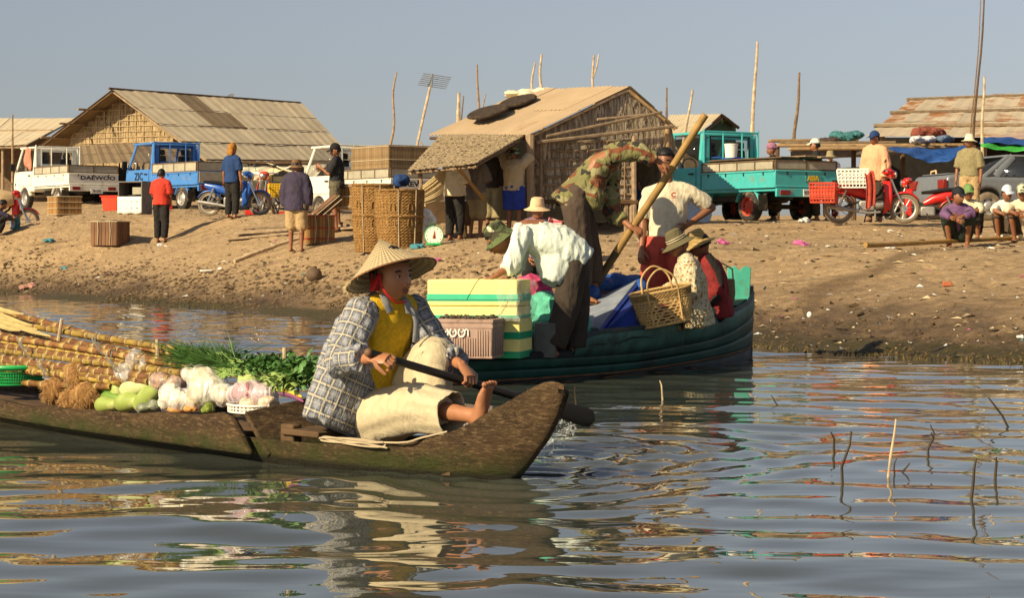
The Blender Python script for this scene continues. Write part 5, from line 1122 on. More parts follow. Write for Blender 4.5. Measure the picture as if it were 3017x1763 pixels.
# big wicker baskets
def big_basket(label, px, d, rb, rt, h, yaw, lean, m, fill=False, group=None):
    root = thing('wicker_basket', label, 'basket', ground(px, d)-V(0, 0, .02), R(yaw), group); root.rotation_euler = (R(lean), 0, R(yaw))
    nrow, nth = int(h/.013), 144; vs = []; mb = MB()
    def rr(q, t, row): return lerp(rb, rt, t)*(1+.06*math.sin(math.pi*t)+.02*math.sin(2*q+t*3))+.009*math.sin(36*q+math.pi*(row//2))+.004*math.sin(row*1.7)
    for i in range(nrow+1):
        t = i/nrow
        for k in range(nth):
            q = 6.283*k/nth; r = rr(q, t, i); vs.append(V(r*math.cos(q), r*math.sin(q), h*t))
    fs = [(i*nth+k, i*nth+(k+1) % nth, (i+1)*nth+(k+1) % nth, (i+1)*nth+k) for i in range(nrow) for k in range(nth)]
    mb.add(vs, fs); mb.build('wicker_wall', m, root, fix=False, solid=.012)
    for z, s in ((h, rt), (h*.55, lerp(rb, rt, .55)*1.07), (.02, rb)):
        mb = MB(); mb.tube([V(s*math.cos(6.283*i/40)*(1.02), s*math.sin(6.283*i/40)*1.02, z+.006*math.sin(i*2.1)) for i in range(40)], .02, 6, closed=True); mb.build('rim', m, root)
    for a in (-1.75, -1.1, -2.5):
        for z in (h*.42, h*.68):
            s = lerp(rb, rt, z/h)*1.09; mb = MB(); mb.tube([V(s*math.cos(a+da), s*math.sin(a+da), z+dz) for da, dz in ((-.10, -.03), (-.08, .06), (0, .10), (.08, .06), (.10, -.03))], .011, 6); mb.build('handle', m, root)
        s = rb*1.1; mb = MB(); mb.tube([V(lerp(rb, rt, t)*1.10*math.cos(a+.25), lerp(rb, rt, t)*1.10*math.sin(a+.25), h*t) for t in (0, .25, .5, .75, 1)], .009, 5); mb.build('cord', M_('rope_pale'), root)
    mb = MB(); mb.lathe([(.001, .03), (rb*.97, .03)], 30); mb.build('base', m, root)
    return root
WK = leafmat('wicker', [(.085, .042, .013), (.20, .105, .032), (.34, .195, .065), (.44, .28, .11)], 26, (1, 1, 2.2))
big_basket('tall wicker basket behind its twin, its rim hidden by cane crates', 1106, 34.6, .33, .385, 1.14, 10, 2, WK, group='big wicker baskets')
big_basket('wide wicker basket with a blue cloth at its mouth beside the dial scale', 1178, 33.3, .33, .385, .95, 40, -1, WK, group='big wicker baskets')
heap('cloth_bundle', 'crumpled dark blue cloth stuffed in the mouth of the wide wicker basket', 1190, 535, 33.4, .16, .10, M_('blue_cloth'), seed=11)
slat_crate('slatted cage of pale cane standing behind the tall wicker basket', GM(1062, 39.5, -15, .35), .95, .5, .5, M_('slat_brown'), (.1, .5, .9), 12, 6)
# rolled mats, cart, enamel ware by the hut
root = thing('reed_mat', 'stiff reed mat leaning under the thatch awning', 'mat', ground(1290, 36.5))
A, B, Cc, D = at(1232, 560, 36.2), at(1312, 492, 36.6), at(1305, 585, 36.4), at(1252, 606, 36)
for i in range(16):
    mb = MB(Matrix.Translation(-root.location)); a = bil(A, B, Cc, D, 0, i/15.)+V(0, random.uniform(-.03, .03), 0); b = bil(A, B, Cc, D, 1, i/15.); mb.tube([a, lerp(a, b, .5)+V(0, -.02, -.02), b], .018, 6); mb.build('reed', M_('straw'), root, fix=False)
root = thing('handcart', 'dark handcart of rough planks standing under the awning', 'cart', ground(1300, 37.2), R(10))
for c, z in (((0, 0, .62), (.95, .6, .05)), ((0, -.3, .42), (.95, .05, .35)), ((-.47, 0, .4), (.05, .6, .4)), ((.47, 0, .4), (.05, .6, .4))): mb = MB(); mb.box(c, z); mb.build('plank', M_('wood_dark'), root, bevel=.01)
for x in (-.4, .4):
    for y in (-.25, .25): mb = MB(); mb.box((x, y, .2), (.07, .07, .42)); mb.build('leg', M_('wood_dark'), root)
root = thing('enamel_basin', 'stack of white enamel basins hanging beside the dial scale', 'basin', ground(1262, 33.9))
for i, (px, py, r, a) in enumerate(((1262, 650, .13, .3), (1255, 632, .11, -.2), (1260, 672, .10, .6))):
    mb = MB(Matrix.Translation(-root.location)); mb.lathe([(.001, 0), (r*.6, .0), (r*.95, -.05), (r, -.06), (r*.97, -.07)], 24, M=frame(at(px, py, 33.9), V(1, 0, a*.5), V(a*.5, -1, .2).normalized())); mb.build('basin', M_('white_plastic'), root, solid=.006)
# things on the sack motorcycle and basket motorcycle
def lattice_basket(label, M, w, dp, h, m, rows=5, cols=8, name='plastic_basket', parts=True, tp=1.15):
    root = thing(name, label, 'basket', M.to_translation()); root.matrix_basis = M
    def rail(z, s): 
        a, b = w/2*s, dp/2*s; mb = MB(); mb.tube([(-a, -b, z), (a, -b, z), (a, b, z), (-a, b, z)], .014, 5, closed=True); mb.build('rail', m, root)
    for i in range(rows+1): rail(h*i/rows, lerp(1, tp, i/rows))
    mb = MB()
    for i in range(cols+1):
        x = -w/2+w*i/cols
        for y in (-dp/2, dp/2): mb.box((x, y, 0), (w/cols*.45, .008, .0001)) if False else mb.tube([(x, y, 0), (x*tp, y*tp, h)], .010, 4)
    for i in range(1, max(3, int(cols*dp/w))):
        y = -dp/2+dp*i/max(3, int(cols*dp/w))
        for x in (-w/2, w/2): mb.tube([(x, y, 0), (x*tp, y*tp, h)], .010, 4)
    mb.build('ribs', m, root)
    mb = MB(); mb.box((0, 0, .01), (w, dp, .012)); mb.box((0, -dp/2-.0, h*.5), (w*.98, .006, h*.42)) ; mb.box((w/2, 0, h*.5), (.006, dp*.95, h*.42)); mb.build('base', m, root)
    return root
lattice_basket('cream plastic lattice basket strapped on the red motorcycle behind its seat', GM(2512, 38.2, -8, .68), .50, .46, .34, M_('white_plastic'))
lattice_basket('red plastic crate hanging low off the back of the basket motorcycle', GM(2428, 38.0, -18, .42), .44, .42, .36, M_('brick_red_plastic'), tp=1.08)
mb = MB(); mb.patch(lambda u, v: at(2548+26*u+3*math.sin(v*4)+5*v, 508+104*v+6*math.sin(u*6), 37.85)+V(0, .03*math.sin(u*11), 0), 8, 14); tag(mb.build('checked_cloth', mat('red_check', (.34, .055, .035), .9, .4, 30), fix=False, solid=.01), 'faded red cloth hanging over the cream basket on the motorcycle', 'cloth')
mb = MB(GM(-12, 50.2, 0, .62)); mb.tube([(-.5, 0, .22), (-.2, -.05, .22), (.15, -.05, .22), (.42, 0, .26)], [(.16, .2), (.25, .26), (.25, .26), (.14, .16)], 16, side=V(0, 1, 0)); o = tag(mb.build('sack', mat('tan_sack', (.44, .31, .17), .9, .2, bump=.6, bscale=30)), 'bulging tan sack strapped across the motorcycle at the left end of the bank', 'sack'); o['label'] = 'bulging tan sack strapped across the sack-laden red motorcycle'
lattice_basket('yellow plastic basket on the ground beside the bare-headlight motorcycle', GM(812, 47.6, 15, .42), .28, .25, .30, M_('yellow_plastic'))
mb = MB(GM(2020, 42.0, 0)); mb.box((-.1, 0, .12), (.55, .35, .22), tp=(1.1, 1.1)); tag(mb.build('plastic_tub', M_('brick_red_plastic'), bevel=.02), 'red plastic tub on the sand beside the front of the teal truck', 'tub')
mb = MB(GM(2052, 41.0, 0)); mb.lathe([(.001, .05), (.2, .06), (.30, .13), (.31, .14), (.30, .12), (.19, .04), (.001, .03)], 24, M=rotm(R(70), 0, R(20)) @ Matrix.Translation((0, .2, 0))); tag(mb.build('basin', M_('pale_blue_cloth')), 'pale blue basin propped up behind the man in the cream T-shirt', 'basin')
for i, (px, d, lab) in enumerate(((752, 50.5, 'red plastic scrap heap under the tail of the blue truck'), (832, 50.5, 'small red plastic tray behind the bare-headlight motorcycle'), (480, 55.5, 'red plastic crate behind the legs of the young man in red'))):
    mb = MB(GM(px, d, 10*i)); mb.box((0, 0, .08), (.45, .25, .14), tp=(1.1, 1.1)); tag(mb.build('plastic_tray', M_('red_paint'), bevel=.01), lab, 'tray')
# planks and poles on the ground
def groundlog(label, p0, p1, r, m, name='bamboo_pole', cat='pole', group=None):
    a, b = ground(*p0), ground(*p1); k = 14; mb = MB(); pts = []; rr = []
    for i in range(k+1):
        q = lerp(a, b, i/k); q.z = max(gz(q.x, q.y)+r*1.3, lerp(a.z, b.z, i/k)+r); pts.append(q); rr.append(r*(1.1 if i % 3 == 0 else 1)*lerp(1.1, .85, i/k))
    mb.tube(pts, rr, 10); return tag(mb.build(name, m, fix=False), label, cat, group)
groundlog('long yellow bamboo pole lying on the sand before the squatting men', (2550, 29.6), (3090, 33.5), .032, M_('bamboo'))
groundlog('brown bamboo pole lying on the sand beside the barefoot man in purple', (690, 37.5), (880, 38.5), .034, M_('stick_pale'))
root = thing('plank_stack', 'weathered planks lying on the slope behind the barefoot man in purple', 'planks', ground(800, 41.5))
for i in range(3):
    mb = MB(Matrix.Translation(-root.location)); a = ground(665+25*i, 41.3+.3*i)+V(0, 0, .06+.04*i); b = ground(1040-20*i, 39.0+.2*i)+V(0, 0, .08+.04*i); mb.slab(a, b, b+V(.05, .28, 0), a+V(.05, .28, 0), .05); mb.build('plank', WG, root, bevel=.008)
# water-edge pot, foam tray, scraps
mb = MB(); p = at(925, 905, 32.6); mb.ell(V(p.x, p.y, gz(p.x, p.y)+.1), (.13, .13, .12), 18, 12); mb.tube([(p.x, p.y, gz(p.x, p.y)+.2), (p.x, p.y, gz(p.x, p.y)+.235)], .05, 10); tag(mb.build('clay_pot', mat('clay_pot', (.13, .085, .05), .7, .3)), 'round dark clay pot lying at the water edge', 'pot')
root = thing('foam_tray', 'white folded foam food tray lying at the water edge', 'tray', ground(612, 37.5), R(20)); g0 = root.location
mb = MB(); mb.box((0, 0, .03), (.26, .2, .03)); mb.build('tray', M_('foam_white'), root, bevel=.01); mb = MB(); mb.box((.13, 0, .12), (.03, .2, .2), M=rotm(0, R(40), 0)); mb.build('lid', M_('foam_white'), root, bevel=.01)
rg = random.Random(5)
def scrap(label, px, py_d, s, m, cat='litter', name='plastic_bag', group=None):
    p = ground(px, py_d); mb = MB()
    for i in range(4): mb.ell(p+V(rg.uniform(-.6, .6)*s, rg.uniform(-.4, .4)*s, s*.25*rg.random()), (s*rg.uniform(.4, .7), s*.5, s*rg.uniform(.25, .45)), 9, 6, fn=lambda q: 1+.25*math.sin(7*q.x+6*q.y+5*q.z+i))
    return tag(mb.build(name, m), label, cat, group)
scrap('white plastic bag at the feet of the young man in red', 468, 45.3, .09, M_('plastic_scrap'))
scrap('clear plastic bag lying in front of the teal truck tailgate', 2368, 40.3, .13, M_('plastic_scrap'))
scrap('pale plastic bag on the sand before the bamboo pole', 2622, 31.2, .09, M_('plastic_scrap'))
scrap('magenta plastic scrap on the open sand below the teal truck', 2360, 30.5, .13, M_('pink_scrap'))
scrap('purple plastic scrap behind the seated people in the boat', 2130, 29, .10, M_('pink_scrap'))
scrap('pink plastic scrap on the sand below the white yellow-banded box', 1280, 30.5, .10, M_('pink_scrap'))
scrap('teal cloth scrap at the foot of the wide wicker basket', 1228, 32.6, .12, M_('blue_scrap'))
scrap('blue-green rag on the sand beside the small green scale', 145, 46.5, .12, M_('blue_scrap'))
scrap('pink rag heap on the steep bank below the corded crate', 85, 43.6, .18, mat('pink_rag', (.42, .22, .17), .9, .3))
scrap('dark blue rag below the slanting-cord crate', 190, 44.5, .09, M_('blue_scrap'))
mb = MB(); p = ground(2790, 22.6); mb.box((p.x, p.y, p.z+.03), (.10, .06, .05)); tag(mb.build('brick', mat('brick_red', (.42, .13, .06), .9, .2), bevel=.006), 'broken orange brick lying on the wet slope', 'brick')
mb = MB(); p = ground(2385, 22.0); mb.ell((p.x, p.y, p.z+.03), (.03, .03, .035), 10, 7); tag(mb.build('bottle_cap', M_('white_plastic')), 'small white plastic cap on the wet slope beside the stern', 'cap')
mb = MB(); p = ground(3008, 18.9); mb.ell((p.x, p.y, p.z+.04), (.04, .03, .018), 10, 7, fn=lambda q: 1+.2*math.sin(6*q.x)); tag(mb.build('plastic_bottle', M_('white_plastic')), 'white plastic scrap at the weedy water edge', 'litter')
# scattered litter nobody could count
mb = MB(); rl = np.random.RandomState(4); cnt = 0
xs = rl.uniform(-12, 9, 26000); ys = rl.uniform(17, 60, 26000); ss = shore_s(xs, ys); zs = gz_arr(xs, ys)+relief(xs, ys)
for x, y, s, z in zip(xs, ys, ss, zs):
    if s < .15 or s > 13 or abs(x/y) > .28: continue
    if rl.rand() > (.75 if (.3 < s < 2.2) else .28): continue
    w_ = rl.uniform(.007, .028)*(1.7 if rl.rand() < .12 else 1); a = rl.uniform(0, 6.28); ca, sa = math.cos(a), math.sin(a); L = w_*rl.uniform(1, 2.6); t1, t2 = rl.uniform(-.4, .9, 2)*w_
    mb.add([(x-ca*L, y-sa*L, z+.002), (x+sa*w_, y-ca*w_, z+max(.003, t1)), (x+ca*L, y+sa*L, z+.004), (x-sa*w_, y+ca*w_, z+max(.004, t2)+.01)], [(0, 1, 2, 3)], int(rl.choice([0, 1, 1, 1, 1, 1, 2, 5, 5, 5, 5, 3 if rl.rand() < .5 else 1, 4 if rl.rand() < .4 else 5]))); cnt += 1
o = mb.build('litter', [M_('foam_white'), mat('litter_tan', (.46, .36, .22), .8, .3), M_('plastic_scrap'), M_('pink_scrap'), M_('blue_scrap'), mat('litter_dark', (.06, .045, .03), .9, .4)], fix=False, smooth=False)
tag(o, 'small scraps of litter and husk strewn over the sandy bank', 'litter', kind='stuff')
# clods of earth on the steep wet edge
mb = MB(); xs = rl.uniform(-12, 6, 4200); ss = np.abs(rl.normal(.75, .55, 4200)); 
XX, YY = xs+.86*ss, 25.2-1.69*xs+.51*ss; ZZ = gz_arr(XX, YY)+relief(XX, YY)
for x, s, X_, Y_, z in zip(xs, ss, XX, YY, ZZ):
    if abs(X_/Y_) > .28 or (x > 0 and rl.rand() < .6): continue
    r_ = rl.uniform(.010, .036)*(1.5 if rl.rand() < .06 else 1)*(1 if x < 0 else .6)
    ph = rl.rand()*6; mb.ell((X_, Y_, z), (r_*1.2, r_, r_*.8), 6, 4, fn=lambda q: 1+.25*math.sin(5*q.x+4*q.y+ph))
o = mb.build('earth_clods', mat('clod', (.10, .066, .037), .95, .4, rand=0, bump=.6), fix=False, smooth=False); tag(o, 'crumbling clods of dark earth along the water edge', 'earth', kind='stuff')
# weed fringe at the water edge
mb = MB(); xs = rl.uniform(-9, 5.2, 3800)
ss = rl.normal(.02, .16, len(xs)); XX, YY = xs+.86*ss, 25.2-1.69*xs+.51*ss; ZZ = gz_arr(XX, YY); NN = vnoise(xs*1.3, xs*0+3.1, 8)
for x, X_, Y_, z, nz in zip(xs, XX, YY, ZZ, NN):
    if abs(X_/Y_) > .28 or nz < .35: continue
    z = max(0, z)-.01; h = rl.uniform(.01, .045); a = rl.uniform(0, 6.28); dx, dy = math.cos(a)*.012, math.sin(a)*.012; bx, by = rl.normal(0, .025, 2)
    mb.add([(X_-dx, Y_-dy, z), (X_+dx, Y_+dy, z), (X_+bx, Y_+by, z+h)], [(0, 1, 2)])
o = mb.build('water_weed', mat('weed', (.085, .080, .022), .8, .4, col2=(.16, .10, .035)), fix=False, smooth=False); tag(o, 'low brown-green weed fringe along the water edge', 'weed', kind='stuff')
# ------------------------------------------------------------------ people on the bank
def arm(ex, ey, ez, wx, wy, wz): return ((ex, ey, ez), (wx, wy, wz))
BUST = dict(skin='skin_dark')
person('young man in red T-shirt and black trousers standing with his back turned', stand(ground(475, 45.8), 75, 1.0, arm(.02, .05, -.27, .20, -.02, -.42), arm(.02, .05, -.27, .20, -.02, -.42), stance=.04), 1., shirt=M_('red_cloth'), sleeve=.85, pants=M_('black_cloth'), skin='skin_dark', shirt_e=.035, tail=.06, seed=2, up=V(.2, .5, 1))
person('barefoot person in dark purple shirt, tan shorts and brown hat seen from behind', stand(ground(873, 36.4), 80, .99, arm(0, .06, -.28, .03, .04, -.52), arm(0, .06, -.28, .03, .04, -.52)), .99, shirt=M_('navy_cloth'), sleeve=1.9, tail=.16, pants=M_('tan_cloth'), leg=1.08, hat='bucket', hat_mat=mat('brown_hat', (.17, .095, .045), .9, .2), skin='skin_dark', shirt_e=.045, pants_e=.035, seed=3)
person('man in blue shirt, black trousers and orange headscarf standing by the blue motorcycle', stand(ground(684, 46.2), 60, 1.0, arm(.0, .07, -.27, .06, .12, -.50), arm(.0, .05, -.27, .04, .06, -.52)), 1., shirt=M_('blue_cloth'), sleeve=.9, pants=M_('black_cloth'), leg=1.95, hat='scarf', skin='skin', shirt_e=.03, seed=4, hair=False)
person('man in black cap and black and khaki shirt looking at his hands', stand(ground(992, 39.3), 170, 1.0, arm(.10, .04, -.24, .30, -.06, -.10), arm(.10, .04, -.24, .32, -.06, -.14)), 1., shirt=mat('two_tone_shirt', (.02, .02, .022), .9, .3, dirt=((.35, .33, .20), .58), dscale=3.0), sleeve=.9, pants=mat('dark_shorts', (.11, .095, .06), .9, .4, 20), leg=1.0, hat='cap', hat_mat=M_('black_cloth'), skin='skin_dark', face=V(-.9, -.3, -.25), shirt_e=.03, pants_e=.035, seed=5, sandals='rust_dark')
# under the awning
person('person in cream shirt and black trousers standing half shaded under the awning', stand(ground(1340, 36.6), 70, .97, arm(.02, .05, -.27, .22, .0, -.30), arm(.02, .05, -.27, .22, .0, -.30)), .97, shirt=M_('cream_cloth'), sleeve=1.0, tail=.08, pants=M_('black_cloth'), skin='skin_dark', shirt_e=.05, seed=6, up=V(0, 0, 1))
person('barefoot person in loose grey shirt and khaki shorts under the awning', stand(ground(1402, 37.0), 60, .97, arm(.05, .05, -.27, .22, .02, -.25), arm(.05, .05, -.26, .22, .02, -.22)), .97, shirt=M_('grey_cloth'), sleeve=1., tail=.18, pants=M_('khaki_cloth'), leg=1.05, skin='skin_dark', hat='bucket', hat_mat=M_('cream_cloth'), shirt_e=.05, pants_e=.04, seed=7)
person('person in dark shirt and olive trousers in the shade of the awning', stand(ground(1452, 38.0), 80, .97), .97, shirt=M_('charcoal_cloth'), sleeve=1.8, tail=.05, pants=M_('khaki_cloth'), leg=1.5, skin='skin_dark', shirt_e=.04, pants_e=.035, seed=8)
person('person in beige shirt and blue shorts reaching up under the awning', stand(ground(1514, 37.0), 60, 1.0, arm(.15, .12, .18, .30, .05, .38), arm(.15, .10, .18, .30, .05, .40)), 1., shirt=mat('beige_cloth', (.50, .41, .26), .88, .1), sleeve=1., tail=.04, pants=M_('royal_blue'), leg=.85, hat='bucket', hat_mat=camo('camo_hat2', [(.10, .12, .05), (.30, .29, .16), (.05, .07, .03), (.42, .40, .26)], 14), skin='skin_dark', shirt_e=.05, pants_e=.05, seed=9)
person('dark figure in brown clothes standing by the open end of the palm hut', stand(ground(1905, 40.5), -70, .98), .98, shirt=mat('olive_shirt_shade', (.07, .06, .035), .9, .3), sleeve=1.8, tail=.2, pants=M_('blue_cloth'), skin='skin_dark', seed=10)
person('person in white cap seen over the pole behind the palm hut', stand(ground(1985, 46), 190, 1.0), 1., shirt=M_('pale_blue_cloth'), sleeve=.9, pants=M_('black_cloth'), hat='cap', hat_mat=M_('white_cloth'), skin='skin', seed=11)
person('shaded person in dark clothes beneath the hut eave beside the white-capped one', stand(ground(1925, 44.5), -100, 1.0), 1., shirt=M_('black_cloth'), sleeve=.9, pants=M_('black_cloth'), skin='skin_dark', seed=12)
# by the teal truck
person('person in black shirt and mauve headscarf behind the teal truck cab', stand(ground(2276, 44.2), 185, 1.0), 1., shirt=M_('black_cloth'), sleeve=1.8, pants=M_('black_cloth'), hat='turban', skin='skin_dark', seed=13, hair=False)
person('man in white cap and black shirt reaching across the teal truck bed', stand(ground(2404, 42.9), 175, 1.03, arm(.22, .02, -.12, .48, .06, -.22), arm(.10, .02, -.25, .26, -.10, -.12)), 1.03, shirt=M_('black_cloth'), sleeve=.95, pants=M_('charcoal_cloth'), hat='cap', hat_mat=M_('white_cloth'), skin='skin', seed=14)
person('person in white shirt and grey hat standing behind the teal tailgate', stand(ground(2447, 43.5), -110, .90), .90, shirt=mat('lilac_white', (.66, .58, .62), .88, .1), sleeve=1.9, pants=M_('maroon_cloth'), hat='bucket', hat_mat=M_('khaki_cloth'), skin='skin', seed=15)
person('man in pink shirt and dark blue cap standing behind the basket motorcycle', stand(ground(2578, 39.2), 235, 1.04, arm(-.02, .05, -.28, .05, .05, -.53), arm(-.02, .05, -.28, .06, .05, -.53)), 1.04, shirt=M_('pink_cloth'), sleeve=1.9, tail=.14, pants=M_('charcoal_cloth'), hat='cap', skin='skin_dark', face=V(-.75, -.6, -.05), shirt_e=.04, seed=16)
person('man in olive shirt, khaki trousers and straw hat standing before the grey car', stand(ground(2857, 39.2), 240, 1.04, arm(.0, .05, -.27, .04, .05, -.52), arm(.0, .07, -.27, .06, .08, -.52)), 1.04, shirt=mat('olive_check', (.24, .205, .105), .9, .25, 40), sleeve=.95, tail=.0, pants=M_('tan_cloth'), hat='straw', hat_mat=mat('straw_white', (.72, .66, .46), .8, .15, 40), skin='skin_dark', face=V(-.85, -.5, .05), shirt_e=.03, seed=17)
sq_('squatting man in purple shirt and black cap with forearms on his knees', squat(ground(2824, 31.3), 255, 1.02), 1.02, shirt=M_('purple_cloth'), sleeve=1.6, tail=.05, pants=mat('dark_green_cloth', (.02, .03, .022), .9, .3), leg=1.05, hat='cap', hat_mat=mat('black_cap', (.012, .013, .017), .8, .2), skin='skin_dark', face=V(.45, -.8, -.1), seed=18, sandals='rust_dark', pants_e=.03)
sq_('squatting person in cream shirt and green cap behind the man in purple', squat(ground(2856, 33.0), 250, 1.0), 1.0, shirt=mat('cream_green', (.55, .52, .36), .9, .1, dirt=((.16, .22, .13), .55), dscale=4), sleeve=1.2, pants=M_('black_cloth'), leg=1.5, hat='cap', hat_mat=M_('green_cloth'), skin='skin_dark', face=V(-.1, -1, -.1), seed=19)
sq_('squatting person in white shirt and pale blue cap hugging knees', squat(ground(2966, 32.6), 260, .98), .98, shirt=M_('white_cloth'), sleeve=1.0, pants=M_('charcoal_cloth'), leg=.95, hat='cap', hat_mat=M_('pale_blue_cloth'), skin='skin_dark', face=V(.15, -1, -.2), seed=20, sandals='rust_dark')
sq_('squatting person in cream shirt and camouflage cap beside the pale-capped one', squat(ground(3014, 32.2), 250, 1.0), 1.0, shirt=M_('cream_cloth'), sleeve=1.2, pants=M_('charcoal_cloth'), leg=.95, hat='cap', hat_mat=camo('camo_cap', [(.45, .46, .33), (.12, .14, .07), (.60, .58, .44), (.05, .07, .03)], 26), skin='skin_dark', face=V(-.3, -1, -.15), seed=21, sandals='rust_dark')
sq_('person half hidden behind the sack motorcycle in dark clothes', squat(ground(-8, 47.6), 20, 1.0), 1., shirt=M_('navy_cloth'), pants=M_('black_cloth'), skin='skin_dark', seed=22)
# ------------------------------------------------------------------ foreground dugout canoe
CO = V(-.05, 9.07, 0); CA = V(.69, -.724, 0).normalized(); CN = V(CA.y, -CA.x, 0)       # stem at the waterline, heading, near side
def cp(t, w_, z): return CO-CA*t+CN*w_+V(0, 0, z)
def cpx(px, off=0.):                                                                    # depth of the canoe centre line at a photo column
    t = (CO.x-(px-CX)/F*CO.y)/(CA.x-(px-CX)/F*CA.y*-1*-1) if False else None
    lo, hi = -1., 7.
    for _ in range(40):
        m = (lo+hi)/2; p = cp(m, 0, 0)
        if CX+F*p.x/p.y > px: lo = m
        else: hi = m
    return cp(lo, off, 0).y
def ip(x, tab):
    xs = [a for a, _ in tab]; ys = [b for _, b in tab]; return float(np.interp(x, xs, ys))
n = NT('canoe_wood'); o_ = n.obj; pz = n.sep(n.pos())[2]
vv = n.map(o_, scale=(1, 1, 3.5))
c = n.mix(n.ramp(n.noise(4, vv, 8, .65), [(.3, (0, 0, 0)), (.7, (1, 1, 1))]), (.045, .026, .012), (.135, .080, .036))
c = n.mix(n.ramp(n.noise(22, vv, 6, .7), [(.50, (0, 0, 0)), (.72, (1, 1, 1))]), c, (.30, .20, .10))
c = n.mix(n.ramp(n.noise(11, n.map(o_, scale=(1, 1, 5)), 5, .7), [(.60, (0, 0, 0)), (.68, (1, 1, 1))]), c, (.03, .02, .012))
mz = n.math('ADD', pz, n.math('MULTIPLY_ADD', n.noise(6, o_, 6, .65), .20, -.10))
c = n.mix(n.math('MULTIPLY', n.ramp(mz, [(.0, (1, 1, 1)), (.07, (1, 1, 1)), (.15, (0, 0, 0))]), n.ramp(n.noise(9, o_, 5), [(.35, (.35, .35, .35)), (.6, (1, 1, 1))])), c, (.050, .058, .010))
c = n.mix(n.ramp(pz, [(.0, (1, 1, 1)), (.02, (1, 1, 1)), (.04, (0, 0, 0))]), c, (.02, .018, .008))
n.col(c); n.rough(n.ramp(mz, [(.0, (.45,)*3), (.12, (.8,)*3)])); b1 = n.bump(n.noise(9, vv, 8, .7), 1., .05); n.bump(n.noise(60, vv, 5, .7), .8, .015, b1); CW = n.m
WT = [(-.40, .03), (-.34, .055), (-.25, .085), (-.1, .13), (.05, .17), (.3, .225), (.6, .27), (1.0, .31), (1.5, .335), (2.5, .35), (4, .36), (6.5, .33)]
ZT = [(-.40, .42), (-.34, .435), (-.27, .425), (-.14, .355), (.0, .275), (.12, .21), (.3, .165), (.6, .125), (1.0, .108), (1.5, .11), (3, .13), (4.5, .17), (6.5, .25)]
ZB = [(-.40, .385), (-.37, .30), (-.30, .19), (-.16, .06), (-.02, -.06), (.15, -.12), (.5, -.15), (6.5, -.15)]
canoe = thing('dugout_canoe', 'weathered brown wooden dugout canoe paddled by a woman in a conical hat', 'boat', cp(2, 0, 0))
TI = Matrix.Translation(-canoe.location)
ts = np.concatenate([np.linspace(-.40, .4, 22), np.linspace(.45, 6.5, 40)])
mb = MB(TI); vs = []; fs = []; nsec = 26
for t in ts:
    w_, zt, zb = ip(t, WT), ip(t, ZT), ip(t, ZB); th = .032; solidf = np.clip((t-.02)/.2, 0, 1)
    for i in range(13):
        a = math.pi*i/12; x = -math.cos(a); s = math.sin(a)
        jj = noise.noise(Vector((t*7, x*3, 1.7)))*.012+noise.noise(Vector((t*19, x*7, 4.2)))*.007
        vs.append(cp(t+.006*math.sin(t*9+i), w_*x*(1-.12*s*s)+jj*(1 if x > 0 else -1), zt-(zt-zb)*s**.75+jj*.7))
    zi = lerp(zt+.004, max(zb+.05, -.02), solidf); wi = max(.004, w_-th)
    for i in range(13):
        a = math.pi*(12-i)/12; x = -math.cos(a); s = math.sin(a)
        vs.append(cp(t, wi*x*(1-.12*s*s), (zt-.002)-(zt-zi)*s**.6*solidf+(1-solidf)*.02*s))
for j in range(len(ts)-1):
    for i in range(nsec): fs.append((j*nsec+i, j*nsec+(i+1) % nsec, (j+1)*nsec+(i+1) % nsec, (j+1)*nsec+i))
fs.append(tuple(range(nsec-1, -1, -1))); fs.append(tuple((len(ts)-1)*nsec+i for i in range(nsec)))
mb.add(vs, fs); hull = mb.build('hull', CW, canoe)
for sd in (1, -1):                                            # raised wash boards along the cargo
    mb = MB(TI)
    def fn(u, v):
        t = 1.42+u*5.0-.0; w_ = (ip(t, WT)+.030+.006*v)*sd; zt = ip(t, ZT); top = ip(t, [(1.4, .10), (1.46, .16), (1.53, .222), (1.75, .208), (2.65, .163), (3.3, .152), (3.85, .168), (4.4, .20), (6.5, .34)])
        return cp(t-.09*(1-v)*0+(-.06*(1-v) if u == 0 else 0), w_, lerp(zt-.075, top+.006*math.sin(u*60), v))
    mb.patch(fn, 60, 5); mb.build('wash_board', CW, canoe, fix=False, solid=.032)
mb = MB(TI); mb.slab(cp(1.47, .335, .215), cp(1.47, -.335, .30), cp(1.30, -.31, .02), cp(1.30, .32, .02), .03); mb.build('bulkhead', CW, canoe, bevel=.006)
mb = MB(TI); mb.slab(cp(.98, .26, .16), cp(.98, -.26, .16), cp(1.26, -.27, .16), cp(1.26, .27, .16), .03); mb.build('seat_plank', M_('wood_dark'), canoe, bevel=.006)
mb = MB(TI); mb.box((0, 0, 0), (.10, .06, .16), M=frame(cp(1.24, .22, .10), CA, V(0, 0, 1))); mb.build('seat_block', M_('wood_dark'), canoe, bevel=.01)
for i in range(4): mb = MB(TI); y = -.29+.145*i; mb.slab(cp(1.6, y, .10), cp(1.6, y+.135, .10), cp(6, y+.135, .11), cp(6, y, .11), .02); mb.build('floor_board', M_('wood_dark'), canoe)
mb = MB(TI); mb.slab(cp(.15, .17, .035), cp(.15, -.17, .035), cp(1.3, -.28, .0), cp(1.3, .28, .0), .02); mb.build('floor_board', M_('wood_dark'), canoe)
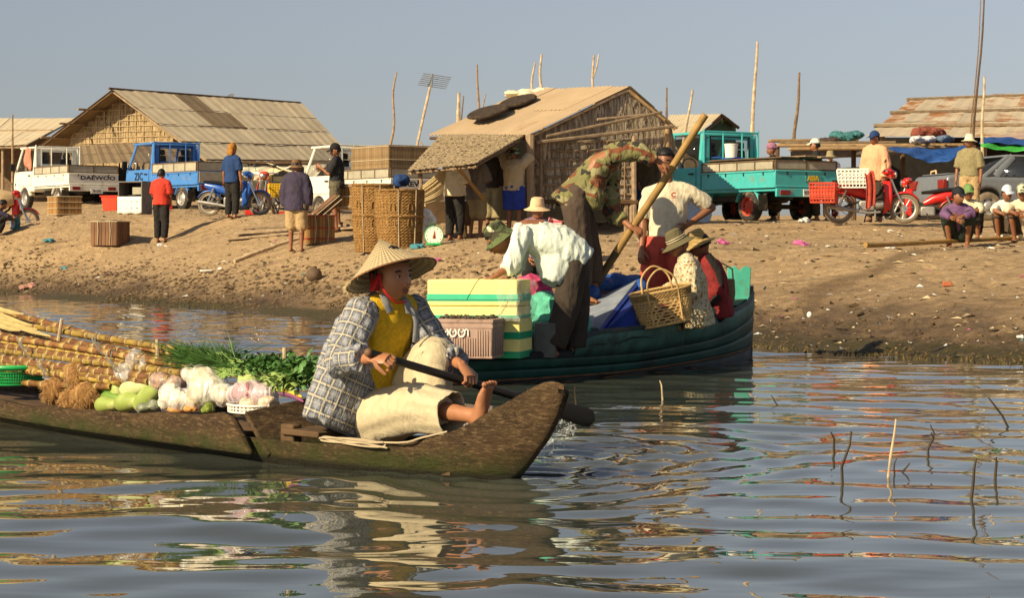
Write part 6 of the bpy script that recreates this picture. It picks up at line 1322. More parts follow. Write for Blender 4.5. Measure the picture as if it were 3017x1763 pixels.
# --- the paddler
def garment(root, name, tubes, m, vox=.0115, fold=.010, fr=8, segs=None, it=2, seed=1, fx=(1.2, 1.2, .7), balls=()):
    mb = MB(Matrix.Translation(-root.location))
    for pts, rr, sd in tubes: mb.tube(pts, rr, 16, side=sd)
    for c_, r_ in balls: mb.ell(c_, r_, 14, 10)
    me = remesh(mb, vox, it); folds(me, fold, fr, fx, seed); folds(me, .004, 17, (1.5, 1.5, .55), seed+4)
    if segs:
        co = np.empty(len(me.vertices)*3, np.float32); me.vertices.foreach_get('co', co)
        uv = nearest_uv(co.reshape(-1, 3).astype(float), [(a-root.location, b-root.location, r, sd, of) for a, b, r, sd, of in segs])
        A_ = me.attributes.new('puv', 'FLOAT_VECTOR', 'POINT'); A_.data.foreach_set('vector', np.concatenate([uv, np.zeros((len(uv), 1))], 1).astype(np.float32).ravel())
    me.materials.append(m); return link(name, me, root, fix=False)
W = pxj(9.7, pel=(1062, 1215, .10), che=(1122, 1000, .03), nek=(1156, 890, -.03), hed=(1154, 813, -.08), sR=(1066, 925, -.13), sL=(1218, 920, .10), eR=(1000, 1068, -.24), wR=(1098, 1056, -.40), eL=(1288, 1035, .05), wL=(1362, 1078, -.17),
        hR=(1098, 1228, -.02), kR=(1228, 1198, -.28), aR=(1392, 1226, -.52), hL=(1150, 1225, .15), kL=(1270, 1058, -.06), aL=(1285, 1268, -.20))
CREAMT = mat('cream_linen', (.52, .44, .29), .9, .12, 26, bump=.2, bscale=160, dirt=((.40, .33, .20), .60), dscale=6)
wom = person('woman in conical straw hat, plaid shirt and yellow jumper paddling the canoe', W, 1.0, True, 'skin_woman', shirt=M_('yellow_knit'), sleeve=.12, tail=.02, pants=CREAMT, leg=1.50, pants_e=.014, face=V(.70, -.70, -.08), up=V(-.05, .0, 1), jaw=.12, hk=1.06, hat=None, hair=True,
             grip=(1.25, 1.25), foot=dict(R=V(.24, -.16, .95).normalized(), L=V(.7, -.7, -.1)), hdir=dict(R=V(.75, -.45, .0), L=V(.45, -.55, -.55)), palm=dict(R=V(.1, .5, -.8), L=V(-.45, .35, -.75)), shirt_e=.010, belly=.022, seed=31)
def drape(root, name, pts, rad, m, side, amp=.05, n_=52, mm=40, sag=.12, seed=0):
    sp_ = smooth_pts(pts, 10); K = len(sp_); rg = random.Random(seed); ph = [rg.uniform(0, 6) for _ in range(6)]
    vs = []; ref = side
    for i in range(mm+1):
        t = i/mm; f = t*(K-1); a = min(int(f), K-2); p = lerp(sp_[a], sp_[a+1], f-a); tg = (sp_[min(a+2, K-1)]-sp_[max(a-1, 0)]).normalized(); sv = (ref-tg*ref.dot(tg)).normalized(); u = tg.cross(sv); r0 = float(np.interp(t*(len(rad)-1), range(len(rad)), rad))
        for k in range(n_):
            q = 6.2832*k/n_; d = sv*math.cos(q)+u*math.sin(q); g = amp*(.35+.65*t)
            w1 = math.sin(4*q+ph[0]+2.2*t)+.6*math.sin(7*q+ph[1]-3*t)+.35*math.sin(12*q+ph[2]+5*t); cr = .5*math.sin(t*17+1.5*math.sin(q+ph[3])+ph[4])*math.exp(-((t-.5)/.22)**2)
            vs.append(p+d*r0*(1+g*w1*.55+amp*.35*cr)-V(0, 0, 1)*r0*sag*max(0, -d.z)+tg*.006*math.sin(3*q+ph[5])*t)
    fs = [(i*n_+k, i*n_+(k+1) % n_, (i+1)*n_+(k+1) % n_, (i+1)*n_+k) for i in range(mm) for k in range(n_)]
    mb = MB(Matrix.Translation(-root.location)); mb.add(vs, fs); return mb.build(name, m, root, fix=False, solid=.004)
drape(wom, 'trouser_leg', [lerp(W['hR'], W['pel'], .55), W['hR'], lerp(W['hR'], W['kR'], .5), W['kR'], lerp(W['kR'], W['aR'], .32), lerp(W['kR'], W['aR'], .64)], [.125, .124, .114, .104, .096, .092], CREAMT, V(0, 0, 1), .10, seed=3, sag=.16)
drape(wom, 'trouser_leg', [lerp(W['hL'], W['pel'], .3), W['hL'], lerp(W['hL'], W['kL'], .55), lerp(W['hL'], W['kL'], .93), W['kL']+V(.02, -.01, .005), lerp(W['kL'], W['aL'], .2), lerp(W['kL'], W['aL'], .7)], [.13, .125, .110, .098, .092, .092, .088], CREAMT, V(0, 1, 0), .085, seed=8, sag=.06, mm=50)
PLD = plaid('plaid_flannel', (.20, .22, .27), (.52, .47, .34), (.085, .095, .13), 15., thin=.13)
lvw = (W['sL']-W['sR']).normalized(); fw = V(.69, -.724, 0)
bk = -fw*.055
tor = [at(985, 1262, 9.62)-fw*.02, at(1010, 1180, 9.66), at(1052, 1080, 9.70)+bk*.3, at(1100, 985, 9.72)+bk*.9, at(1136, 918, 9.71)+bk*.8, at(1146, 888, 9.69)+bk*.6]
garm = [(tor, [(.175, .115), (.185, .12), (.19, .13), (.185, .115), (.165, .085), (.085, .075)], lvw)]
hx = V(0, 0, 1)
for s_, (sh, el, wr) in dict(R=(W['sR'], W['eR'], W['wR']), L=(W['sL'], W['eL'], W['wL'])).items():
    garm.append(([lerp(sh, W['che'], .30)+bk*.6, sh, lerp(sh, el, .5), el, lerp(el, wr, .42), lerp(el, wr, .70)], [.085, .082, .080, .074, .066, .060], None))
segs = [(tor[0], tor[-1], .17, fw, 0), (W['sR'], W['eR'], .075, -fw, .02), (W['eR'], W['wR'], .065, -hx, .3), (W['sL'], W['eL'], .075, -fw, .02), (W['eL'], W['wL'], .065, -hx, .3)]
jk = garment(wom, 'plaid_shirt', garm, PLD, .0115, .010, 8.5, segs, seed=3, balls=[(W['sR'], .082), (W['sL'], .082), (W['eR'], .074), (W['eL'], .074)])
def cuff(root, el, wr, f, r, m, segm):
    a = lerp(el, wr, f-.10); b = lerp(el, wr, f+.03); return garment(root, 'cuff', [([a, lerp(a, b, .5), b], [r*.96, r*1.06, r], None)], m, .008, .008, 18, segm, 1)
cuff(wom, W['eR'], W['wR'], .72, .068, PLD, segs); cuff(wom, W['eL'], W['wL'], .72, .066, PLD, segs)
# collar of the open shirt and a pocket flap
PLIN = mat('plaid_lining', (.25, .25, .25), .9, .25, 30)
for (p0, p1, p2) in ((at(1128, 870, 9.56), at(1138, 893, 9.52), at(1150, 920, 9.52)), (at(1186, 876, 9.66), at(1200, 892, 9.62), at(1206, 925, 9.60))):
    mb = MB(Matrix.Translation(-wom.location)); mb.tube(smooth_pts([p0, p1, p2], 3), [(.022, .004)]*7, 8, side=fw.cross(V(0, 0, 1))); mb.build('collar', PLIN, wom, fix=False)
mb = MB(Matrix.Translation(-wom.location)); mb.tube(smooth_pts([at(1212, 905, 9.62), at(1226, 950, 9.60), at(1222, 1010, 9.58)], 3), [(.016, .006)]*7, 8, side=fw.cross(V(0, 0, 1))); mb.build('shirt_placket', PLIN, wom, fix=False)
# conical hat with stitched rings
hup = V(-.30, .24, .92).normalized(); hc = at(1149, 803, 9.63)
CON = NT('palm_leaf_hat'); MC['palm_leaf_hat'] = CON.m; x, y, z = CON.sep(CON.obj); r_ = CON.math('SQRT', CON.math('ADD', CON.math('MULTIPLY', x, x), CON.math('MULTIPLY', y, y)))
th = CON.math('ARCTAN2', y, x); ra = CON.math('SINE', CON.math('MULTIPLY', z, 360)); rb_ = CON.math('SINE', CON.math('MULTIPLY', th, 56))
cc = CON.mix(CON.math('MULTIPLY_ADD', ra, .5, .5), (.42, .32, .17), (.64, .53, .32)); cc = CON.mix(CON.math('MULTIPLY', CON.math('LESS_THAN', rb_, -.5), .45), cc, (.26, .18, .09)); cc = CON.mix(CON.math('MULTIPLY', CON.noise(30, None, 5, .7), .55), cc, (.34, .26, .15))
CON.col(cc); CON.rough(.85); CON.bump(CON.math('ADD', CON.math('ADD', ra, CON.math('MULTIPLY', rb_, .6)), CON.math('MULTIPLY', CON.noise(80), 2)), .8, .003)
HMx = frame(hc-wom.location, (V(1, 0, .3)-hup*V(1, 0, .3).dot(hup)).normalized(), hup)
prof = [(.002, .170), (.010, .165), (.05, .125), (.10, .080), (.15, .038), (.19, .010), (.218, -.010), (.222, -.016), (.215, -.016), (.17, .008), (.10, .058), (.03, .115), (.002, .135)]
mb = MB(); mb.lathe(prof, 56, wob=lambda q, z: .012*math.sin(3*q+1)); hat = mb.build('conical_hat', CON.m, wom, fix=False); hat.matrix_local = HMx
mb = MB(); mb.tube([V(.221*math.cos(6.283*i/60)*(1+.012*math.sin(18.85*i/60+1)), .221*math.sin(6.283*i/60)*(1+.012*math.sin(18.85*i/60+1)), -.015) for i in range(60)], .0045, 6, closed=True); mb.build('brim_binding', mat('hat_binding', (.22, .10, .045), .85, .3), hat)
mb = MB()
for i in range(110):
    a = random.gauss(3.5, .35); r0 = .222; p = V(r0*math.cos(a), r0*math.sin(a), -.014); q = p+V(math.cos(a)*random.uniform(.0, .02), math.sin(a)*random.uniform(0, .02), random.uniform(-.018, .012)); mb.tube([p, q], [.0016, .0006], 3)
fe = mb.build('frayed_edge', M_('straw'), hat, fix=False); fe['kind'] = 'stuff'
mb = MB(Matrix.Translation(-wom.location)); RDS = mat('red_strap', (.40, .012, .012), .7, .15)
mb.tube([at(1120, 808, 9.535), at(1122, 838, 9.515), at(1138, 866, 9.51), at(1166, 893, 9.53), at(1196, 890, 9.56)], [(.005, .002)]*5, 6); mb.build('chin_strap', RDS, wom)
mb = MB(Matrix.Translation(-wom.location)); mb.patch(lambda u, v: at(1096+24*u-6*v, 806+52*v, 9.56+.03*math.sin(v*3+u*4)), 6, 10); mb.build('strap_tail', RDS, wom, fix=False, solid=.008)
# --- paddle
pa, pb = at(1086, 1040, 9.27), at(1752, 1238, 9.80); pdv = (pb-pa).normalized()
root = thing('paddle', 'long dark wooden paddle held across the canoe prow', 'paddle', pa); L = (pb-pa).length
PW = mat('paddle_wood', (.009, .006, .004), .5, .35, 6, bump=.3, bscale=40, spec=.5)
mb = MB(Matrix.Translation(-pa)); mb.tube([pa, lerp(pa, pb, .35), lerp(pa, pb, .70)], [.0185, .0195, .019], 12); mb.build('shaft', PW, root)
sd = pdv.cross(V(0, -1, .15)).normalized(); mb = MB(Matrix.Translation(-pa)); mb.tube([lerp(pa, pb, .64), lerp(pa, pb, .72), lerp(pa, pb, .82), lerp(pa, pb, .95), lerp(pa, pb, .985), pb], [(.02, .014), (.028, .010), (.036, .007), (.047, .005), (.040, .004), (.010, .003)], 12, side=sd); mb.build('blade', PW, root)
mb = MB(Matrix.Translation(-pa)); mb.ell(pa, (.021, .021, .021), 10, 8); mb.build('knob', mat('worn_wood', (.16, .085, .045), .6), root)
# --- rope
mb = MB(); rp = []
for i in range(90):
    q = i/89; a = q*6.283*3.4; rp.append(cp(.70+.23*math.cos(a)+.03*q, .262+.030*math.sin(a)+.006*q, .128+.010*math.sin(a*1.3)+.010*q))
mb.tube(rp, .0045, 7); mb.tube(smooth_pts([rp[0], cp(.40, .262, .150), cp(.28, .225, .178), cp(.15, .185, .212)], 4), .0045, 7); tag(mb.build('rope', M_('rope_pale'), fix=False), 'pale twisted rope coiled on the canoe side beside the woman', 'rope')
# --- splash from the blade
sp = NT('splash_water'); sp.col((.72, .76, .78)); sp.rough(.08); sp.p.inputs['IOR'].default_value = 1.33; sp.p.inputs['Transmission Weight'].default_value = .55
h = sp.ramp(sp.noise(26, None, 4, .6, .8), [(.40, (.12,)*3), (.55, (.65,)*3)]); sp.l(h, sp.p.inputs['Alpha']); sp.bump(sp.noise(45, None, 4, .6), .9, .01)
mb = MB(); rg = random.Random(2)
def spf(u, v):
    x = lerp(1672, 1600, v**.9)+lerp(-34, 26, u)*(1-.25*v); y = 1246+lerp(0, 100, v**1.35)+lerp(-10, 8, u)*(1-v)
    return at(x, y, 9.86+.02*math.sin(u*9+v*7)+.03*u)
mb.patch(spf, 14, 20)
for i in range(150):
    u, v = rg.random(), rg.random(); p = spf(rg.choice([-.08, 1.05, u]), v)+V(rg.gauss(0, .012), rg.gauss(0, .02), rg.gauss(0, .012)); r0 = rg.uniform(.0015, .0055); mb.ell(p, (r0, r0, r0*1.3), 6, 5)
for i in range(60):
    p = at(rg.gauss(1590, 45), rg.gauss(1346, 10), 9.88); p.z = max(.004, p.z*0+.006); r0 = rg.uniform(.002, .008); mb.ell(p, (r0*1.6, r0, r0*.6), 6, 5)
o = mb.build('water_splash', sp.m, fix=False); tag(o, 'sheet of water and drops falling from the paddle blade', 'splash', kind='stuff')
# ------------------------------------------------------------------ green boat with passengers
BB = V(-.81, 14.9, 0); BA = V(.567, .824, 0).normalized(); BN = V(BA.y, -BA.x, 0)
BW = [(0, .05), (.25, .17), (.5, .28), (1.2, .50), (1.9, .62), (2.6, .66), (3.4, .62), (4.2, .48), (4.8, .29), (5.2, .12), (5.34, .05)]
BZ = [(0, .24), (.5, .20), (1.5, .19), (1.52, .30), (1.7, .36), (3, .40), (4.2, .47), (4.9, .53), (5.34, .60)]
def bp(t, sd, z):
    h = np.clip((z+.2)/.6, 0, 1); return BB+BA*t+BN*(ip(t, BW)*(.62+.38*h**.7)*sd)+V(0, 0, z)
boat = thing('wooden_boat', 'green wooden boat carrying passengers, boxes and baskets', 'boat', BB+BA*2.6)
TB = Matrix.Translation(-boat.location)
def strake(nm, sd, t0, t1, za, zb, m, off=0.):
    mb = MB(TB); mb.patch(lambda u, v: bp(lerp(t0, t1, u), sd, lerp(za(lerp(t0, t1, u)), zb(lerp(t0, t1, u)), v))+BN*sd*(off+.008*math.sin(v*3.1)), 40, 3); return mb.build(nm, m, boat, fix=False, solid=.024)
z1 = lambda t: -.22; z2 = lambda t: .02+.05*max(0, t-2.2)/3*1.4; z3 = lambda t: ip(t, [(0, .20), (1.5, .175), (2.4, .175), (3.8, .24), (5.34, .42)]); z4 = lambda t: ip(t, BZ)
z12 = lambda t: z2(t)+.5*(z3(t)-z2(t))
for sd in (1, -1):
    strake('strake', sd, 0, 5.34, z1, z2, M_('boat_slate'), .0); strake('strake', sd, 0, 5.34, z2, z12, M_('boat_slate' if False else 'boat_green'), .008); strake('strake', sd, 0, 5.34, z12, z3, M_('boat_green'), .014)
    strake('strake', sd, 1.52, 3.05, z3, z4, M_('boat_teal'), .02); strake('strake', sd, 3.06, 5.34, z3, z4, M_('boat_teal'), .02)
    for zz, r, m in ((z2, .012, mat('rust_rail', (.15, .075, .035), .8, .35)), (z3, .012, M_('boat_black')), (z4, .020, M_('boat_slate'))):
        a, b = (0, 5.3) if zz is not z4 else (1.54, 5.32); mb = MB(TB); mb.tube([bp(lerp(a, b, i/30), sd, zz(lerp(a, b, i/30)))+BN*sd*.022 for i in range(31)], r, 6); mb.build('rail', m, boat)
    mb = MB(TB); mb.tube([bp(lerp(0, 1.5, i/12), sd, .20)+BN*sd*.01 for i in range(13)], [(.03, .02)]*13, 6); mb.build('gunwale', M_('boat_black'), boat)
    mb = MB(TB); mb.tube([bp(t, sd, z4(t)-.09+.02*math.sin(t*9))+BN*sd*.036 for t in (1.6, 1.8, 2.0, 2.2, 2.4, 2.6)], [.003, .008, .006, .009, .006, .002], 5); mb.build('crack', M_('boat_black'), boat)
mb = MB(TB); mb.prism([(-.05, -.2), (.06, -.2), (.09, .66), (-.02, .66)], -.05, .05, M=frame(BB+BA*5.32, BA, V(0, 0, 1))); mb.build('stern_post', M_('boat_slate'), boat, bevel=.01)
for i in range(9):
    t = .15+i*.17; w_ = ip(t, BW)*.9; mb = MB(TB); mb.slab(bp(t, .9, .165), bp(t, -.9, .165), bp(t+.155, -.9, .165), bp(t+.155, .9, .165), .03); mb.build('deck_plank', M_('board_brown'), boat)
for i in range(11):
    t = 1.75+i*.28; mb = MB(TB); mb.slab(bp(t, .85, .20), bp(t, -.85, .20), bp(t+.265, -.85, .20), bp(t+.265, .85, .20), .03); mb.build('floor_plank', M_('board_brown'), boat)
mb = MB(TB); mb.slab(bp(4.5, .95, .47), bp(4.5, -.95, .47), bp(5.25, -.9, .53), bp(5.25, .9, .53), .03); mb.build('stern_deck', M_('boat_slate'), boat)
mb = MB(TB); p = at(2176, 890, 19.0); mb.prism([(-.10, -.06), (.10, -.06), (.115, .32), (.05, .335), (.01, .29), (-.03, .335), (-.105, .32)], -.018, .018, M=frame(p, V(1, -.15, 0), V(.08, 0, 1))); mb.build('stern_board', M_('stern_teal'), boat, bevel=.006)
mb = MB(TB); mb.slab(bp(1.55, .95, .34), bp(1.55, -.95, .34), bp(1.50, -.95, .0), bp(1.50, .95, .0), .03); mb.build('bulkhead', M_('boat_black'), boat)
# --- boxes at the bow
def foam(name, lab, c, size, rz, bands, grp=None):
    root = thing(name, lab, 'box', c, rz, grp); w_, dp, h = size
    mb = MB(); mb.box((0, 0, h/2), (w_, dp, h)); mb.build('box', mat('yellow_foam', (.86, .76, .27), .75, .06, 30, bump=.3, bscale=90, dirt=((.62, .50, .20), .66), dscale=6), root, bevel=.012)
    for z0, z1_, m in bands:
        mb = MB(); mb.box((0, 0, h*(z0+z1_)/2), (w_+.006, dp+.006, h*(z1_-z0))); mb.build('tape_band', m, root, bevel=.002)
    return root
GT = mat('green_tape', (.06, .50, .28), .4, .08, 12, bump=.1); GTD = mat('deep_green_tape', (.01, .33, .15), .4, .08, 12, bump=.1)
rzb = R(-14); fc = V(math.cos(rzb), math.sin(rzb), 0); bk_ = V(-math.sin(rzb), math.cos(rzb), 0)
p = at(1392, 936, 15.25); fr_ = V(p.x, p.y, 0)
foam('foam_box', 'yellow foam box with pale green bands, top of the pair of long boxes', V(p.x, p.y, 1.04-(902-724)*15.3/6000)+bk_*.2, (.70, .42, .198), rzb, [(.18, .46, GT)], 'yellow foam boxes')
foam('foam_box', 'yellow foam box with pale green bands, lower of the pair of long boxes', V(p.x, p.y, 1.04-(938-724)*15.3/6000-.0)+bk_*.2, (.70, .42, .088), rzb, [(.02, .28, GT)], 'yellow foam boxes')
pl_ = at(1478, 1048, 15.25); foam('foam_box', 'tall yellow foam box with deep green bands behind the pink crate', V(pl_.x, pl_.y, .195)+bk_*.2-fc*.06, (.40, .40, .298), rzb, [(.0, .17, GTD), (.48, .66, GTD)])
mb = MB(TB); 
root = thing('clear_wrap', 'crinkled clear plastic wrapped round the end of the long yellow boxes', 'plastic sheet', V(p.x, p.y, .45)+bk_*.2)
mb = MB(); Mx = Matrix.Rotation(rzb, 4, 'Z')
def wrapf(u, v):
    path = [(.20, -.219), (.357, -.219), (.40, -.12), (.41, .1), (.36, .22), (.2, .22)]; k_ = u*(len(path)-1); i = min(int(k_), len(path)-2); f = k_-i; x = lerp(path[i][0], path[i+1][0], f); y = lerp(path[i][1], path[i+1][1], f)
    b = .012*math.sin(v*13+u*9)+.008*math.sin(u*31); return V(x+b+.004, y-(b if u < .3 else 0)*.3-.006, lerp(.33, .02, v)+.01*math.sin(u*14))
mb.patch(wrapf, 30, 14); mb.add([V(.2, -.22, .335), V(.36, -.22, .335), V(.40, .0, .338), V(.36, .22, .335), V(.2, .22, .335)], [(0, 1, 2, 3, 4)]); o = mb.build('sheet', film('clear_film', (.72, .70, .64), .26), root, fix=False); o.matrix_local = Mx
# cord on the top box
mb = MB(); q = at(1375, 884, 15.05); mb.tube([at(1412, 822, 14.99), at(1400, 838, 14.99), at(1388, 860, 15.0), q], .003, 5); mb.tube([at(1256, 884, 15.13), q, at(1530, 884, 14.98)], .0025, 5); tag(mb.build('cord', M_('black_plastic'), fix=False), 'thin dark cord tied round the long yellow boxes', 'cord')
# pink ribbed crate
pc = at(1362, 1046, 14.95); root = thing('plastic_crate', 'pinkish ribbed plastic crate with painted white marks in front of the yellow boxes', 'crate', V(pc.x, pc.y, .20)+bk_*.15, rzb)
PK = mat('pink_crate', (.35, .24, .19), .65, .12, 12, dirt=((.22, .13, .09), .56), dscale=14); w_, dp, h = .46, .34, .305
mb = MB(); mb.box((0, 0, h/2), (w_, dp, h-.02), tp=(1.04, 1.04)); mb.build('shell', PK, root, bevel=.012)
for zz, s in ((h-.02, 1.06), (h-.06, 1.05), (.02, 1.02)): mb = MB(); mb.box((0, 0, zz), (w_*s, dp*s, .03 if zz > .1 else .02)); mb.build('rim', PK, root, bevel=.006)
rib = None
for i in range(22):
    x = -.20+i*.019
    if rib is None: mb = MB(); mb.box((0, 0, 0), (.008, .012, .19)); rib = mb.build('rib', PK, root, bevel=.002, seg=1); rib.location = (x, -dp/2-.004, .125)
    elif not (5 <= i <= 15 and False): o = share(rib, root); o.location = (x, -dp/2-.004, .125 if i > 16 or i < 3 else .095); o.scale = (1, 1, 1 if i > 16 or i < 3 else .72)
for i in range(6): o = share(rib, root); o.location = (w_/2+.006, -.13+.05*i, .125)
WP = mat('white_marking', (.82, .80, .72), .6, .05)
def mark(x, kind):
    Mx = Matrix(((1, 0, 0, x), (0, 0, -1, -dp/2-.014), (0, 1, 0, h-.105), (0, 0, 0, 1))); mb = MB()
    ring = [(.024*math.cos(a), .030*math.sin(a), 0) for a in [math.pi/2+.5+i*(6.283-1.0)/16 for i in range(17)]]
    mb.tube(ring, .0065, 6, M=Mx); mb.tube([(-.008, .008, 0), (.006, .004, 0), (.010, .012, 0)], .005, 5, M=Mx)
    if kind: mb.tube([(.024, .01, 0), (.035, .028, 0), (.048, .02, 0), (.050, -.022, 0)], .006, 6, M=Mx)
    mb.build('painted_mark', WP, root)
mark(-.12, 0); mark(-.06, 0); mark(.005, 1)
mb = MB(); rg = random.Random(3)
for i in range(130): x, y = rg.uniform(-.2, .21), rg.uniform(-.16, .14); mb.ell((x, y, h+.002), (rg.uniform(.008, .02), .012, rg.uniform(.006, .018)), 6, 4, fn=lambda q: 1+.3*math.sin(9*q.x+i))
o = mb.build('mud_catch', mat('dark_snails', (.05, .038, .02), .6, .4, 40), root, fix=False); o['kind'] = 'stuff'
mb = MB(); pg = at(1598, 1040, 15.75); mb.box((pg.x+.02, pg.y, .31), (.16, .3, .27)); tag(mb.build('metal_tin', mat('grey_tin', (.10, .105, .10), .6, .2), bevel=.01), 'dull grey metal tin behind the bending man legs', 'tin')
# --- bundles, lid, blue cloth
def heap2(name, lab, pts, m, vox=.016, fold=.02, fr=9, cat='bundle', seed=0, cover=None):
    mb = MB()
    for px, py, d, rx, ry, rz_ in pts: mb.ell(at(px, py, d), (rx, ry, rz_), 14, 10)
    me = remesh(mb, vox, 3); folds(me, fold, fr, (1, 1, 1), seed); a = np.empty(len(me.vertices)*3, np.float32); me.vertices.foreach_get('co', a); a = a.reshape(-1, 3); c_ = V((a[:, 0].min()+a[:, 0].max())/2, (a[:, 1].min()+a[:, 1].max())/2, a[:, 2].min())
    me.vertices.foreach_set('co', (a-np.array(c_, np.float32)).ravel()); o = link(name, me, None, fix=False, loc=c_); me.materials.append(m)
    if cover:
        mb = MB(Matrix.Translation(-c_))
        for px, py, d, rx, ry, rz_ in pts: mb.ell(at(px, py, d), (rx*1.1+.006, ry*1.1+.006, rz_*1.1+.006), 14, 10)
        me = remesh(mb, vox, 2); folds(me, fold*.6, 11, (1.8, 1.8, .6), seed+3); me.materials.append(cover); link('bag_film', me, o, fix=False)
    return tag(o, lab, cat)
heap2('net_bundle', 'pale teal net bundle behind the yellow boxes', [(1600, 905, 16.1, .12, .12, .12), (1625, 930, 16.0, .10, .12, .14), (1585, 940, 16.1, .08, .1, .1)], M_('teal_net'), seed=1)
heap2('net_bundle', 'teal net bundle between the bending man and the blue lid', [(1705, 955, 16.2, .09, .12, .16), (1690, 990, 16.15, .10, .12, .12), (1715, 985, 16.2, .06, .1, .14)], M_('teal_net'), seed=2)
heap2('cloth_bundle', 'magenta and red cloth bundle behind the bending man', [(1580, 848, 16.3, .13, .1, .08), (1600, 870, 16.3, .10, .1, .08), (1560, 832, 16.3, .09, .08, .06)], M_('magenta_cloth'), seed=3)
heap2('blue_cloth', 'crumpled blue cloth heaped beyond the slanting lid', [(1770, 845, 17.6, .13, .14, .09), (1820, 835, 17.7, .17, .14, .08), (1868, 842, 17.6, .11, .13, .09), (1890, 862, 17.4, .06, .1, .12), (1740, 868, 17.3, .09, .12, .08)], M_('blue_tarp'), seed=4, fr=6, cat='cloth')
root = thing('cool_box', 'blue storage box with slanting grey lid in the green boat', 'box', bp(2.1, 0, .2)); TC = Matrix.Translation(-root.location)
A, B, Cc, D = at(1716, 915, 17.15), at(1884, 832, 17.45), at(1768, 978, 16.25), at(1690, 978, 16.45)
mb = MB(TC); mb.slab(A, B, Cc, D, .035); mb.build('lid', M_('deck_blue'), root, bevel=.006)
for a, b in ((B, Cc), (A, B)): mb = MB(TC); mb.tube([a+V(0, 0, .004), b+V(0, 0, .004)], .018, 6); mb.build('lid_edge', M_('panel_blue'), root)
mb = MB(TC); b0 = V(B.x+.06, B.y-.25, .22); c0 = V(Cc.x, Cc.y, .22); bt = at(1905, 960, 16.6); mb.add([B-V(0, 0, .03), Cc-V(0, 0, .03), V(Cc.x+.02, Cc.y, .2), V(bt.x, bt.y, .2), V(bt.x, bt.y, .62)], [(0, 1, 2, 3, 4)]); mb.build('side', M_('panel_blue'), root, solid=.02)
# --- long bamboo pole
ta, tb_ = at(2078, 338, 17.05), at(1768, 822, 17.35); root = thing('bamboo_pole', 'thick yellow bamboo pole pushed down by the man in camouflage', 'pole', tb_); mb = MB(Matrix.Translation(-root.location)); pts = []; rr = []
for i in range(25): t = i/24; pts.append(lerp(ta, tb_, t)+V(.006*math.sin(t*5), 0, .004*math.sin(t*11))); rr.append(lerp(.031, .035, t)*(1.06 if i % 5 == 0 else 1))
mb.tube(pts[:21], rr[:21], 12); mb.build('cane', M_('bamboo'), root); mb = MB(Matrix.Translation(-root.location)); mb.tube(pts[20:]+[lerp(ta, tb_, 1.35)], rr[20:]+[.03], 12); mb.build('wet_end', mat('wet_bamboo', (.10, .065, .025), .5, .3), root)
# --- people of the green boat
def hj(d, **p): return pxj(d, **p)
MINT = M_('mint_cloth')
bend = hj(15.8, pel=(1682, 748), che=(1588, 682), nek=(1522, 672), hed=(1470, 708, -.04), sL=(1540, 700, -.17), sR=(1540, 685, .17), eL=(1506, 785, -.22), wL=(1462, 812, -.28), eR=(1525, 780, .2), wR=(1490, 822, .12),
          hL=(1690, 780, -.085), kL=(1668, 912, -.08), aL=(1628, 1030, -.12), hR=(1692, 780, .085), kR=(1700, 908, .10), aR=(1690, 1030, .10))
CAMOH = camo('camo_hat', [(.035, .045, .022), (.10, .13, .05), (.055, .05, .03), (.55, .52, .38)], 9)
bm_ = person('barefoot man in pale shirt and camouflage hat bending over the yellow boxes', bend, .95, True, 'skin_dark', shirt=None, pants=M_('charcoal_cloth'), leg=1.93, pants_e=.035, face=V(-.74, -.28, -.60), up=V(-.60, -.1, .78), hat='bucket', hat_mat=CAMOH, grip=(.75, .5), hdir=dict(L=V(-.85, -.1, -.35)), palm=dict(L=V(-.2, .1, -1)), foot=dict(L=V(-.9, -.4, -.1), R=V(-.9, -.35, 0)), seed=41, hat_off=(-.02, 0, .045), hat_up=V(-.58, -.10, .80))
sdv = V(0, -1, 0)
garment(bm_, 'shirt', [([at(1722, 775, 15.8), at(1690, 752, 15.8), at(1640, 725, 15.8), at(1590, 705, 15.8), at(1545, 690, 15.8), at(1510, 680, 15.8)], [(.17, .12), (.20, .155), (.215, .17), (.205, .145), (.17, .10), (.07, .06)], sdv), ([at(1680, 745, 15.72), at(1712, 752, 15.70), at(1738, 756, 15.69)], [(.15, .13), (.10, .07), (.04, .012)], V(0, -1, 0)),
                       ([at(1640, 740, 15.8), at(1645, 790, 15.78), at(1625, 835, 15.76)], [(.20, .19), (.19, .17), (.16, .09)], sdv),
                       ([at(1540, 690, 15.64), at(1530, 720, 15.62), at(1506, 785, 15.58), at(1488, 798, 15.54)], [.075, .072, .068, .055], None), ([at(1545, 690, 15.95), at(1525, 780, 16.0), at(1505, 805, 15.96)], [.07, .065, .055], None)], MINT, .0105, .011, 7, seed=8, fx=(2.0, 1, .55), balls=[(at(1540, 692, 15.64), .075), (at(1506, 785, 15.58), .066)])
CAMO = camo('camo_shirt', [(.175, .165, .065), (.26, .24, .12), (.17, .062, .028), (.035, .032, .025)], 9)
cam_ = hj(17.2, pel=(1698, 578), che=(1765, 492), nek=(1820, 455), hed=(1792, 492, .27), sR=(1808, 450, -.16), eR=(1888, 448, -.22), wR=(1945, 478, -.20), sL=(1808, 500, .14), eL=(1800, 620, .08), wL=(1862, 672, -.02),
          hL=(1705, 605, .09), kL=(1738, 745, .12), aL=(1752, 862, .14), hR=(1695, 605, -.09), kR=(1712, 748, -.08), aR=(1712, 866, -.12))
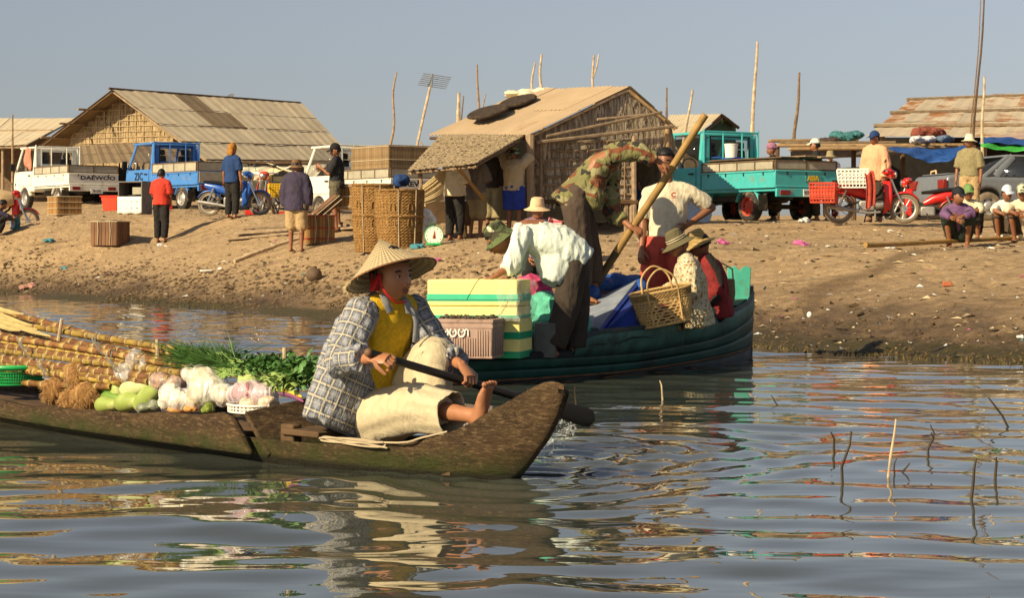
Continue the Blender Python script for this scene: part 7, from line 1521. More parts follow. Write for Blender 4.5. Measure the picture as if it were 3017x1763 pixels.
cm_ = person('man in camouflage shirt and brown trousers leaning on the bamboo pole', cam_, .98, True, 'skin', shirt=None, pants=M_('brown_cloth'), leg=1.75, pants_e=.030, face=V(.6, .2, -.75), up=V(.7, .1, .6), hat=None, hair=True, grip=(1.3, 1.3), hdir=dict(R=V(.85, .1, -.45), L=V(.7, .1, -.2)), palm=dict(R=V(-.4, .3, -.8), L=V(.2, .6, -.7)), foot=dict(R=V(.9, -.35, -.1), L=V(.9, -.3, 0)), seed=42, sandals='wood_dark')
garment(cm_, 'shirt', [([at(1668, 612, 17.2), at(1690, 585, 17.2), at(1728, 535, 17.2), at(1768, 490, 17.2), at(1805, 462, 17.2), at(1828, 455, 17.2)], [(.185, .165), (.175, .15), (.15, .125), (.155, .12), (.135, .09), (.06, .06)], V(0, -1, 0)),
                       ([at(1740, 545, 17.18), at(1752, 585, 17.16), at(1757, 618, 17.15)], [(.15, .14), (.14, .11), (.09, .04)], V(0, -1, 0)),
                       ([at(1795, 462, 17.06), at(1830, 446, 17.02), at(1888, 448, 16.98), at(1928, 470, 16.99)], [.095, .088, .076, .066], None), ([at(1800, 500, 17.34), at(1796, 560, 17.32), at(1802, 622, 17.28), at(1835, 652, 17.22)], [.09, .085, .078, .062], None)], CAMO, .0115, .010, 8, seed=12, balls=[(at(1888, 448, 16.98), .074), (at(1802, 622, 17.28), .076)])
ts_ = hj(18.0, pel=(1962, 722), che=(1968, 622), nek=(1968, 548), hed=(1962, 478, -.03), sR=(1912, 572), sL=(2036, 568), eR=(1895, 658, .0), wR=(1890, 735, -.10), eL=(2098, 612, .05), wL=(2028, 662, -.10),
          hL=(1995, 738), kL=(2002, 868, -.03), aL=(2002, 975, .05), hR=(1930, 738), kR=(1925, 868, -.03), aR=(1925, 975, .05))
TSH = mat('cream_tshirt', (.62, .55, .40), .9, .08, 30, bump=.3)
tm_ = person('man in cream T-shirt and red shorts standing with one hand on his hip', ts_, 1.0, True, 'skin_dark', shirt=TSH, sleeve=.82, tail=.05, pants=M_('faded_red'), leg=1.02, pants_e=.04, face=V(-.25, -.95, -.15), shirt_e=.016, seed=43, hat=None, grip=(.7, .6), hdir=dict(L=V(-.7, -.3, -.5)), palm=dict(R=V(.5, .5, 0)))
mb = MB(Matrix.Translation(-tm_.location)); cc_ = at(1986, 574, 17.79); a_ = [cc_+V(.020*math.cos(q), -.004, .017*math.sin(q)) for q in [.7+i*(6.283-1.4)/12 for i in range(13)]]; mb.tube(a_, .006, 5); mb.box(tuple(cc_+V(0, -.0, -.030)), (.05, .006, .004)); mb.build('shirt_emblem', mat('emblem_red', (.42, .03, .02), .8), tm_)
FLO = floral('floral_cloth', (.52, .46, .30), [(.30, .17, .055), (.62, .58, .48), (.20, .20, .09)], 30)
fl = hj(17.0, pel=(2052, 925), che=(2036, 830), nek=(2016, 758), hed=(1996, 722, -.02), sL=(2030, 780, -.15), sR=(2025, 775, .15), eL=(2040, 858, -.20), wL=(1985, 880, -.22), eR=(2000, 850, .18), wR=(1970, 880, .05),
        hL=(2058, 930, -.08), kL=(1985, 868, -.10), aL=(1990, 955, -.08), hR=(2055, 930, .08), kR=(1980, 865, .12), aR=(1985, 955, .1))
OH = mat('olive_hat', (.115, .098, .05), .9, .12)
fw_ = person('woman in floral blouse and olive hat sitting on the side of the green boat', fl, .88, True, 'skin_dark', shirt=FLO, sleeve=1.1, tail=.12, pants=FLO, leg=1.7, pants_e=.04, face=V(-.85, -.25, -.45), up=V(-.35, -.05, .95), hat='sun', hat_mat=OH, shirt_e=.035, seed=44, hat_off=(-.01, 0, .03))
mb = MB(); hM = frame(V(0, 0, 0), V(1, 0, 0), V(0, 0, 1))
hato = [c for c in fw_.children if c.name.startswith('hat')][0]
J_ = fl; hd_ = V(-.85, -.25, -.45).normalized(); hu_ = V(-.35, -.05, .95); hu_ = (hu_-hd_*hu_.dot(hd_)).normalized()
for zz in (.022, .042):
    mb = MB(frame(J_['hed']-fw_.location-hd_*.01*.88+hu_*.03*.88, hd_, hu_) @ Matrix.Scale(.88, 4)); mb.tube([V(lerp(.101, .094, zz*10)*math.cos(6.283*i/24), .095*math.sin(6.283*i/24)*.98, zz) for i in range(24)], .004, 5, closed=True); mb.build('hat_cord', M_('cream_cloth'), hato)
rd = hj(17.75, pel=(2112, 912), che=(2100, 828), nek=(2076, 760), hed=(2062, 724, -.02), sL=(2095, 785, -.15), sR=(2085, 780, .15), eL=(2112, 860, -.18), wL=(2060, 890, -.15), eR=(2070, 850, .2), wR=(2040, 880, .1),
        hL=(2112, 918, -.08), kL=(2045, 872, -.08), aL=(2050, 950, -.05), hR=(2110, 918, .08), kR=(2040, 868, .12), aR=(2050, 950, .12))
rp_ = person('person in dark red top and ribbed straw hat sitting behind the floral woman', rd, .92, True, 'skin_dark', shirt=M_('maroon_cloth'), sleeve=1.7, tail=.08, pants=M_('black_cloth'), leg=1.9, face=V(-.85, .2, -.4), up=V(-.3, 0, .95), hat='sun', hat_mat=weave('ribbed_straw', (.34, .22, .07), (.66, .50, .22), 3, 70), shirt_e=.035, seed=45)
mb = MB(Matrix.Translation(-rp_.location)); mb.tube([at(2085, 750, 17.5), at(2118, 800, 17.5), at(2125, 850, 17.52), at(2100, 895, 17.5)], [(.03, .012)]*4, 8); mb.build('bag_strap', M_('black_cloth'), rp_)
sh = hj(26.3, pel=(1578, 735), che=(1578, 685), nek=(1580, 652), hed=(1583, 622, -.03), sL=(1618, 668), sR=(1542, 668), eL=(1625, 720), wL=(1605, 760, -.1), eR=(1535, 720), wR=(1555, 760, -.1), hL=(1595, 738), kL=(1600, 800, -.1), aL=(1600, 868), hR=(1560, 738), kR=(1558, 800, -.1), aR=(1558, 868))
gy = gz(.33, 26.3)
sp_ = person('person in wide cream sun hat with checked scarf behind the bending man', sh, 1.06, True, 'skin', shirt=checks('checked_scarf', (.14, .05, .12), (.48, .36, .42), 38), sleeve=1.8, pants=M_('black_cloth'), face=V(.08, -1, -.12), hat='sun', seed=46, hat_off=(-.01, 0, .045))
mb = MB(Matrix.Translation(-sp_.location)); mb.patch(lambda u, v: at(1618+40*u-10*v, 640+46*u*.3+50*v, 26.0+.05*math.sin(u*5)), 8, 8); o = mb.build('scarf_end', checks('red_checks', (.52, .06, .08), (.66, .5, .46), 90), sp_, fix=False, solid=.008)
A_ = o.data.attributes.new('puv', 'FLOAT_VECTOR', 'POINT'); A_.data.foreach_set('vector', [c for v in o.data.vertices for c in (v.co.x*1.6+v.co.z*.3, v.co.z*.2, 0)])
# --- rattan basket
bc = at(1962, 930, 16.55); root = thing('rattan_basket', 'open-weave rattan basket with two hoop handles on the side of the green boat', 'basket', V(bc.x, bc.y, .40)); root.rotation_euler = (R(4), R(-11), R(6))
RT = mat('rattan', (.50, .33, .13), .6, .25, 14, bump=.4, bscale=60)
def bs(u, v, o=0.):
    a = 6.283*u; k = lerp(.80, 1.0, v**.7); ca, sa = math.cos(a), math.sin(a); ex = .62
    return V(math.copysign(abs(ca)**ex, ca)*(.245*k+o), math.copysign(abs(sa)**ex, sa)*(.13*k+o), .285*v)
mb = MB()
for i in range(34):
    for dr in (-1, 1): mb.tube([bs((i/34+dr*.085*t/7) % 1, .06+.72*t/7, .003*dr) for t in range(8)], [(.0068, .002)]*8, 4)
for j in range(9): mb.tube([bs(i/48, .07+.085*j, .0045) for i in range(48)], [(.0055, .002)]*48, 4, closed=True)
o = mb.build('open_weave', RT, root, fix=False); o['kind'] = 'stuff'
mb = MB()
mb.patch(lambda u, v: bs(u % 1, .78+.22*v, .004+.006*math.sin(u*200)*math.sin(v*12)), 96, 5); mb.build('woven_band', weave('rattan_band', (.28, .16, .05), (.56, .40, .18), 30, 90), root, fix=False, solid=.008)
for v, r in ((1.0, .010), (.78, .007), (.04, .010)): mb = MB(); mb.tube([bs(i/48, v, .003) for i in range(48)], r, 6, closed=True); mb.build('hoop', RT, root)
mb = MB(); mb.patch(lambda u, v: V((u-.5)*.38, (v-.5)*.2, .012), 4, 3); mb.build('base', RT, root, fix=False, solid=.01)
for y, lean_ in ((-.13, -.02), (.12, .03)):
    mb = MB(); mb.tube(smooth_pts([V(-.12, y, .02), V(-.125, y, .28), V(-.10, y+lean_, .40), V(0, y+lean_, .47), V(.10, y+lean_, .40), V(.125, y, .28), V(.12, y, .02)], 5), .008, 7); mb.build('handle', RT, root)
mb = MB(); mb.ell((0, 0, .09), (.16, .08, .07), 14, 9, fn=lambda q: 1+.15*math.sin(6*q.x+5*q.y)); mb.build('contents', M_('maroon_cloth'), root)
bc2 = at(2128, 860, 18.3); root = thing('woven_sack', 'tan woven carrying basket behind the person in dark red', 'basket', V(bc2.x, bc2.y, .49))
mb = MB(); mb.lathe([(.001, 0), (.10, 0), (.115, .12), (.11, .24), (.10, .25)], 22); mb.build('wall', weave('sack_weave', (.20, .13, .06), (.42, .30, .15), 20, 60), root, solid=.006); mb = MB(); mb.tube([(-.1, 0, .22), (-.09, 0, .34), (0, 0, .39), (.09, 0, .34), (.1, 0, .22)], .008, 6); mb.build('handle', RT, root)
mb = MB(); q = at(1830, 828, 17.9); mb.tube([q+V(.17*math.cos(6.283*i/24), .05*math.sin(6.283*i/24), .03*math.sin(6.283*i/24)+.02) for i in range(24)], .008, 6, closed=True); tag(mb.build('cane_hoop', RT, fix=False), 'thin cane hoop showing above the blue cloth', 'hoop')
# ------------------------------------------------------------------ produce in the canoe
def ca(px, py, off=0.): return at(px, py, cpx(px, off))
rg = random.Random(11)
def canemat(name, a, b, c2):
    n = NT(name); MC[name] = n.m; x = n.sep(n.attr('puv'))[1]; fr = n.math('FRACT', x)
    c = n.mix(n.ramp(n.noise(10, None, 4), [(.35, (0, 0, 0)), (.65, (1, 1, 1))]), a, b); c = n.mix(n.ramp(fr, [(.0, (0, 0, 0)), (.62, (0, 0, 0)), (.95, (1, 1, 1))]), c, c2)
    h = n.n.new('ShaderNodeHueSaturation'); n.l(c, h.inputs['Color']); n.l(n.math('MULTIPLY_ADD', n.rnd(), .5, .75), h.inputs['Value']); n.col(n.mix(n.ramp(n.noise(30, None, 5, .7), [(.52, (0, 0, 0)), (.66, (1, 1, 1))]), h.outputs[0], (.06, .035, .02))); n.rough(.5); n.bump(n.noise(60), .3, .004); return n.m
CM = [canemat('cane_purple', (.14, .058, .025), (.24, .115, .036), (.38, .27, .07)), canemat('cane_yellow', (.26, .16, .03), (.38, .27, .06), (.16, .07, .025))]
PALE = mat('cane_ring', (.46, .39, .24), .8, .15)
def cane(lab, a, b, r, mi, bendz):
    a, b = Vector(a), Vector(b); L = (b-a).length; nn_ = int(L/rg.uniform(.10, .15)); root = thing('sugar_cane', lab, 'sugar cane', b, 0, 'sugar canes bundled in the canoe')
    mb = MB(Matrix.Translation(-b)); k = nn_*3; pts = []; rr = []
    for i in range(k+1):
        t = i/k; p = lerp(a, b, t)+V(0, 0, bendz*math.sin(math.pi*t)); pts.append(p); rr.append(r*(1.10 if i % 3 == 0 else .96))
    mb.tube(pts, rr, 9); o = mb.build('stalk', CM[mi], root, fix=False)
    A_ = o.data.attributes.new('puv', 'FLOAT_VECTOR', 'POINT'); A_.data.foreach_set('vector', [c for i in range(k+1) for _ in range(9) for c in (0, i/3+.001, 0)])
    ringm = None
    for i in range(1, nn_):
        p = pts[i*3]; d = (pts[min(k, i*3+1)]-pts[i*3-1]).normalized()
        Mx = Matrix.Translation(-b) @ frame(p, d.orthogonal(), d)
        if ringm is None: mb = MB(); mb.lathe([(r*1.02, -.004), (r*1.13, -.002), (r*1.13, .002), (r*1.02, .004)], 9); ringm = mb.build('joint_ring', PALE, root, fix=False); ringm.matrix_local = Mx
        else: o = share(ringm, root); o.matrix_local = Mx
CAN = [(-160, 880, 560, 1062, 0, -.3), (-160, 905, 545, 1050, 0, -.25), (-160, 925, 585, 1040, 1, -.2), (-160, 945, 540, 1072, 0, -.1), (-160, 972, 520, 1078, 0, -.05), (-160, 985, 560, 1084, 0, .0), (-160, 1002, 500, 1096, 0, .05), (-160, 1018, 540, 1100, 1, .08),
       (-160, 1030, 480, 1110, 0, .1), (-160, 1048, 500, 1118, 0, .12), (-160, 1062, 420, 1120, 1, .12), (-160, 1075, 440, 1126, 0, .14), (-160, 1090, 360, 1128, 1, .14), (-160, 1052, 560, 1106, 0, .02), (-160, 1100, 330, 1140, 0, .16), (-160, 958, 500, 1064, 0, -.15), (-160, 998, 470, 1088, 1, -.05)]
lab_c = 'purple and yellow sugar cane lying in the bundle along the canoe'
for i, (x0, y0, x1, y1, mi, off) in enumerate(CAN):
    a = at(x0, y0-6, cpx(-160, 0)-off*.6-.02); b = at(x1, y1, cpx(x1, 0)-off*.55); cane(lab_c, a, b, .0195*rg.uniform(.92, 1.1), mi, rg.uniform(-.03, .02))
# pale split cane leaves at the left
for i, (x0, y0, x1, y1) in enumerate(((-120, 900, 70, 926), (-120, 924, 150, 992), (-120, 935, 110, 972), (-100, 950, 60, 975), (-60, 925, 95, 960), (-90, 912, 40, 950))):
    a, b = ca(x0, y0, .12), ca(x1, y1, .14); mb = MB(); mb.tube([a, lerp(a, b, .4)+V(0, 0, .02), lerp(a, b, .8), b], [(.012, .004), (.016, .006), (.013, .004), (.004, .002)], 7); tag(mb.build('cane_leaf', mat('cane_leaf', (.40, .31, .13), .7, .2), fix=False), 'pale dry leaf sheath stripped off the sugar canes', 'leaf', 'dry cane leaf sheaths')
for (px, py, a, lab) in ((172, 950, -.25, 'short upright stick holding the sugar canes, nearer the green basket'), (465, 1010, .05, 'short upright stick holding the sugar canes, nearer the chives'), (838, 1035, 0, 'thin upright stick among the leafy greens')):
    p = ca(px, py+60, -.05); q = ca(px+int(40*-a), py-10, -.05); mb = MB(); mb.tube([p-V(0, 0, .1), p, q], [.012, .012, .010], 7); tag(mb.build('stake', M_('stick_pale'), fix=False), lab, 'stick')
for i, (px, py) in enumerate(((280, 1005), (64, 1015), (325, 1062), (122, 1080))):
    p = ca(px, py, .30); mb = MB(); mb.tube([p+V(-.03, 0, .045), p+V(-.01, -.012, .0), p+V(.025, 0, -.055), p+V(.045, .0, -.075)], [(.006, .002)]*4, 5); mb.tube([p+V(.01, 0, .05), p+V(.0, -.012, .0), p+V(.04, 0, -.04)], [(.005, .002)]*3, 5); tag(mb.build('binding_strip', mat('binding', (.20, .19, .16), .7, .3), fix=False), 'grey strip tied round the sugar cane bundle', 'strip', 'strips binding the sugar canes')
# green colander
p = at(42, 1160, cpx(42, .12)); root = thing('colander', 'green plastic sieve basket standing in the canoe beside the coconuts', 'basket', V(p.x, p.y, .215)); GP_ = M_('green_plastic'); h = .105; r = .195
mb = MB()
for j in range(7): t = j/6; s = lerp(.74, .97, t); mb.tube([V(r*s*math.cos(6.283*i/40), r*s*math.sin(6.283*i/40)*.8, .008+h*t) for i in range(40)], .004, 5, closed=True)
for i in range(72): a = 6.283*i/72; mb.tube([V(r*.74*math.cos(a), r*.74*math.sin(a)*.8, .008), V(r*.97*math.cos(a), r*.97*math.sin(a)*.8, h)], .0028, 4)
o = mb.build('mesh_wall', GP_, root, fix=False); o['kind'] = 'stuff'
mb = MB(); mb.tube([V(r*1.0*math.cos(6.283*i/48), r*1.0*math.sin(6.283*i/48)*.8, h+.006) for i in range(48)], .013, 8, closed=True); mb.build('rim', GP_, root); mb = MB(); mb.lathe([(.001, .004), (r*.74, .004)], 32, squash=.8); mb.build('base', GP_, root, solid=.006); mb = MB(); mb.lathe([(r*.75, .01), (r*.955, h)], 40, squash=.8); mb.build('wall_film', film('green_mesh', (.01, .24, .06), .62), root, fix=False)
# husked coconuts
HUSK = NT('coconut_husk'); v_ = HUSK.map(scale=(1, 1, .25)); HUSK.col(HUSK.ramp(HUSK.noise(26, v_, 6, .7, 1.0), [(.3, (.16, .075, .022)), (.5, (.36, .19, .065)), (.7, (.55, .33, .13))])); HUSK.rough(.95); HUSK.bump(HUSK.noise(40, v_, 6, .75, 1.), 1., .02)
def coconut(lab, px, py, r, off, tx):
    root = thing('coconut', lab, 'coconut', ca(px, py+r*.9*cpx(px)/F*0, off)-V(0, 0, r*cpx(px)/F), 0, 'husked coconuts in the canoe'); R_ = r*cpx(px)/F; ph = px*.1
    mb = MB(); mb.ell((0, 0, R_), (R_*.95, R_*.95, R_*1.08), 24, 16, M=Matrix.Translation((0, 0, R_)) @ rotm(tx, tx*.7, px) @ Matrix.Translation((0, 0, -R_)), fn=lambda q: 1+.05*math.sin(5*q.x+ph)+.04*math.sin(9*q.y+7*q.z+ph)); mb.build('shell', HUSK.m, root)
    mb = MB(); r2 = random.Random(px)
    for i in range(330):
        q = V(r2.gauss(0, 1), r2.gauss(0, 1), r2.gauss(0, 1)).normalized(); s = q*R_*.98+V(0, 0, R_); d = (q.cross(V(.3, .2, 1)).normalized()*r2.uniform(-1, 1)+q*.5+V(0, 0, -.5)).normalized(); mb.tube([s, s+d*R_*.22+q*.003, s+d*R_*.42+q*r2.uniform(-.004, .009)], [.0012, .0010, .0005], 3)
    o = mb.build('fibres', mat('husk_fibre', (.48, .28, .11), .95, .3), root, fix=False); o['kind'] = 'stuff'
coconut('hairy husked coconut in the heap beside the gourds, on top of the heap', 236, 1108, 45, .02, .4); coconut('hairy husked coconut beside the green sieve basket', 162, 1150, 38, .14, -.5); coconut('hairy husked coconut at the wash board below the heap', 262, 1168, 42, .14, .9); coconut('small husked coconut tucked against the sugar canes', 300, 1090, 30, -.08, .2); coconut('husked coconut between the others against the wash board', 212, 1180, 36, .18, 1.6)
# gourds
GO = [mat('gourd_pale', (.52, .55, .27), .5, .15, 8, bump=.2, dirt=((.22, .27, .07), .56), dscale=7), mat('gourd_green', (.30, .38, .09), .45, .2, 8, bump=.2, dirt=((.50, .50, .24), .52), dscale=8), mat('gourd_dark', (.14, .26, .04), .45, .2, 8, bump=.2)]
def gourd(lab, x0, y0, x1, y1, r, mi, off, neck=.7):
    a, b = ca(x0, y0, off), ca(x1, y1, off-.02); R_ = 1.18*r*cpx(x0)/F; d = (b-a).normalized(); a2 = a-d*R_*.8; b2 = b+d*R_*.8
    root = thing('gourd', lab, 'gourd', lerp(a, b, .5)-V(0, 0, R_), 0, 'green gourds in the canoe'); mb = MB(Matrix.Translation(-root.location)); k = 12; pts = []; rr = []
    for i in range(k+1):
        t = i/k; pts.append(lerp(a2, b2, t)+V(0, 0, R_*.15*math.sin(math.pi*t))); e = math.sqrt(max(.0, 1-(2*t-1)**6)); rr.append(max(.003, R_*e*lerp(1.18, neck, t)*(1+.06*math.sin(t*9+x0))*(1 if t < .999 else .1)))
    mb.tube(pts, rr, 16); mb.build('fruit', GO[mi], root); mb = MB(Matrix.Translation(-root.location)); mb.tube([b2, b2+d*.02+V(0, 0, .008), b2+d*.03+V(0, 0, .016)], [.007, .006, .007], 6); mb.build('stem', mat('gourd_stem', (.22, .22, .07), .8), root)
gourd('long pale green gourd lying behind the twisted white bag', 375, 1152, 452, 1132, 23, 0, .06); gourd('plump green gourd in front of the long pale one', 418, 1192, 462, 1150, 24, 1, .12); gourd('round spotted green gourd at the wash board', 362, 1190, 405, 1186, 23, 1, .18)
gourd('bottle green gourd lying flat against the wash board beside the coconuts', 300, 1196, 338, 1194, 19, 1, .20); gourd('small dark green gourd between coconut and pale gourd', 312, 1172, 345, 1174, 14, 2, .12); gourd('curved yellow-green gourd under the clear bag with its neck up', 350, 1160, 345, 1105, 20, 1, .02, .6); gourd('dark mottled gourd leaning over the coconuts', 330, 1146, 282, 1118, 20, 2, .0, .8); gourd('pale gourd half inside the clear bag', 372, 1135, 410, 1112, 22, 0, -.06)
# bags
def bag(lab, pts, m, vox=.010, fold=.012, fr=16, it=2, seed=1, name='plastic_bag', cat='bag', cover=None):
    o = heap2(name, lab, [(px, py, cpx(px, off), rx, ry, rz_) for px, py, off, rx, ry, rz_ in pts], m, vox, fold, fr, cat, seed, cover); return o
CF = film('bag_film', (.80, .80, .78), .42); WF = mat('milky_bag', (.74, .70, .56), .35, .08, 14, bump=.9, bscale=30, bdist=.012, spec=.6)
bag('clear crumpled plastic bag standing over the gourds', [(385, 1100, .02, .085, .07, .07), (398, 1066, .02, .045, .04, .07), (425, 1085, .02, .03, .03, .07), (400, 1048, .02, .015, .015, .03)], CF, seed=2, fold=.016)
bag('net bag of reddish shallots between the clear and white bags', [(485, 1125, .04, .075, .06, .045), (520, 1130, .03, .05, .05, .04)], mat('shallots', (.30, .11, .06), .5, .45, 28, bump=1., bscale=40, bdist=.02, col2=(.55, .33, .20)), seed=3, fold=.014, fr=24, cover=film('bag_film3', (.75, .68, .66), .25))
bag('big milky white bag of turnips with twisted neck', [(615, 1150, .06, .10, .08, .075), (600, 1115, .06, .08, .05, .06), (560, 1100, .04, .04, .03, .04), (580, 1180, .1, .06, .06, .05), (660, 1165, .05, .05, .05, .05)], mat('turnips', (.66, .58, .38), .5, .25, 9, bump=.5, bscale=30, col2=(.62, .44, .20)), seed=4, cover=film('bag_film4', (.92, .90, .84), .62))
bag('pale cabbage in thin plastic leaning on the wash board', [(505, 1165, .16, .055, .05, .055), (530, 1180, .17, .06, .05, .05), (490, 1185, .18, .035, .04, .04)], mat('cabbage_pale', (.80, .78, .52), .5, .1, 10, bump=.9, bscale=22, bdist=.02), seed=5, fold=.018, fr=14, cover=film('bag_film2', (.86, .80, .82), .5))
bag('purple bag of red onions behind the white oval basket', [(735, 1158, .06, .085, .07, .06), (780, 1165, .05, .06, .06, .05), (700, 1165, .08, .05, .05, .045)], mat('onion_bag', (.32, .08, .14), .4, .4, 20, bump=1, bscale=26, bdist=.015, col2=(.48, .20, .22), spec=.6), seed=6, cover=film('bag_film2', (.86, .80, .82), .5))
bag('clear bag of peanuts in the white oval basket', [(745, 1192, .14, .07, .06, .035), (790, 1190, .12, .05, .05, .035)], mat('peanut_bag', (.58, .46, .34), .35, .25, 24, bump=1, bscale=30, bdist=.012, spec=.6), seed=7)
bag('dark wet bundle of greens in plastic beside the gourds', [(430, 1205, .2, .05, .05, .03), (455, 1195, .2, .04, .04, .03)], mat('wet_bundle', (.20, .22, .15), .35, .5, 18, bump=1, bscale=30, bdist=.01), seed=8)
bag('carrots in a clear bag at the wash board', [(520, 1208, .22, .05, .03, .022), (560, 1208, .22, .04, .03, .02)], mat('carrot_bag', (.55, .26, .07), .4, .35, 22, bump=.8, bscale=30, bdist=.01), seed=9)
bag('small bitter melon heap beside the white oval basket', [(612, 1206, .2, .035, .04, .028)], mat('bitter_melon', (.20, .26, .04), .5, .3, 40, bump=1, bscale=60, bdist=.02), seed=10, name='bitter_melon', cat='vegetable')
# cauliflowers
def cauli(lab, px, py, r, off):
    R_ = r*cpx(px)/F; root = thing('cauliflower', lab, 'cauliflower', ca(px, py, off)-V(0, 0, R_*.6), 0, 'cauliflowers in the canoe'); r2 = random.Random(px); mb = MB()
    for i in range(70):
        q = V(r2.gauss(0, 1), r2.gauss(0, 1), abs(r2.gauss(0, .9))).normalized(); mb.ell(q*R_*.72+V(0, 0, R_*.4), (R_*.24,)*3, 7, 5)
    mb.build('curd', mat('curd', (.66, .60, .30), .85, .12, 40, bump=.6, bscale=150), root)
    for i in range(7):
        a = 6.283*i/7+px; mb = MB(); mb.patch(lambda u, v: V(math.cos(a+(u-.5)*1.1)*R_*(.75+.35*math.sin(v*2.2)), math.sin(a+(u-.5)*1.1)*R_*(.75+.35*math.sin(v*2.2)), R_*(1.35*v-.1)-.1*R_*(2*u-1)**2*v), 6, 6); mb.build('leaf', mat('curd_leaf', (.36, .46, .14), .6, .25), root, fix=False, solid=.003)
cauli('larger cauliflower in pale leaves behind the purple bag', 738, 1128, 34, -.02); cauli('smaller cauliflower beside the leafy greens', 808, 1125, 28, -.05)
# greens
def blades(name, lab, n_, base, tip, wd, m, cat='vegetable', bend=.05, seed=0, droop=.0):
    r2 = random.Random(seed); mb = MB()
    for i in range(n_):
        a = base(r2); b = tip(r2, a); md = lerp(a, b, .5)+V(r2.gauss(0, bend), r2.gauss(0, bend), bend*.8); sd = (b-a).cross(V(0, 1, .3)).normalized()*wd; e = b-V(0, 0, droop*r2.random())
        mb.add([a-sd, a+sd, md+sd*.9, md-sd*.9, e], [(0, 1, 2, 3), (3, 2, 4)])
    o = mb.build(name, m, fix=False, smooth=False); return tag(o, lab, cat, kind='stuff')
CHV = mat('chive', (.045, .115, .022), .5, .35, 20, bump=0)
blades('chives', 'bundle of dark green chives with blades sticking up beside the sugar canes', 620, lambda r: ca(r.uniform(535, 700), r.gauss(1078, 10), r.uniform(-.22, -.02)), lambda r, a: a+V(r.gauss(-.06, .09), r.gauss(0, .06), abs(r.gauss(.06, .035))), .0028, CHV, seed=1, bend=.012)
blades('chives', 'long loose chive blades spiking up above the green bundle', 60, lambda r: ca(r.uniform(560, 700), 1065, -.15), lambda r, a: a+V(r.gauss(-.05, .10), r.gauss(0, .05), r.uniform(.06, .14)), .0022, CHV, seed=5, bend=.012)
BEAN = mat('long_bean', (.24, .36, .10), .55, .2, 20, bump=0)
mb = MB(); r2 = random.Random(6)
for i in range(60):
    a = ca(r2.uniform(620, 660), r2.uniform(1080, 1120), -.02); b = ca(r2.uniform(670, 760), r2.uniform(1085, 1120), -.06+r2.uniform(-.05, .05)); m_ = lerp(a, b, .5)+V(0, 0, r2.uniform(.0, .05)); mb.tube([a, lerp(a, m_, .6)+V(0, 0, .02), m_, lerp(m_, b, .5)+V(0, 0, .01), b], [.003, .0035, .0035, .003, .002], 5)
for i in range(9):
    a = ca(r2.uniform(630, 680), 1100, -.02); mb.tube([a, a+V(r2.uniform(-.03, .03), 0, .06), a+V(r2.uniform(-.06, .03), 0, .11)], .0028, 5)
tag(mb.build('long_beans', BEAN, fix=False), 'tangle of long green beans in front of the chives', 'beans', kind='stuff')
def leaves(name, lab, n_, cx, cy, wx, wy, off, m, sz, seed):
    r2 = random.Random(seed); mb = MB()
    for i in range(n_):
        p = ca(r2.gauss(cx, wx), r2.gauss(cy, wy), off+r2.uniform(-.14, .12)); d = V(r2.gauss(0, 1), r2.gauss(0, .6), r2.gauss(.25, .6)).normalized(); sd = d.cross(V(r2.gauss(0, .4), r2.gauss(0, .4), 1)).normalized(); L = sz*r2.uniform(.6, 1.4); w_ = L*r2.uniform(.22, .36); up_ = sd.cross(d)*L*.14
        mb.add([p, p+d*L*.35+sd*w_-up_*.3, p+d*L*.75+sd*w_*.8-up_, p+d*L-up_*2, p+d*L*.75-sd*w_*.8-up_, p+d*L*.35-sd*w_-up_*.3, p+d*L*.5+up_*.4], [(0, 1, 6), (1, 2, 6), (2, 3, 6), (3, 4, 6), (4, 5, 6), (5, 0, 6)])
    return tag(mb.build(name, m, fix=False, smooth=False), lab, 'vegetable', kind='stuff')
leaves('herb_bunch', 'mass of small dark green herb leaves behind the cauliflowers', 1500, 790, 1078, 45, 12, -.10, mat('herb', (.045, .12, .022), .55, .4, 30, bump=0), .028, 3)
leaves('leafy_greens', 'broad-leaved greens piled behind the woman shirt tail', 420, 885, 1098, 34, 16, -.02, mat('broad_green', (.07, .17, .04), .45, .35, 20, bump=0, col2=(.12, .26, .07)), .055, 4)
leaves('leafy_greens', 'pale green leaf stalks and leaves beside the smaller cauliflower', 160, 830, 1120, 26, 8, .03, mat('pale_green', (.24, .34, .10), .5, .3, 20, bump=0), .045, 7)
for i, (x0, y0, x1, y1, c) in enumerate(((815, 1150, 890, 1172, (.60, .44, .05)), (820, 1160, 895, 1186, (.20, .06, .14)), (812, 1142, 880, 1160, (.34, .42, .12)))):
    a, b = ca(x0, y0, .02), ca(x1, y1, .06); mb = MB(); k = [lerp(a, b, t)+V(0, 0, .014*math.sin(3.1*t)) for t in (0, .1, .3, .6, .85, 1)]; mb.tube(k, [.004, .011, .014, .014, .011, .004], 10); tag(mb.build(('squash', 'aubergine', 'cucumber')[i], mat('veg%d' % i, c, .35, .15, spec=.5)), ('slim yellow squash beside the bulkhead', 'slim purple aubergine beside the bulkhead', 'slim green cucumber beside the bulkhead')[i], 'vegetable')
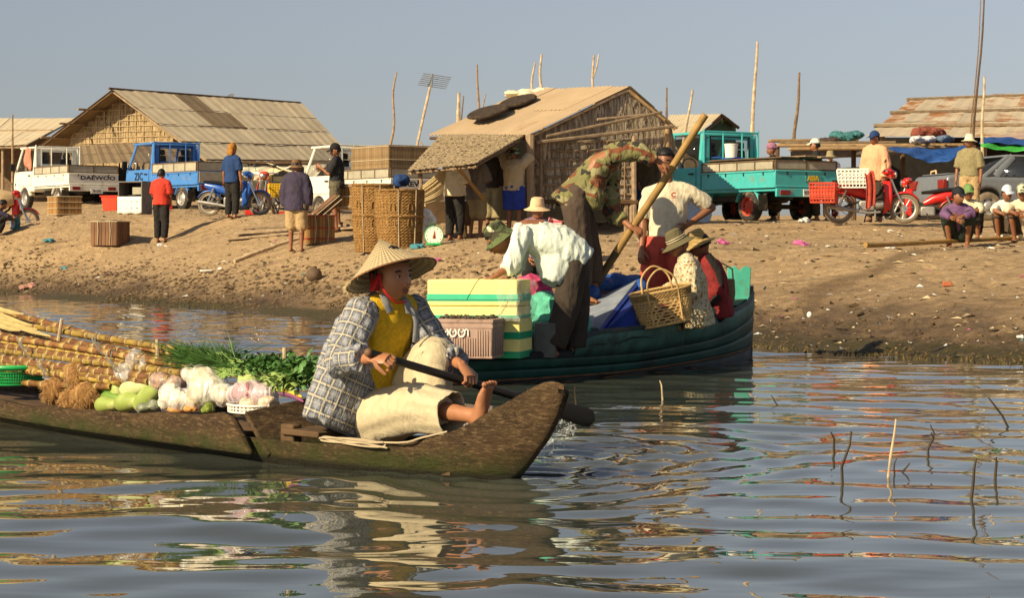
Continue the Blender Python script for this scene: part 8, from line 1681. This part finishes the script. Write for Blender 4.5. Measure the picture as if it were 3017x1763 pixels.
# white oval basket
p = ca(738, 1212, .18); root = thing('oval_basket', 'white plastic oval basket with slots along its rim on the canoe wash board', 'basket', V(p.x, p.y, p.z-.015), math.atan2(CA.y, CA.x)); WP_ = M_('white_plastic')
for z_, s, rr in ((.048, 1.0, .006), (.012, .94, .005), (.030, .97, .003)): mb = MB(); mb.tube([V(.145*s*math.cos(6.283*i/40), .10*s*math.sin(6.283*i/40), z_) for i in range(40)], rr, 6, closed=True); mb.build('rim', WP_, root)
sl_ = None
for i in range(34):
    a = 6.283*i/34; Mx = Matrix.Translation((.140*math.cos(a), .096*math.sin(a), .030)) @ Matrix.Rotation(a, 4, 'Z')
    if sl_ is None: mb = MB(); mb.box((0, 0, 0), (.004, .009, .036)); sl_ = mb.build('slat', WP_, root); sl_.matrix_local = Mx
    else: o = share(sl_, root); o.matrix_local = Mx
mb = MB(); mb.lathe([(.001, .008), (.136, .008)], 30, squash=.69); mb.build('base', WP_, root, solid=.004)
# ------------------------------------------------------------------ sticks standing in the water
RE = [(2448, 1275, 2458, 1346), (2508, 1272, 2482, 1432), (2640, 1236, 2617, 1408), (2642, 1352, 2636, 1402), (2680, 1365, 2656, 1396), (2735, 1350, 2744, 1276+0), (2876, 1352, 2862, 1470), (2935, 1348, 2932, 1416), (2912, 1172, 2968, 1256), (1944, 1122, 1952, 1178), (2272, 1166, 2292, 1196), (2742, 1252, 2752, 1278), (1694, 1140, 1698, 1196), (1555, 1146, 1550, 1170), (2148, 1186, 2156, 1196)]
for i, (x0, y0, x1, y1) in enumerate(RE):
    if y1 < y0: x0, y0, x1, y1 = x1, y1, x0, y0
    d = F*CH/(y1-HY); b = at(x1, y1, d); a = at(x0, y0, d); L = (a-b).length; mb = MB(); r_ = .0068 if L > .1 else .0045
    mb.tube([b-(a-b).normalized()*.12, b, lerp(b, a, .35)+V(rg.gauss(0, .006), 0, 0), lerp(b, a, .75)+V(rg.gauss(0, .006), 0, 0), a], [r_, r_, r_*.95, r_*.8, r_*.6], 7, mi=0)
    tag(mb.build('reed_stub', [mat('wet_reed', (.05, .035, .02), .5, .4), M_('stick_pale')][1 if i in (2, 9) else 0] if L > .1 else mat('wet_reed', (.05, .035, .02), .5, .4), fix=False), {2: 'tallest pale-tipped reed stub standing in the open water', 8: 'long reed stub leaning far over in the water', 1: 'tall straight dark reed stub beside the pale-tipped one', 6: 'crooked dark reed stub standing apart from the pale-tipped one', 9: 'pale bent reed tip rising beside the green boat hull', 0: 'short leaning reed stub beside the tall straight dark one'}.get(i, 'thin small reed stub sticking up out of the open water'), 'reed', 'reed stubs standing in the water')
import bpy
bpy.data.scenes.remove(TS)
